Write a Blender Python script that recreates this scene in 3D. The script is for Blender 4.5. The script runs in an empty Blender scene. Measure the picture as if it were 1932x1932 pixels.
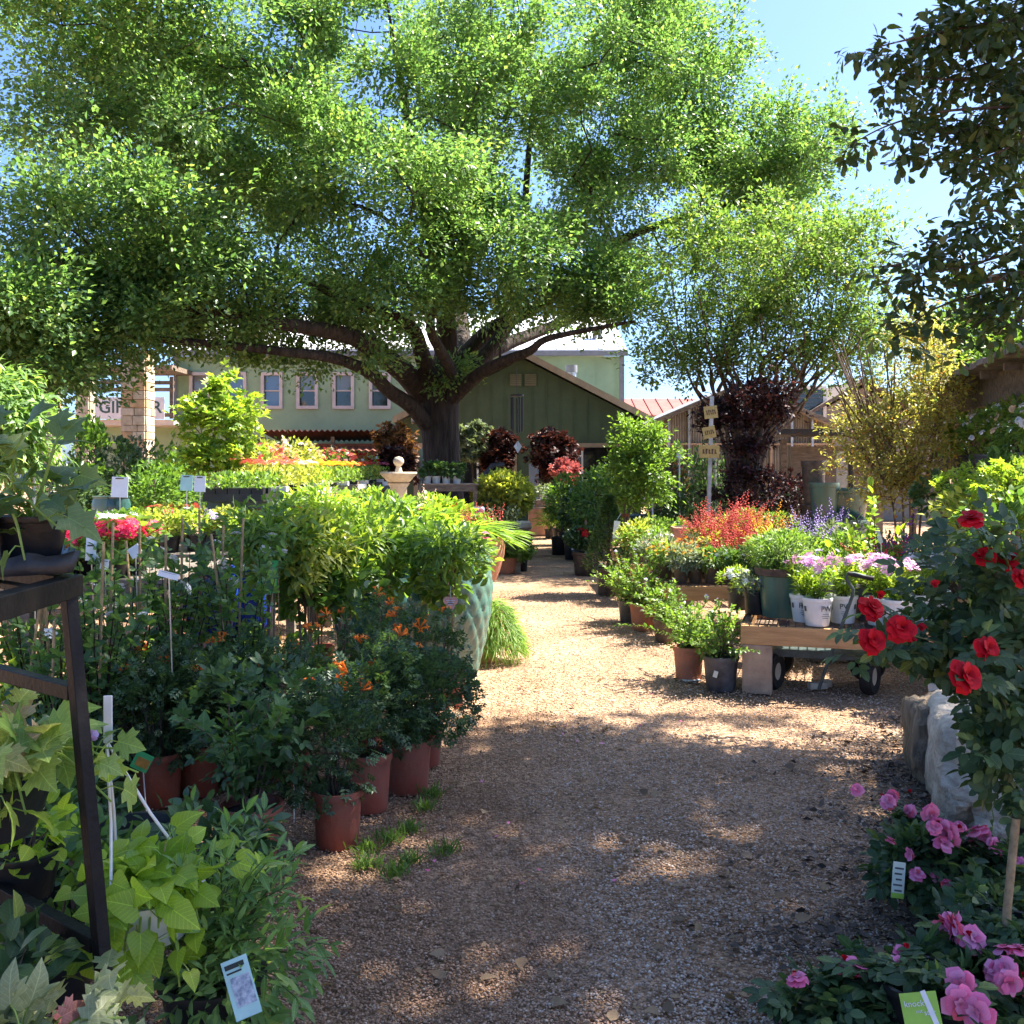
import bpy, math, random
import numpy as np
from mathutils import Vector, Matrix, noise as mnoise
sc = bpy.context.scene
COL = sc.collection
R = math.radians
# ---------------------------------------------------------------- camera, sky, sun, exposure
HC = 1.55                                   # eye height
cam = bpy.data.cameras.new('camera'); cam.lens = 36; cam.sensor_width = 36
cam.shift_y = -0.0419; cam.clip_end = 600; cam.clip_start = 0.05
co = bpy.data.objects.new('camera', cam); COL.objects.link(co)
co.location = (0, 0, HC); co.rotation_euler = (R(90), 0, 0); sc.camera = co
w = bpy.data.worlds.new('World'); sc.world = w; w.use_nodes = True
SUN = Vector((0.62, 0.24, 1.0)).normalized()
ELEV = math.asin(SUN.z); AZ = math.atan2(SUN.x, SUN.y)
nt = w.node_tree; bg = nt.nodes['Background']
sky = nt.nodes.new('ShaderNodeTexSky'); sky.sky_type = 'NISHITA'; sky.sun_disc = False
sky.sun_elevation = ELEV; sky.sun_rotation = AZ; sky.air_density = 0.7; sky.dust_density = 1.8; sky.ozone_density = 10.0
nt.links.new(sky.outputs[0], bg.inputs[0]); bg.inputs[1].default_value = 0.061
sl = bpy.data.lights.new('sun', 'SUN'); sl.energy = 3.4; sl.angle = R(0.53); sl.color = (1, .93, .82)
so = bpy.data.objects.new('sun', sl); COL.objects.link(so); so.rotation_euler = SUN.to_track_quat('Z', 'Y').to_euler()
so.location = (20, 10, 40)
sc.view_settings.view_transform = 'Standard'; sc.view_settings.look = 'None'
sc.view_settings.exposure = 2.8; sc.view_settings.gamma = 1
sc.cycles.max_bounces = 8; sc.cycles.transparent_max_bounces = 8
# ---------------------------------------------------------------- helpers
PX = 1932.0
def P(x, y, d):                             # a direction seen in the photograph, taken out to distance d
    return Vector(((x-966)/PX*d, d, HC-(y-885)/PX*d))
def G(x, y):                                # the spot on the ground seen there
    d = HC*PX/(y-885); return Vector(((x-966)/PX*d, d, 0))
def AX(x, d): return (x-966)/PX*d
def AZ_(y, d): return HC-(y-885)/PX*d

def rig(me, parent=None, name=None, loc=None):
    o = bpy.data.objects.new(name or me.name, me); COL.objects.link(o)
    if parent is not None: o.parent = parent
    if loc is not None: o.location = loc
    return o
def tag(o, label, cat, group=None, kind=None):
    if label: o['label'] = label
    if cat: o['category'] = cat
    if group: o['group'] = group
    if kind: o['kind'] = kind
    return o
def thing(name, label, cat, loc=(0, 0, 0), rz=0, group=None):
    o = bpy.data.objects.new(name, None); COL.objects.link(o)
    o.location = loc; o.rotation_euler = (0, 0, rz); o.empty_display_size = .1
    return tag(o, label, cat, group)
def dup(root, loc, rz=0, label=None, group=None, s=1.0):
    r = root.copy(); COL.objects.link(r); r.location = loc; r.rotation_euler = (0, 0, rz)
    r.scale = (s, s, s*1.0)
    if label: r['label'] = label
    if group: r['group'] = group
    for ch in KIDS(root):
        c = ch.copy(); COL.objects.link(c); c.parent = r
        for g in KIDS(ch):
            d = g.copy(); COL.objects.link(d); d.parent = c
    return r
def KIDS(o): return [c for c in COL.objects if c.parent == o] if False else list(o.children)

class MB:
    def __init__(s): s.v = []; s.f = []; s.m = []
    def add(s, vs, fs, mi=0):
        b = len(s.v); s.v += [tuple(v) for v in vs]; s.f += [tuple(i+b for i in f) for f in fs]; s.m += [mi]*len(fs); return s
    def box(s, c, d, rz=0, mi=0):
        x, y, z = d[0]/2, d[1]/2, d[2]/2; cs, sn = math.cos(rz), math.sin(rz)
        vs = [(c[0]+a*cs-b*sn, c[1]+a*sn+b*cs, c[2]+e) for a, b, e in
              ((-x,-y,-z),(x,-y,-z),(x,y,-z),(-x,y,-z),(-x,-y,z),(x,-y,z),(x,y,z),(-x,y,z))]
        return s.add(vs, [(3,2,1,0),(4,5,6,7),(0,1,5,4),(1,2,6,5),(2,3,7,6),(3,0,4,7)], mi)
    def beam(s, a, b, w, h, mi=0):          # bar of section w x h between two points (their axis)
        a, b = Vector(a), Vector(b); t = (b-a).normalized()
        u = t.cross(Vector((0,0,1)))
        if u.length < 1e-4: u = Vector((1,0,0))
        u.normalize(); n = u.cross(t); u *= w/2; n *= h/2
        vs = [a-u-n, a+u-n, a+u+n, a-u+n, b-u-n, b+u-n, b+u+n, b-u+n]
        return s.add(vs, [(3,2,1,0),(4,5,6,7),(0,1,5,4),(1,2,6,5),(2,3,7,6),(3,0,4,7)], mi)
    def tube(s, pts, rs, n=6, mi=0, cap=True):
        pts = [Vector(p) for p in pts]
        if not hasattr(rs, '__len__'): rs = [rs]*len(pts)
        vs = []; ref = None
        for i, p in enumerate(pts):
            t = (pts[min(i+1, len(pts)-1)]-pts[max(i-1, 0)])
            t = t.normalized() if t.length > 1e-9 else Vector((0,0,1))
            if ref is None: ref = t.orthogonal().normalized()
            ref = ref-t*ref.dot(t)
            ref = ref.normalized() if ref.length > 1e-6 else t.orthogonal().normalized()
            b = t.cross(ref)
            for k in range(n):
                a = 2*math.pi*k/n; vs.append(p+(ref*math.cos(a)+b*math.sin(a))*rs[i])
        fs = [(i*n+k, i*n+(k+1) % n, (i+1)*n+(k+1) % n, (i+1)*n+k) for i in range(len(pts)-1) for k in range(n)]
        if cap: fs += [tuple(range(n-1, -1, -1)), tuple((len(pts)-1)*n+k for k in range(n))]
        return s.add(vs, fs, mi)
    def lathe(s, prof, n=20, o=(0,0,0), mi=0, closed=False):
        vs = [(o[0]+r*math.cos(2*math.pi*k/n), o[1]+r*math.sin(2*math.pi*k/n), o[2]+z) for r, z in prof for k in range(n)]
        m = len(prof)
        fs = [(i*n+k, i*n+(k+1) % n, (i+1)*n+(k+1) % n, (i+1)*n+k) for i in range(m-1) for k in range(n)]
        return s.add(vs, fs, mi)
    def prism(s, pts, off, mi=0):           # a polygon pushed along off
        n = len(pts); off = Vector(off); pts = [Vector(p) for p in pts]
        vs = pts+[p+off for p in pts]
        return s.add(vs, [tuple(range(n))[::-1], tuple(range(n, 2*n))]+[(i, (i+1) % n, n+(i+1) % n, n+i) for i in range(n)], mi)
    def obj(s, name, mats, parent=None, smooth=False, bevel=0, loc=None, kind=None):
        me = bpy.data.meshes.new(name); me.from_pydata(s.v, [], s.f)
        for m in (mats if isinstance(mats, (list, tuple)) else [mats]): me.materials.append(m)
        if len(me.materials) > 1: me.polygons.foreach_set('material_index', s.m)
        me.validate(); me.update()
        if smooth:
            me.polygons.foreach_set('use_smooth', [True]*len(me.polygons)); me.set_sharp_from_angle(angle=.75)
        o = rig(me, parent, name, loc)
        if bevel:
            b = o.modifiers.new('bevel', 'BEVEL'); b.width = bevel; b.segments = 2; b.limit_method = 'ANGLE'
        if kind: o['kind'] = kind
        return o
# ---------------------------------------------------------------- materials
def _n(t, k, **kw):
    n = t.nodes.new(k)
    for a, b in kw.items(): setattr(n, a, b)
    return n
def mat(name, col, rough=.6, var=.18, scale=6, bump=0., bscale=60, bdist=.02, metal=0., spec=.4, col2=None, stretch=(1,1,1), obj_var=.0):
    m = bpy.data.materials.new(name); m.use_nodes = True; t = m.node_tree; L = t.links.new
    b = t.nodes['Principled BSDF']; b.inputs['Roughness'].default_value = rough; b.inputs['Metallic'].default_value = metal
    b.inputs['Specular IOR Level'].default_value = spec
    tc = _n(t, 'ShaderNodeTexCoord'); mp = _n(t, 'ShaderNodeMapping'); mp.inputs['Scale'].default_value = stretch
    L(tc.outputs['Object'], mp.inputs[0])
    ns = _n(t, 'ShaderNodeTexNoise'); ns.inputs['Scale'].default_value = scale; ns.inputs['Detail'].default_value = 6; ns.inputs['Roughness'].default_value = .65
    L(mp.outputs[0], ns.inputs['Vector'])
    r = _n(t, 'ShaderNodeValToRGB'); e = r.color_ramp.elements
    c2 = col2 or tuple(c*(1-2*var) for c in col)
    e[0].position = .35; e[1].position = .65
    e[0].color = (*c2, 1); e[1].color = (*[min(c*(1+var*.5), 1) for c in col], 1)
    L(ns.outputs[0], r.inputs[0]); out = r.outputs[0]
    if obj_var:
        oi = _n(t, 'ShaderNodeObjectInfo'); hs = _n(t, 'ShaderNodeHueSaturation'); mr = _n(t, 'ShaderNodeMapRange')
        mr.inputs[3].default_value = 1-obj_var; mr.inputs[4].default_value = 1+obj_var
        L(oi.outputs['Random'], mr.inputs[0]); L(mr.outputs[0], hs.inputs['Value']); L(out, hs.inputs['Color']); out = hs.outputs[0]
    L(out, b.inputs['Base Color'])
    if bump:
        n2 = _n(t, 'ShaderNodeTexNoise'); n2.inputs['Scale'].default_value = bscale; n2.inputs['Detail'].default_value = 4
        L(mp.outputs[0], n2.inputs['Vector'])
        bp = _n(t, 'ShaderNodeBump'); bp.inputs['Strength'].default_value = bump; bp.inputs['Distance'].default_value = bdist
        L(n2.outputs[0], bp.inputs['Height']); L(bp.outputs[0], b.inputs['Normal'])
    return m
def leafm(name, col, col2=None, trans=.4, rough=.5, tcol=None, spec=.35, tip=None):
    """leaf: colour runs from col to col2 leaf by leaf, part of the light passes through"""
    m = bpy.data.materials.new(name); m.use_nodes = True; t = m.node_tree; L = t.links.new
    b = t.nodes['Principled BSDF']; b.inputs['Roughness'].default_value = rough; b.inputs['Specular IOR Level'].default_value = spec
    ge = _n(t, 'ShaderNodeNewGeometry'); oi = _n(t, 'ShaderNodeObjectInfo')
    ad = _n(t, 'ShaderNodeMath', operation='ADD'); fr = _n(t, 'ShaderNodeMath', operation='FRACT')
    L(ge.outputs['Random Per Island'], ad.inputs[0]); L(oi.outputs['Random'], ad.inputs[1]); L(ad.outputs[0], fr.inputs[0])
    r = _n(t, 'ShaderNodeValToRGB'); e = r.color_ramp.elements
    c2 = col2 or tuple(c*.55 for c in col)
    e[0].color = (*c2, 1); e[1].color = (*col, 1); e[0].position = .05; e[1].position = .9
    if tip:
        x = e.new(.97); x.color = (*tip, 1)
    L(fr.outputs[0], r.inputs[0])
    ns = _n(t, 'ShaderNodeTexNoise'); ns.inputs['Scale'].default_value = 45; ns.inputs['Detail'].default_value = 3
    tc = _n(t, 'ShaderNodeTexCoord'); L(tc.outputs['Object'], ns.inputs['Vector'])
    mx = _n(t, 'ShaderNodeHueSaturation'); mr = _n(t, 'ShaderNodeMapRange'); mr.inputs[3].default_value = .7; mr.inputs[4].default_value = 1.3
    L(ns.outputs[0], mr.inputs[0]); L(mr.outputs[0], mx.inputs['Value']); L(r.outputs[0], mx.inputs['Color'])
    L(mx.outputs[0], b.inputs['Base Color'])
    tr = _n(t, 'ShaderNodeBsdfTranslucent'); g = _n(t, 'ShaderNodeMix', data_type='RGBA', blend_type='MULTIPLY')
    g.inputs['Factor'].default_value = 1; L(mx.outputs[0], g.inputs['A']); g.inputs['B'].default_value = (*(tcol or (2.1, 2.1, .9)), 1)
    L(g.outputs['Result'], tr.inputs['Color'])
    ms = _n(t, 'ShaderNodeMixShader'); ms.inputs[0].default_value = trans
    L(b.outputs[0], ms.inputs[1]); L(tr.outputs[0], ms.inputs[2]); L(ms.outputs[0], t.nodes['Material Output'].inputs[0])
    return m
M = {}
def defm(k, *a, **kw): M[k] = mat(k, *a, **kw)
def defl(k, *a, **kw): M[k] = leafm(k, *a, **kw)
defm('red_plastic', (.26,.055,.032), .48, .25, 3.5, .25, 30, obj_var=.2, col2=(.25,.10,.07))
defm('terracotta', (.42,.15,.08), .8, .2, 6, .3, 50, obj_var=.15, col2=(.30,.15,.10))
defm('salmon_clay', (.55,.26,.16), .7, .15, 6, .15, 60)
defm('brown_plastic', (.085,.06,.045), .5, .3, 14, .1, 40, obj_var=.25)
defm('black_plastic', (.018,.018,.02), .4, .3, 9, .1, 40, obj_var=.3)
defm('grey_plastic', (.09,.09,.095), .5, .3, 9, .1, 40)
defm('white_plastic', (.72,.71,.68), .45, .06, 9)
defm('card_white', (.74,.78,.78), .5, .05, 9)
defm('card_teal', (.42,.66,.62), .45, .08, 9)
defm('card_lime', (.3,.5,.06), .45, .08, 9)
defm('card_pale', (.62,.64,.52), .5, .06, 9)
defm('card_green', (.08,.45,.13), .45, .1, 30)
defm('card_salmon', (.7,.33,.24), .5, .06, 9)
defm('ink', (.03,.04,.035), .6, .1)
defm('card_photo', (.10,.14,.2), .5, .6, 60, col2=(.55,.6,.66))
defm('card_orange', (.6,.25,.04), .5, .2, 30)
defm('soil', (.045,.03,.02), .95, .4, 40, .8, 90)
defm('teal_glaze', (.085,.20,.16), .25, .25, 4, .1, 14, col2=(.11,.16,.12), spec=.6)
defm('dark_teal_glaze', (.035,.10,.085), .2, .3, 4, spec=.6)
defm('green_glaze', (.055,.13,.105), .35, .3, 5, .1, 20, col2=(.09,.12,.08), stretch=(3,3,.6), spec=.5)
defm('pot_rim_clay', (.13,.075,.05), .7, .3, 10, .2, 60)
defm('cobalt_glaze', (.012,.045,.30), .18, .3, 4, spec=.6)
defm('blue_tub', (.08,.16,.22), .5, .2, 5)
defm('pine', (.50,.29,.12), .65, .2, 3, .25, 30, stretch=(1,9,9), col2=(.36,.18,.07))
defm('grey_wood', (.2,.165,.13), .8, .25, 4, .4, 40, stretch=(1.5,8,8), obj_var=.2)
defm('old_wood', (.2,.145,.1), .85, .3, 3, .5, 40, stretch=(1.2,7,7), obj_var=.25)
defm('shingle_wood', (.19,.16,.145), .85, .35, 5, .6, 40, obj_var=.3, col2=(.09,.075,.07))
defm('bamboo', (.38,.26,.13), .55, .25, 20, .2, 60, obj_var=.25)
defm('bark', (.052,.038,.03), .95, .4, 5, 1., 8, bdist=.09, stretch=(2.2,2.2,.35), col2=(.018,.013,.01))
defm('pale_bark', (.2,.14,.1), .9, .3, 8, .5, 30, stretch=(2,2,.5))
defm('twig', (.09,.065,.045), .9, .3, 20)
defm('green_stem', (.09,.12,.04), .7, .3, 20)
defm('black_steel', (.005,.005,.0055), .5, .4, 12, .15, 50, spec=.15, col2=(.012,.010,.009))
defm('grey_steel', (.10,.12,.13), .45, .2, 8, .05, 40, metal=.2)
defm('galvanised', (.45,.48,.5), .35, .2, 8, metal=.7)
defm('green_steel', (.06,.085,.08), .45, .3, 12)
defm('wire', (.05,.05,.05), .5, .2, metal=.3)
defm('rubber', (.02,.017,.015), .8, .3, 14)
defm('concrete', (.42,.30,.20), .9, .2, 5, .3, 50, col2=(.26,.18,.12))
defm('limestone', (.62,.51,.38), .85, .25, 5, 1., 22, bdist=.03, col2=(.36,.28,.2))
defm('pale_stone', (.70,.63,.54), .8, .18, 6, .9, 20, bdist=.03, col2=(.42,.40,.37))
defm('brown_stone', (.27,.20,.13), .9, .3, 6, 1., 14, bdist=.04, stretch=(2,2,.6), col2=(.1,.075,.05))
defm('white_gravel', (.62,.66,.72), .8, .3, 60, .8, 70, col2=(.25,.27,.3))
defm('cast_stone', (.55,.46,.34), .85, .15, 6, .2, 40)
defm('dark_green_paint', (.06,.09,.05), .7, .1, 2, .08, 30)
defm('light_green_paint', (.30,.40,.235), .7, .08, 1.2, .06, 30)
defm('tan_trim', (.30,.23,.16), .7, .1, 4)
defm('pink_trim', (.60,.50,.44), .7, .06, 4)
defm('gutter_grey', (.2,.2,.21), .5, .1, 4)
defm('white_roof', (.80,.80,.80), .4, .03, 2)
defm('red_roof', (.34,.10,.07), .5, .15, 3, obj_var=.05)
defm('awning_red', (.16,.045,.03), .55, .25, 4)
defm('awning_sunlit', (.27,.09,.055), .6, .2, 6)  # lighter red of the lower sheet: sunlight put into the colour
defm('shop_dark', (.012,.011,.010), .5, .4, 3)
defm('poly_sheet', (.30,.27,.22), .35, .2, 1.5, spec=.5)
defm('house_wall', (.32,.27,.22), .8, .15, 3)
defm('house_roof', (.16,.12,.10), .9, .25, 6, .4, 30)
defm('white_paint', (.72,.71,.68), .5, .05)
defm('rust_panel', (.24,.065,.025), .7, .3, 7, .2, 40, col2=(.12,.03,.015))
defm('sign_yellow', (.46,.36,.13), .6, .12, 14)
defm('sign_white', (.7,.66,.66), .6, .06, 3)
defm('sign_ink', (.045,.10,.085), .6, .1)
defm('terry_tile', (.5,.22,.13), .8, .2, 6)
defm('iron_dark', (.02,.02,.02), .35, .2, metal=.3)
defm('blue_sheet', (.16,.20,.26), .6, .1, 3)
def glass(k, col, rough=.05):
    m = bpy.data.materials.new(k); m.use_nodes = True; b = m.node_tree.nodes['Principled BSDF']
    b.inputs['Base Color'].default_value = (*col, 1); b.inputs['Roughness'].default_value = rough; b.inputs['Specular IOR Level'].default_value = .9
    M[k] = m
glass('dark_glass', (.012,.014,.016)); glass('blind_glass', (.16,.17,.17), .12); glass('sky_reflection_glass', (.10,.16,.26))  # the blue panes have the reflected sky painted into their base colour
m = bpy.data.materials.new('lamp_glow'); m.use_nodes = True; b = m.node_tree.nodes['Principled BSDF']
b.inputs['Emission Color'].default_value = (1, .62, .22, 1); b.inputs['Emission Strength'].default_value = 2.2; M['lamp_glow'] = m
# leaves and petals
defl('oak_leaf', (.165,.27,.085), (.055,.125,.045), .44, .34, tcol=(1.9,1.95,1.0), spec=.4, tip=(.23,.30,.085))
defl('myrtle_leaf', (.15,.24,.065), (.055,.11,.035), .42, tip=(.24,.26,.08))
defl('magnolia_leaf', (.070,.110,.036), (.028,.052,.02), .3, .36, tcol=(1.8,2.0,.7), tip=(.12,.13,.04))
defl('back_leaf', (.12,.20,.045), (.05,.10,.03), .35)
defl('lime_leaf', (.29,.38,.05), (.10,.19,.03), .42, .4)
defl('gold_leaf', (.36,.38,.08), (.17,.22,.05), .42, .45)
defl('bronze_leaf', (.34,.34,.11), (.17,.16,.06), .42, .45, tip=(.34,.16,.06))
defl('mid_leaf', (.13,.23,.045), (.05,.11,.025), .37, .4)
defl('fresh_leaf', (.17,.27,.05), (.07,.14,.03), .38, .38)
defl('dark_leaf', (.085,.155,.05), (.035,.07,.027), .32, .4)
defl('deep_leaf', (.07,.125,.05), (.028,.058,.026), .28, .36)
defl('bramble_leaf', (.11,.20,.06), (.04,.09,.035), .38, .45)
defl('rose_leaf', (.080,.135,.05), (.032,.065,.028), .28, .45, tip=(.18,.22,.06))
defl('grey_leaf', (.20,.24,.16), (.10,.14,.09), .25, .6)
defl('silver_leaf', (.36,.40,.38), (.2,.24,.23), .2, .6)
defl('plum_leaf', (.040,.017,.018), (.015,.008,.009), .22, .45, tcol=(2.0,1.2,.9), tip=(.16,.06,.06))
defl('rosy_leaf', (.42,.13,.13), (.25,.07,.06), .3, .4, tcol=(1.5,1.1,1))
defl('maroon_leaf', (.065,.025,.022), (.025,.012,.011), .22, .45, tcol=(2.0,1.2,.9), tip=(.22,.10,.07))
defl('rust_leaf', (.20,.09,.045), (.09,.05,.03), .35)
defl('vine_lime', (.36,.46,.05), (.22,.33,.04), .45, .4)
defl('vine_green', (.14,.21,.06), (.06,.11,.035), .3, .45, tip=(.30,.33,.10))
defl('vine_pale', (.36,.44,.12), (.16,.26,.06), .4, .45, tip=(.45,.33,.22))
defl('variegated', (.34,.36,.20), (.12,.16,.07), .3, .45, tip=(.40,.14,.14))
defl('willow_leaf', (.17,.28,.085), (.09,.17,.055), .4, .45, tip=(.28,.36,.11))
defl('fern_leaf', (.20,.32,.05), (.09,.18,.03), .4)
defl('grass_blade', (.13,.22,.04), (.07,.13,.03), .35)
defl('dead_leaf', (.30,.20,.11), (.13,.085,.05), .15, .7)
defl('red_petal', (.50,.006,.014), (.34,.003,.012), .2, .6, tcol=(1.5,1.0,1.0), spec=.15)
defl('pink_petal', (.80,.15,.30), (.76,.30,.45), .22, .6, tcol=(1.2,1.05,1.05), spec=.2, tip=(.78,.12,.16))
defl('geranium_petal', (.72,.02,.10), (.60,.02,.06), .25, .5, tcol=(1.4,1.2,1.2))
defl('orange_petal', (.80,.24,.02), (.70,.15,.02), .3, .5, tcol=(1.2,1.2,1))
defl('yellow_petal', (.80,.47,.03), (.80,.36,.02), .3, .5, tcol=(1.1,1.1,1))
defl('coral_petal', (.62,.12,.09), (.52,.07,.06), .3, .5, tcol=(1.3,1.2,1.1))
defl('white_petal', (.80,.80,.78), (.66,.68,.70), .25, .5, tcol=(1,1,1))
defl('peach_petal', (.75,.48,.30), (.7,.58,.42), .25, .5, tcol=(1.1,1.1,1))
defl('mauve_petal', (.66,.26,.55), (.72,.42,.62), .25, .5, tcol=(1.1,1.1,1.1))
defl('purple_petal', (.20,.05,.42), (.30,.10,.5), .25, .5, tcol=(1.2,1.1,1.2))
defl('lilac_petal', (.42,.30,.62), (.5,.42,.7), .25, .5, tcol=(1.1,1.1,1.1))
# ---------------------------------------------------------------- leaf shapes (x across, y along, z up), length 1
def T_strip(ws, ys, fold=.25, droop=.18):
    V = [(0, 0, 0)]; F = []
    for wd, y in zip(ws, ys):
        z = -droop*y*y; V += [(-wd, y, z+fold*wd), (0, y, z), (wd, y, z+fold*wd)]
    V.append((0, 1, -droop)); n = len(ws)
    F += [(0, 2, 1), (0, 3, 2)]
    for i in range(n-1):
        a = 1+3*i; b = a+3
        F += [(a, a+1, b+1), (a, b+1, b), (a+1, a+2, b+2), (a+1, b+2, b+1)]
    a = 1+3*(n-1); F += [(a, a+1, len(V)-1), (a+1, a+2, len(V)-1)]
    return np.array(V, float), np.array(F, int)
def T_outline(pts, cup=.12, cy=.35):
    """lobed leaf as a fan round a sunken midrib point; pts: right half from the base to the tip"""
    half = pts; o = half+[(-x, y) for x, y in half[::-1] if abs(x) > 1e-6]; n = len(o)
    zz = lambda x, y: cup*abs(x)*1.2-.30*y*y+.10*abs(math.sin(7*x+3*y))*abs(x)
    V = [(0, cy, -.03)]+[(x*.55, cy+(y-cy)*.55, zz(x*.55, cy+(y-cy)*.55)+.03*(i % 2)) for i, (x, y) in enumerate(o)]+[(x, y, zz(x, y)-.10*(x*x+.3*max(y, 0)**3)) for x, y in o]
    F = [(0, 1+i, 1+(i+1) % n) for i in range(n)]
    for i in range(n):
        a, b, c, d = 1+i, 1+(i+1) % n, 1+n+i, 1+n+(i+1) % n; F += [(a, c, d), (a, d, b)]
    return np.array(V, float), np.array(F, int)
def T_merge(parts):
    V = []; F = []; b = 0
    for v, f in parts: V.append(v); F.append(f+b); b += len(v)
    return np.concatenate(V), np.concatenate(F)
def T_place(t, o, ang, s, lift=0.):
    v, f = t; c, sn = math.cos(ang), math.sin(ang); w = v*s
    x = w[:, 0]*c+w[:, 1]*sn; y = -w[:, 0]*sn+w[:, 1]*c
    return np.stack([x+o[0], y+o[1], w[:, 2]+o[2]+lift*w[:, 1]], 1), f
TD = (np.array([(0,0,0),(-.26,.45,.07),(0,1,-.1),(.26,.45,.07)], float), np.array([(0,3,2),(0,2,1)], int))
TS = {'diamond': TD,
      'lance': T_strip((.11,.15,.09), (.25,.5,.8), .3, .25),
      'oval': T_strip((.22,.30,.2), (.2,.5,.8), .25, .2),
      'round': T_strip((.34,.42,.27), (.18,.5,.82), .2, .15),
      'oblan': T_strip((.10,.19,.16), (.3,.62,.86), .2, .15),
      'heart': T_outline([(0,.05),(.22,-.08),(.42,.05),(.46,.28),(.3,.62),(0,1)]),
      'lobed': T_outline([(0,.02),(.2,-.12),(.52,-.02),(.33,.24),(.62,.42),(.27,.52),(.18,.66),(0,1)]),
      'maple': T_outline([(0,0),(.16,-.1),(.45,-.02),(.3,.16),(.62,.3),(.5,.42),(.56,.58),(.3,.5),(.22,.7),(0,1)]),
      'blade': T_strip((.028,.03,.02), (.3,.6,.85), .3, .55),
      'needle': (np.array([(-.05,0,0),(.05,0,0),(0,1,-.05)], float), np.array([(0,1,2)], int))}
TS['bramble'] = T_merge([T_place(TS['oval'], (0,.25,0), 0, .75), T_place(TS['oval'], (0,.2,0), 1.15, .6), T_place(TS['oval'], (0,.2,0), -1.15, .6)])
TS['pinnate'] = T_merge([T_place(TD, (0,.62,0), 0, .42)]+[T_place(TD, (0,y,0), a, .38) for y in (.22,.45,.65) for a in (1.1,-1.1)])
TS['roseleaf'] = T_merge([T_place(TS['oval'], (0,.45,0), 0, .55)]+[T_place(TS['oval'], (0,y,0), a, .42) for y in (.14,.4) for a in (1.2,-1.2)])
TS['tri'] = T_merge([T_place(TD, (0,0,0), a, 1) for a in (0,.9,-.9)])
TS['tuft'] = T_merge([T_place(TD, (0,0,0), a, s, l) for a, s, l in ((0,1,.3),(1.3,.8,.2),(-1.3,.8,.4),(2.6,.7,.5),(-2.6,.7,.3))])
TS['palm'] = T_merge([T_place(TS['blade'], (0,0,0), a, 1) for a in np.linspace(-1.3,1.3,9)])
TS['flower5'] = T_merge([T_place(TS['diamond'], (0,0,.1), a, .55, .25) for a in np.arange(5)*1.2566])
_o = np.array([(1,0,0),(-1,0,0),(0,1,0),(0,-1,0),(0,0,1),(0,0,-1)], float)*.5
_f = np.array([(0,2,4),(2,1,4),(1,3,4),(3,0,4),(2,0,5),(1,2,5),(3,1,5),(0,3,5)], int)
TS['dot'] = (_o, _f)
def _spike():
    r = np.random.default_rng(5); ps = []
    for i in range(14):
        y = i/14; a = i*2.4; q = .11*(1-y*.8)
        ps.append((_o*(.12*(1-.5*y))+np.array([math.cos(a)*q, y, math.sin(a)*q]), _f))
    return T_merge(ps)
TS['spike'] = _spike()
def _cluster():
    ps = []
    for i in range(13):
        a = i*2.4; q = math.sqrt(i/13)*.5
        v, f = T_place(TS['flower5'], (0,0,0), a, .36); v = v+np.array([math.cos(a)*q, math.sin(a)*q, .3*(1-q*q*3)]); ps.append((v, f))
    return T_merge(ps)
TS['cluster'] = _cluster()
def _trumpets():
    ps = []
    for i in range(5):
        a = i*1.257+.3; d = Vector((math.cos(a)*.7, math.sin(a)*.7, .7)).normalized()
        mb = MB(); mb.tube([(0,0,0), d*.5, d*.8], [.05,.08,.12], 5, cap=False)
        for k in range(4):
            b = k*1.57; u = d.orthogonal().normalized(); q = u*math.cos(b)+d.cross(u)*math.sin(b)
            s = d.cross(q); p = d*.78
            mb.add([p+q*.08-s*.08, p+q*.08+s*.08, p+q*.34+d*.02], [(0,1,2)])
        F = []
        for f in mb.f: F += [(f[0], f[j], f[j+1]) for j in range(1, len(f)-1)]
        ps.append((np.array(mb.v), np.array(F, int)))
    return T_merge(ps)
TS['trumpet'] = _trumpets()
def _rose(rings, seed):
    r = np.random.default_rng(seed); ps = []
    for n, tilt, ln, wd, z0 in rings:
        a0 = r.random()*6
        for k in range(n):
            a = a0+2*math.pi*k/n+r.normal(0,.12); tl = tilt+r.normal(0,.09); L_ = ln*(1+r.normal(0,.08))
            V = []
            for j, v in enumerate((0,.4,.8,1.0)):
                for i, u in enumerate((-1,0,1)):
                    th = tl+v*v*.45; rad = math.sin(th)*v*L_; z = math.cos(th)*v*L_+z0
                    wv = wd*(.25+1.1*v-.75*v**4)*u; cup = .22*wd*(u*u)*(1-.5*v)
                    rr = rad-cup*math.cos(tl)+(.04*r.normal() if v > .7 else 0); zz = z+cup*math.sin(tl)
                    V.append((rr*math.cos(a)-wv*math.sin(a), rr*math.sin(a)+wv*math.cos(a), zz))
            F = []
            for j in range(3):
                for i in range(2):
                    q = j*3+i; F += [(q, q+1, q+4), (q, q+4, q+3)]
            ps.append((np.array(V), np.array(F, int)))
    return T_merge(ps)
TS['rose'] = _rose([(3,.15,.42,.22,.02),(4,.5,.5,.3,0),(5,.95,.56,.36,-.02),(6,1.35,.58,.38,-.05)], 2)
TS['rose_open'] = _rose([(3,.45,.3,.2,.05),(4,.95,.5,.36,0),(5,1.4,.58,.4,-.03)], 4)
TS['bud'] = _rose([(3,.05,.5,.2,0),(3,.15,.5,.24,0)], 6)

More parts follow.
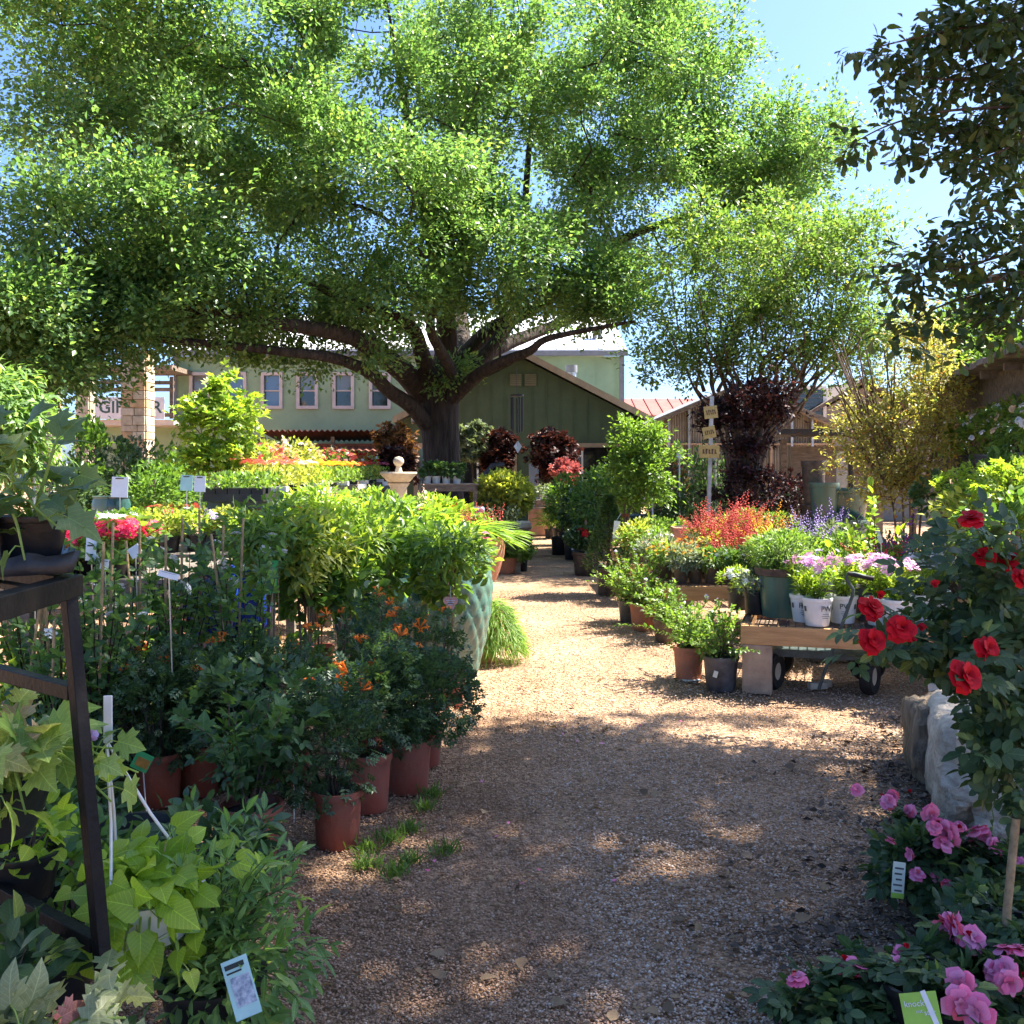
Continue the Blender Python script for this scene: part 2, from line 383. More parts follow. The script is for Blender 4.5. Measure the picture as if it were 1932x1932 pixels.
def tmesh(name, T, m):
    V, F = TS[T]; me = bpy.data.meshes.new(name); me.from_pydata(V.tolist(), [], F.tolist()); me.materials.append(m)
    me.polygons.foreach_set('use_smooth', [True]*len(me.polygons)); me.update(); return me
def unit(a): return a/np.maximum(np.linalg.norm(a, axis=-1, keepdims=True), 1e-9)
def frame(D, N):
    D = unit(D); N = N-D*np.sum(N*D, -1, keepdims=True); N = unit(N); X = np.cross(D, N); return X, D, N
def leafmesh(name, T, O, D, N, S, m, parent=None, wid=1., kind=None):
    V, F = TS[T]; X, D, N = frame(D, N); n = len(O); S = np.asarray(S, float).reshape(-1, 1, 1)
    W = O[:, None, :]+S*(V[None, :, 0:1]*wid*X[:, None, :]+V[None, :, 1:2]*D[:, None, :]+V[None, :, 2:3]*N[:, None, :])
    FF = (F[None]+np.arange(n)[:, None, None]*len(V)).reshape(-1)
    me = bpy.data.meshes.new(name); nf = n*len(F)
    me.vertices.add(n*len(V)); me.vertices.foreach_set('co', W.reshape(-1).astype(np.float32))
    me.loops.add(nf*3); me.loops.foreach_set('vertex_index', FF.astype(np.int32))
    me.polygons.add(nf); me.polygons.foreach_set('loop_start', np.arange(0, nf*3, 3, dtype=np.int32))
    me.polygons.foreach_set('use_smooth', np.ones(nf, bool))
    me.materials.append(m); me.update(calc_edges=True)
    o = rig(me, parent, name)
    if kind: o['kind'] = kind
    return o
_TM = {}; _VM = {}
def close_up(m, petal):
    """the same leaf or petal seen close: midrib and side veins, or petals darker towards the base"""
    if m.name in _VM: return _VM[m.name]
    c = m.copy(); c.name = m.name+'_close'; _VM[m.name] = c; t = c.node_tree; L = t.links.new
    hs = [n for n in t.nodes if n.type == 'HUE_SAT'][0]; old = hs.inputs['Value'].links[0].from_socket
    tc = [n for n in t.nodes if n.type == 'TEX_COORD'][0]; sp = _n(t, 'ShaderNodeSeparateXYZ'); L(tc.outputs['Object'], sp.inputs[0])
    def mth(op, a, b=None):
        n = _n(t, 'ShaderNodeMath', operation=op)
        for i, v in enumerate((a, b)):
            if v is None: continue
            if isinstance(v, (int, float)): n.inputs[i].default_value = v
            else: L(v, n.inputs[i])
        return n.outputs[0]
    if petal:
        ln = _n(t, 'ShaderNodeVectorMath', operation='LENGTH'); L(tc.outputs['Object'], ln.inputs[0])
        mr = _n(t, 'ShaderNodeMapRange'); mr.inputs[1].default_value = .05; mr.inputs[2].default_value = .6; mr.inputs[3].default_value = .72; mr.inputs[4].default_value = 1.18
        L(ln.outputs['Value'], mr.inputs[0]); f = mr.outputs[0]
    else:
        ax = mth('ABSOLUTE', sp.outputs['X']); rib = mth('LESS_THAN', ax, .014)
        fr = mth('FRACT', mth('MULTIPLY', mth('SUBTRACT', sp.outputs['Y'], mth('MULTIPLY', ax, .8)), 7.0))
        side = mth('LESS_THAN', fr, .13); v = mth('MAXIMUM', rib, mth('MULTIPLY', side, .55)); f = mth('ADD', mth('MULTIPLY', v, .5), .92)
    L(mth('MULTIPLY', old, f), hs.inputs['Value'])
    return c
def leafobjs(name, T, O, D, N, S, m, parent, label=None):
    """every leaf or bloom a mesh of its own under its plant, sharing one mesh datablock"""
    k = (T, m.name)
    if k not in _TM: _TM[k] = tmesh(name, T, close_up(m, 'petal' in m.name))
    X, D, N = frame(D, N)
    for i in range(len(O)):
        o = rig(_TM[k], parent, name); s = float(S[i])
        o.matrix_basis = Matrix(((X[i,0]*s, D[i,0]*s, N[i,0]*s, O[i,0]), (X[i,1]*s, D[i,1]*s, N[i,1]*s, O[i,1]), (X[i,2]*s, D[i,2]*s, N[i,2]*s, O[i,2]), (0,0,0,1)))
        if label: o['label'] = label
def put_leaves(T, O, D, N, S, m, parent, near=False, lim=300, toward=None):
    if near and len(O):
        key = np.asarray(S)*1.0
        if toward is not None: key = key/np.linalg.norm(O-toward, axis=1)**2
        i = np.argsort(-key); a, b = i[:lim], i[lim:]
        leafobjs('leaf', T, O[a], D[a], N[a], S[a], m, parent)
        if len(b): leafmesh('foliage', T, O[b], D[b], N[b], S[b], m, parent, kind='stuff')
    elif len(O): leafmesh('foliage', T, O, D, N, S, m, parent)
_seed = [1]
def RNG():
    _seed[0] += 1; return np.random.default_rng(_seed[0]*7919)
def rdir(r, n): return unit(r.normal(size=(n, 3)))
UP = np.array([0,0,1.])
def clumpy(r, c, rad, n, k, cr, fill=.35):
    """leaf spots gathered in k clumps over an ellipsoid; returns spots and outward directions"""
    c = np.array(c, float); rad = np.array(rad, float)
    u = rdir(r, k); q = (fill+(1-fill)*r.random((k, 1))**.5)*u
    ids = r.integers(0, k, n); off = r.normal(size=(n, 3))*cr
    p = q[ids]+off/np.maximum(rad, .02)
    ln = np.linalg.norm(p, axis=1, keepdims=True); p = np.where(ln > 1.12, p/ln*(1.12-.15*r.random((n, 1))), p)
    return c+p*rad, unit(p*rad+1e-6), c+q*rad
def orient(r, out, up=.25, jit=.8):
    n = len(out); D = unit(out+UP*up+r.normal(size=(n, 3))*jit*.6)
    N = unit(UP+out*.5+r.normal(size=(n, 3))*.45); return D, N
def bush(root, z0, rad, h, n, T, s, m, k=14, c=(0,0), stem='twig', fl=(), near=False, lim=300, cr=None, fill=.35, jit=.8, up=.25, wid=1., nst=6, toward=None):
    r = RNG(); rx, ry = rad if hasattr(rad, '__len__') else (rad, rad)
    cen = (c[0], c[1], z0+h*.5)
    O, out, cc = clumpy(r, cen, (rx, ry, h*.5), n, k, cr or max(rx, h*.5)*.2, fill)
    O[:, 2] = np.maximum(O[:, 2], z0*.6+.01)
    D, N = orient(r, out, up, jit); S = s*(.65+.6*r.random(n))
    put_leaves(T, O, D, N, S, M[m], root, near, lim, toward)
    if stem:
        mb = MB()
        for q in cc[:nst]:
            b = Vector((c[0]*.5+r.normal()*.02, c[1]*.5+r.normal()*.02, max(z0-.25*h, 0.0) if z0 > .05 else 0.0)); e = Vector(q)
            mid = b.lerp(e, .5)+Vector((0, 0, .08*h)); w_ = .012*max(h, .25)+.002
            mb.tube([b, mid, e], [w_, w_*.7, w_*.35], 5)
        mb.obj('stem', M[stem], root, True)
    for f in fl: blooms(root, r, cen, (rx, ry, h*.5), *f)
    return r
def blooms(root, r, cen, rad, T, n, s, m, where=.2, objs=False, name='blossom', up=.8):
    u = rdir(r, n*6); u = u[u[:, 2] > where][:n]; n = len(u)
    O = np.array(cen)+u*np.array(rad)*(.9+.16*r.random((n, 1)))
    if T in ('spike', 'lance', 'blade'): D = unit(u*.45+UP*up+r.normal(size=(n, 3))*.18); N = unit(r.normal(size=(n, 3)))
    else: N = unit(u*.8+UP*up*.6+r.normal(size=(n, 3))*.25); D = unit(r.normal(size=(n, 3)))
    S = s*(.7+.5*r.random(n))
    if objs: leafobjs(name, T, O, D, N, S, M[m], root)
    else: leafmesh(name, T, O, D, N, S, M[m], root)
def spray(root, z0, nst, h, spread, T, s, m, sp, start=.15, stem='green_stem', droop=.3, near=False, lim=300, fl=(), c=(0,0), sr=.004, ang=1.0, base=.04, toward=None, lean=(0,0), whorl=2, wid=1.):
    """stems from the pot, leaves set along them; flowers at the tips"""
    r = RNG(); mb = MB(); OO = []; DD = []; NN = []; tips = []
    for i in range(nst):
        a = 2*math.pi*(i+r.random())/nst; q = math.sqrt(r.random()); hh = h*(.7+.35*r.random())
        b = np.array([c[0]+math.cos(a)*base*r.random(), c[1]+math.sin(a)*base*r.random(), z0])
        hor = np.array([math.cos(a)*spread*q+lean[0]*hh, math.sin(a)*spread*q+lean[1]*hh, 0])
        ts = np.linspace(0, 1, 7)
        pts = np.array([b+hor*(t**1.3)+UP*hh*(t-droop*q*t*t*.6)+r.normal(size=3)*.012*h*t for t in ts])
        mb.tube([Vector(p) for p in pts], list(sr*(1.1-.8*ts)), 4); tips.append((pts[-1], pts[-1]-pts[-2]))
        ln = float(np.sum(np.linalg.norm(np.diff(pts, axis=0), axis=1))); nl = max(3, int(ln*(1-start)/sp))
        for j in range(nl):
            t = start+(1-start)*(j+.5)/nl; f = t*6; k = min(int(f), 5); p = pts[k]+(pts[k+1]-pts[k])*(f-k)
            tg = unit(pts[k+1]-pts[k]); az = j*2.4 if whorl == 1 else j*1.57
            u = unit(np.cross(tg, UP+.01)); v = np.cross(tg, u)
            for wq in range(whorl):
                aa = az+wq*2*math.pi/whorl+r.normal()*.35; rd = u*math.cos(aa)+v*math.sin(aa)
                an = ang*(1-.45*t)+r.normal()*.2
                OO.append(p); DD.append(tg*math.cos(an)+rd*math.sin(an)+r.normal(size=3)*.12); NN.append(UP*.9+tg*.4+r.normal(size=3)*.35)
    O, D, N = np.array(OO), np.array(DD), np.array(NN); S = s*(.6+.6*r.random(len(O)))
    put_leaves(T, O, D, N, S, M[m], root, near, lim, toward)
    if stem: mb.obj('stem', M[stem], root, True)
    for T2, n2, s2, m2, objs, nm in fl:
        O2 = []; D2 = []; N2 = []
        for q in range(n2):
            p, d = tips[q % nst]; d = unit(d); p = p+(r.normal(size=3)*s2*.5 if q >= nst else 0)
            O2.append(p); N2.append(d+UP*.5+r.normal(size=3)*.3); D2.append(r.normal(size=3) if T2 not in ('spike',) else d+r.normal(size=3)*.12)
        if T2 == 'spike': N2 = [r.normal(size=3) for _ in N2]
        f = leafobjs if objs else leafmesh
        f(nm, T2, np.array(O2), np.array(D2), np.array(N2), s2*(.75+.5*r.random(n2)), M[m2], root)
    return tips
def pot(root, rt, rb, h, m, style='nursery', soil=True, z=0, n=24, part='pot'):
    t = .06*rt+.003
    if style == 'clay':
        pr = [(0,z),(rb,z),(rt*.9,z+h*.72),(rt,z+h*.73),(rt*1.03,z+h*.98),(rt*1.0,z+h),(rt-t*1.6,z+h),(rt-t*2,z+h*.8)]
    elif style == 'urn':
        pr = [(0,z),(rb,z),(rb*1.25,z+h*.2),(rt*1.02,z+h*.6),(rt*1.04,z+h*.8),(rt*.93,z+h*.93),(rt,z+h*.97),(rt,z+h),(rt-t*1.5,z+h),(rt-t*2,z+h*.85)]
    elif style == 'bowl':
        pr = [(0,z),(rb,z),(rt*.85,z+h*.45),(rt,z+h),(rt-t*1.5,z+h),(rt*.8,z+h*.6)]
    else:
        pr = [(0,z),(rb*.97,z),(rb,z+h*.02),(rt*.95,z+h*.86),(rt*1.0,z+h*.87),(rt*1.03,z+h*.93),(rt*1.02,z+h),(rt-t,z+h),(rt*.93-t,z+h*.8)]
    mb = MB().lathe(pr, n); o = mb.obj(part, M[m], root, True)
    if soil:
        s = MB().lathe([(rt*.93-t*.6, z+h*.86),(rt*.5, z+h*.89),(0, z+h*.9)], 14); s.obj('soil', M['soil'], root, True)
    return z+h*.88
def potted(name, label, cat, loc, rt, rb, h, m, style='nursery', group=None, rz=0):
    root = thing(name, label, cat, loc, rz, group); return root, pot(root, rt, rb, h, m, style)
def card(root, w_, h_, loc, rot, m, name='tag', th=.003, lines=0, ink='ink', pic=None, parent_part=None):
    """a flat printed card"""
    mb = MB().box((0,0,0), (w_, th, h_)); o = mb.obj(name, M[m], root); o.location = loc; o.rotation_euler = rot
    if lines:
        l = MB()
        for i in range(lines): l.box((-w_*.06*(i % 2), -th/2-.0006, h_*(.32-.62*i/max(lines-1, 1))), (w_*(.72-.12*(i % 3)), .0006, h_*.05))
        l.obj('print', M[ink], o)
    if pic:
        MB().box((w_*.06, -th/2-.0007, h_*-.05), (w_*.75, .0007, h_*.5)).obj('picture', M[pic], o)
    return o
def limb(mb, pts, r0, r1, n=8, sub=4):
    """smooth tapered limb through the points; returns samples"""
    p = [Vector(q) for q in pts]; q = [p[0]*2-p[1]]+p+[p[-1]*2-p[-2]]; out = []
    for i in range(1, len(q)-2):
        for k in range(sub):
            t = k/sub; a, b, c, d = q[i-1], q[i], q[i+1], q[i+2]
            out.append(.5*((2*b)+(c-a)*t+(2*a-5*b+4*c-d)*t*t+(3*b-a-3*c+d)*t**3))
    out.append(p[-1]); m_ = len(out)
    mb.tube(out, [r0+(r1-r0)*(i/(m_-1))**.8 for i in range(m_)], n); return out
def branch_out(mb, seeds, cl, r0=.01, n=4, pipe=2.4, maxr=.12, pull=.25, origin=None):
    """joins every leaf clump to the nearest wood already there"""
    base = np.array(seeds, float); org = np.array(origin if origin is not None else base[0])
    od = np.argsort(np.linalg.norm(cl-org, axis=1)); pos = [*base]; par = [-1]*len(base); w_ = [np.linalg.norm(b-org) for b in base]
    for i in od:
        c = cl[i]; A = np.array(pos); d = np.linalg.norm(A-c, axis=1); k = int(np.argmin(d+pull*np.array(w_)))
        if d[k] > .7:
            mid = (A[k]+c)/2+np.array([0, 0, .06*d[k]])+np.random.default_rng(i).normal(size=3)*.07*d[k]
            pos.append(mid); par.append(k); w_.append(w_[k]+d[k]/2); k = len(pos)-1
        pos.append(c); par.append(k); w_.append(w_[k]+np.linalg.norm(pos[k]-c))
    n_ = len(pos); q = np.zeros(n_); nb = len(base)
    for i in range(n_-1, nb-1, -1):
        if q[i] == 0: q[i] = r0**pipe
        q[par[i]] += q[i]
    rr = np.minimum(np.maximum(q, r0**pipe)**(1/pipe), maxr)
    for i in range(nb, n_):
        k = par[i]; ra = min(rr[k], rr[i]*1.5) if k >= nb else min(rr[i]*1.25, maxr)
        mb.tube([Vector(pos[k]), Vector(pos[i])], [ra, rr[i]], n, cap=False)
def crown(root, blobs, leaves, T, s, m, cr, mb=None, seeds=None, org=None, name='crown', r0=.01, flat=.75, maxr=.12, up=.1, pull=.25, jit=.8, wid=1., fillp=.42):
    """blobs: (centre, (rx,ry,rz), clumps); leaves per clump"""
    r = RNG(); cl = []
    for c, rad, k in blobs:
        u = rdir(r, k)*(r.random((k, 1))**fillp); cl.append(np.array(c)+u*np.array(rad))
    cl = np.concatenate(cl); n = len(cl)*leaves; ids = np.repeat(np.arange(len(cl)), leaves)
    sz = np.exp(r.normal(size=len(cl))*.28)*1.05
    ntw = 9; cen = np.concatenate([np.array(c)[None].repeat(k, 0) for c, _, k in blobs]); outw = unit(cl-cen+1e-6)
    tw = unit(rdir(r, len(cl)*ntw)*1.0+np.repeat(outw, ntw, 0)*.55+UP*.15)*np.array([1, 1, flat])*(cr*(.5+1.0*r.random((len(cl)*ntw, 1))))
    ti = ids*ntw+r.integers(0, ntw, n); off = tw[ti]*(.1+.95*r.random((n, 1))**.75)*sz[ids][:, None]+r.normal(size=(n, 3))*cr*.15; O = cl[ids]+off
    D, N = orient(r, unit(off+1e-6), up, jit); S = s*(.6+.7*r.random(n))
    leafmesh(name, T, O, D, N, S, M[m], root, wid)
    if mb is not None: branch_out(mb, seeds, cl, r0, maxr=maxr, origin=org, pull=pull)
    return cl
def rock(dim, seed, amt=.12, pw=4., n=9, fr=2.):
    """rounded, weathered block"""
    mb = MB(); idx = {}; V = []; F = []
    def vert(p):
        k = tuple(round(c, 4) for c in p)
        if k not in idx: idx[k] = len(V); V.append(p)
        return idx[k]
    for ax in range(3):
        for sg in (-1, 1):
            for i in range(n):
                for j in range(n):
                    q = []
                    for a, b in ((i,j),(i+1,j),(i+1,j+1),(i,j+1)):
                        u, v = a/n*2-1, b/n*2-1; p = [0,0,0]; p[ax] = sg; p[(ax+1) % 3] = u; p[(ax+2) % 3] = v; q.append(vert(tuple(p)))
                    F.append(tuple(q) if sg > 0 else tuple(q[::-1]))
    out = []
    for p in V:
        l = (abs(p[0])**pw+abs(p[1])**pw+abs(p[2])**pw)**(1/pw); d = Vector(p)/l
        k = 1+amt*mnoise.noise(d*fr+Vector((seed*3.1, seed, 0)))+amt*.5*mnoise.noise(d*fr*2.7+Vector((seed, 7, 0)))
        out.append((d.x*dim[0]/2*k, d.y*dim[1]/2*k, d.z*dim[2]/2*k+dim[2]/2))
    return mb.add(out, F)
# ================================================================ ground
def ground_mat():
    m = bpy.data.materials.new('gravel_ground'); m.use_nodes = True; t = m.node_tree; L = t.links.new
    b = t.nodes['Principled BSDF']; b.inputs['Roughness'].default_value = .9; b.inputs['Specular IOR Level'].default_value = .25
    tc = _n(t, 'ShaderNodeTexCoord')
    v = _n(t, 'ShaderNodeTexVoronoi'); v.inputs['Scale'].default_value = 85; L(tc.outputs['Object'], v.inputs['Vector'])
    v2 = _n(t, 'ShaderNodeTexVoronoi'); v2.inputs['Scale'].default_value = 23; L(tc.outputs['Object'], v2.inputs['Vector'])
    sx = _n(t, 'ShaderNodeSeparateColor'); L(v.outputs['Color'], sx.inputs[0])
    r = _n(t, 'ShaderNodeValToRGB'); e = r.color_ramp.elements
    e[0].color = (.19,.12,.07,1); e[1].color = (.56,.39,.26,1); e[0].position = .05; e[1].position = .95
    x = e.new(.5); x.color = (.37,.235,.14,1)
    L(sx.outputs[0], r.inputs[0])
    ns = _n(t, 'ShaderNodeTexNoise'); ns.inputs['Scale'].default_value = .9; ns.inputs['Detail'].default_value = 5; L(tc.outputs['Object'], ns.inputs['Vector'])
    r2 = _n(t, 'ShaderNodeValToRGB'); e2 = r2.color_ramp.elements; e2[0].position = .35; e2[1].position = .66
    e2[0].color = (.62,.56,.50,1); e2[1].color = (1.15,1.1,1.06,1); L(ns.outputs[0], r2.inputs[0])
    mu = _n(t, 'ShaderNodeMix', data_type='RGBA', blend_type='MULTIPLY'); mu.inputs['Factor'].default_value = 1
    L(r.outputs[0], mu.inputs['A']); L(r2.outputs[0], mu.inputs['B']); L(mu.outputs['Result'], b.inputs['Base Color'])
    bp = _n(t, 'ShaderNodeBump'); bp.inputs['Strength'].default_value = .9; bp.inputs['Distance'].default_value = .012; bp.invert = True
    bp2 = _n(t, 'ShaderNodeBump'); bp2.inputs['Strength'].default_value = .5; bp2.inputs['Distance'].default_value = .02; bp2.invert = True
    L(v2.outputs['Distance'], bp2.inputs['Height']); L(v.outputs['Distance'], bp.inputs['Height']); L(bp2.outputs[0], bp.inputs['Normal']); L(bp.outputs[0], b.inputs['Normal'])
    return m
g = MB(); xs = [-160,-40,-12]+[i*.25 for i in range(-40, 41)]+[12,40,160]; ys = [-160,-20,0,1]+[1+i*.25 for i in range(1, 100)]+[40,70,160]
rg = random.Random(3)
g.v = [(x, y, 0 if abs(x) > 11 or y < 1 or y > 30 else .012*mnoise.noise(Vector((x*.9, y*.9, 0)))-.008) for y in ys for x in xs]
nx = len(xs); g.f = [(j*nx+i, j*nx+i+1, (j+1)*nx+i+1, (j+1)*nx+i) for j in range(len(ys)-1) for i in range(nx-1)]; g.m = [0]*len(g.f)
gr = g.obj('ground', ground_mat(), smooth=True, kind='structure')
# loose pebbles over it, dense near the eye
def pebble_mat():
    m = bpy.data.materials.new('pebbles'); m.use_nodes = True; t = m.node_tree; L = t.links.new
    b = t.nodes['Principled BSDF']; b.inputs['Roughness'].default_value = .8; b.inputs['Specular IOR Level'].default_value = .3
    ge = _n(t, 'ShaderNodeNewGeometry'); r = _n(t, 'ShaderNodeValToRGB'); e = r.color_ramp.elements; r.color_ramp.interpolation = 'LINEAR'
    e[0].color = (.22,.15,.10,1); e[1].color = (.62,.52,.42,1)
    for p, c in ((.25,(.33,.225,.155)),(.5,(.41,.285,.20)),(.75,(.48,.345,.24)),(.9,(.45,.38,.32))):
        x = e.new(p); x.color = (*c, 1)
    tc = _n(t, 'ShaderNodeTexCoord'); sp = _n(t, 'ShaderNodeSeparateXYZ'); L(tc.outputs['Object'], sp.inputs[0])
    L(ge.outputs['Random Per Island'], r.inputs[0])
    # the wheel-worn right half of the path is greyer stone, the left half browner
    ns = _n(t, 'ShaderNodeTexNoise'); ns.inputs['Scale'].default_value = 1.6; ns.inputs['Detail'].default_value = 4; L(tc.outputs['Object'], ns.inputs['Vector'])
    ad = _n(t, 'ShaderNodeMath', operation='MULTIPLY_ADD'); ad.inputs[1].default_value = 1.3; L(ns.outputs[0], ad.inputs[0]); L(sp.outputs['X'], ad.inputs[2])
    mr = _n(t, 'ShaderNodeMapRange'); mr.inputs[1].default_value = .70; mr.inputs[2].default_value = 1.05; L(ad.outputs[0], mr.inputs[0])
    c1 = _n(t, 'ShaderNodeMix', data_type='RGBA'); c1.inputs['A'].default_value = (.80,.66,.56,1); c1.inputs['B'].default_value = (1.06,1.06,1.06,1)
    L(mr.outputs[0], c1.inputs['Factor'])
    mu = _n(t, 'ShaderNodeMix', data_type='RGBA', blend_type='MULTIPLY'); mu.inputs['Factor'].default_value = 1
    L(r.outputs[0], mu.inputs['A']); L(c1.outputs['Result'], mu.inputs['B']); L(mu.outputs['Result'], b.inputs['Base Color'])
    return m
r = RNG(); n = 165000
Y = 2.3*(13/2.3)**(r.random(n)**1.25); X = (r.random(n)*1.06-.53)*Y
nz = np.array([mnoise.noise(Vector((x*1.4+9, y*1.1, 0)))+.6*mnoise.noise(Vector((x*4.2, y*3.6, 5))) for x, y in zip(X, Y)]); kp = nz < .28+.5*r.random(n); X, Y = X[kp], Y[kp]; n = len(X)
O = np.stack([X, Y, np.array([.004]*n)+.004*r.random(n)], 1); D = rdir(r, n); D[:, 2] *= .15; N = UP+r.normal(size=(n, 3))*.25
TS['pebble'] = (_o*np.array([1.05, 1.5, .75]), _f)
S = (.0052+.0065*r.random(n)**2.2)*(1+.045*Y)
leafmesh('gravel', 'pebble', O, D, N, S, pebble_mat(), kind='stuff')
# dark wood chips along the stone planter
n = 4200; Y = 3.0+3.4*r.random(n); X = .44*Y-np.abs(r.normal(size=n))*.28*(.6+.8*np.sin(Y*5.1)**2)+.08*r.normal(size=n)
O = np.stack([X, Y, .006+.012*r.random(n)], 1); D = rdir(r, n); D[:, 2] *= .2
M['mulch'] = leafm('mulch', (.17,.12,.085), (.04,.03,.022), 0.0, .8)
leafmesh('mulch', 'diamond', O, D, UP+r.normal(size=(n, 3))*.4, .02+.03*r.random(n), M['mulch'], kind='stuff')
n = 900; Y = 2.6*(9/2.6)**r.random(n); X = -.3*Y+.8*Y*r.random(n)
O = np.stack([X, Y, .012+.008*r.random(n)], 1); D = rdir(r, n); D[:, 2] *= .15
leafmesh('leaf_litter', 'oblan', O, D, UP+r.normal(size=(n, 3))*.35, .018+.05*r.random(n)**2, M['dead_leaf'], wid=1.6, kind='stuff')
pts = [G(838,1612), G(692,1610), G(735,1590), G(775,1630), G(772,1572), G(745,1655), G(800,1530), G(815,1505), G(690,1640)]
OO = []; DD = []; SS = []
for p in pts:
    for i in range(90):
        a = r.random()*6.28; OO.append((p.x+.024*r.normal(), p.y+.022*r.normal(), 0)); DD.append((math.cos(a)*.5, math.sin(a)*.5, .9)); SS.append(.03+.04*r.random())
leafmesh('grass', 'blade', np.array(OO), np.array(DD), rdir(r, len(OO)), np.array(SS), M['grass_blade'], wid=1.6, kind='stuff')
n = 26; Y = 3.2+5*r.random(n); X = -.1*Y+.28*Y*r.random(n)
leafmesh('fallen_petals', 'diamond', np.stack([X, Y, 0*X+.014], 1), rdir(r, n)*np.array([1,1,.2]), UP+rdir(r, n)*.3, .018+.012*r.random(n), M['pink_petal'], wid=1.6, kind='stuff')

# ================================================================ green gabled shop
YS = 28.5; sx0 = .29
shop = thing('garden_shop', 'dark green gabled shop with tan fascia behind the big oak trunk', 'shop', (sx0, YS, 0))
pk, ev, hw = 4.62, 2.82, 3.50
def gy(x): return ev+(pk-ev)*(1-abs(x)/hw)
W1 = (AX(781,YS)-sx0, AX(975,YS)-sx0); W2 = (AX(1005,YS)-sx0, AX(1172,YS)-sx0); wz0, wz1 = .45, AZ_(836, YS)
mb = MB()
def panel(x0, x1, z0, z1f, gable=False):
    if gable:
        xs_ = [x0]+([0] if x0 < 0 < x1 else [])+[x1]
        mb.prism([(x0,0,z0),(x1,0,z0)]+[(x, 0, gy(x)) for x in xs_[::-1]], (0,.2,0))
    else: mb.prism([(x0,0,z0),(x1,0,z0),(x1,0,z1f),(x0,0,z1f)], (0,.2,0))
wl, wr = -3.3, 3.3
panel(wl, wr, wz1, 0, True); panel(wl, W1[0], 0, wz1); panel(W1[0], W1[1], 0, wz0); panel(W1[1], W2[0], 0, wz1); panel(W2[0], W2[1], 0, wz0); panel(W2[1], wr, 0, wz1)
mb.box((wl+.1, 5.1, 1.4), (.2, 9.8, 2.8)); mb.box((wr-.1, 5.1, 1.4), (.2, 9.8, 2.8)); mb.box((0, 9.9, 1.4), (6.2, .2, 2.8))
mb.obj('wall', M['dark_green_paint'], shop)
for i in range(17):                          # battens over the board joints
    x = wl+.12+i*.385
    for z0, z1 in ((wz1+.14, gy(x)-.2),) if (W1[0]-.15 < x < W1[1]+.15 or W2[0]-.15 < x < W2[1]+.15) else ((0, gy(x)-.2),):
        if z1 > z0+.1: MB().box((x, -.008, (z0+z1)/2), (.03, .016, z1-z0)).obj('batten', M['dark_green_paint'], shop)
for s in (-1, 1):
    mb = MB(); a, b = Vector((0, 0, pk+.12)), Vector((s*(hw+.06), 0, ev+.08))
    mb.prism([a+Vector((0,-.4,0)), b+Vector((0,-.4,0)), b+Vector((0,-.4,.07)), a+Vector((0,-.4,.07))], (0, 10.6, 0)); mb.obj('roof', M['gutter_grey'], shop)
    mb = MB(); mb.prism([a+Vector((0,-.44,-.10)), b+Vector((0,-.44,-.10)), b+Vector((0,-.44,.09)), a+Vector((0,-.44,.09))], (0, .038, 0)); mb.obj('fascia', M['tan_trim'], shop)
    mb = MB(); mb.prism([a+Vector((0,-.395,-.005)), b+Vector((0,-.395,-.005)), b+Vector((0,-.395,-.06)), a+Vector((0,-.395,-.06))], (0, .39, 0)); mb.obj('soffit', M['dark_green_paint'], shop)
for cx in (AX(973,YS)-sx0, AX(1001,YS)-sx0):
    v = MB().box((cx, -.02, 4.03), (.36, .04, .36)).obj('vent', M['dark_green_paint'], shop)
    for i in range(6): MB().beam((cx-.155, -.05, 3.89+i*.055), (cx+.155, -.05, 3.89+i*.055), .03, .014).obj('louver', M['tan_trim'], v)
def frame_rect(x0, x1, z0, z1, y, tw, d, name, m, parent):
    mb = MB(); mb.box(((x0+x1)/2, y, z1+tw/2), (x1-x0+2*tw, d, tw)); mb.box(((x0+x1)/2, y, z0-tw/2), (x1-x0+2*tw, d, tw))
    mb.box((x0-tw/2, y, (z0+z1)/2), (tw, d, z1-z0)); mb.box((x1+tw/2, y, (z0+z1)/2), (tw, d, z1-z0)); return mb.obj(name, m, parent)
for (x0, x1), muls in ((W1, (.10,.62)), (W2, (.56,))):
    fr = frame_rect(x0+.12, x1-.12, wz0+.12, wz1-.12, -.02, .12, .09, 'window', M['tan_trim'], shop)
    es = [x0+.12]+[x0+(x1-x0)*q for q in muls]+[x1-.12]
    for a, b in zip(es[:-1], es[1:]):
        light = x0 == W1[0] and a == es[0]
        MB().box(((a+b)/2, .06, (wz0+wz1)/2), (b-a-.002, .012, wz1-wz0-.244)).obj('pane', M['sky_reflection_glass' if light else 'dark_glass'], fr)
    for q in muls: MB().box((x0+(x1-x0)*q, .02, (wz0+wz1)/2), (.05, .05, wz1-wz0-.25)).obj('mullion', M['white_paint'], fr)
fl = MB().tube([(AX(1077,30)-sx0, 1.2, 3.2), (AX(1077,30)-sx0, 1.2, 4.35)], .14, 14).obj('flue_pipe', M['galvanised'], shop, True)
MB().tube([(AX(1077,30)-sx0, 1.2, 4.35), (AX(1077,30)-sx0, 1.2, 4.56)], .17, 14).obj('cap', M['gutter_grey'], fl, True)
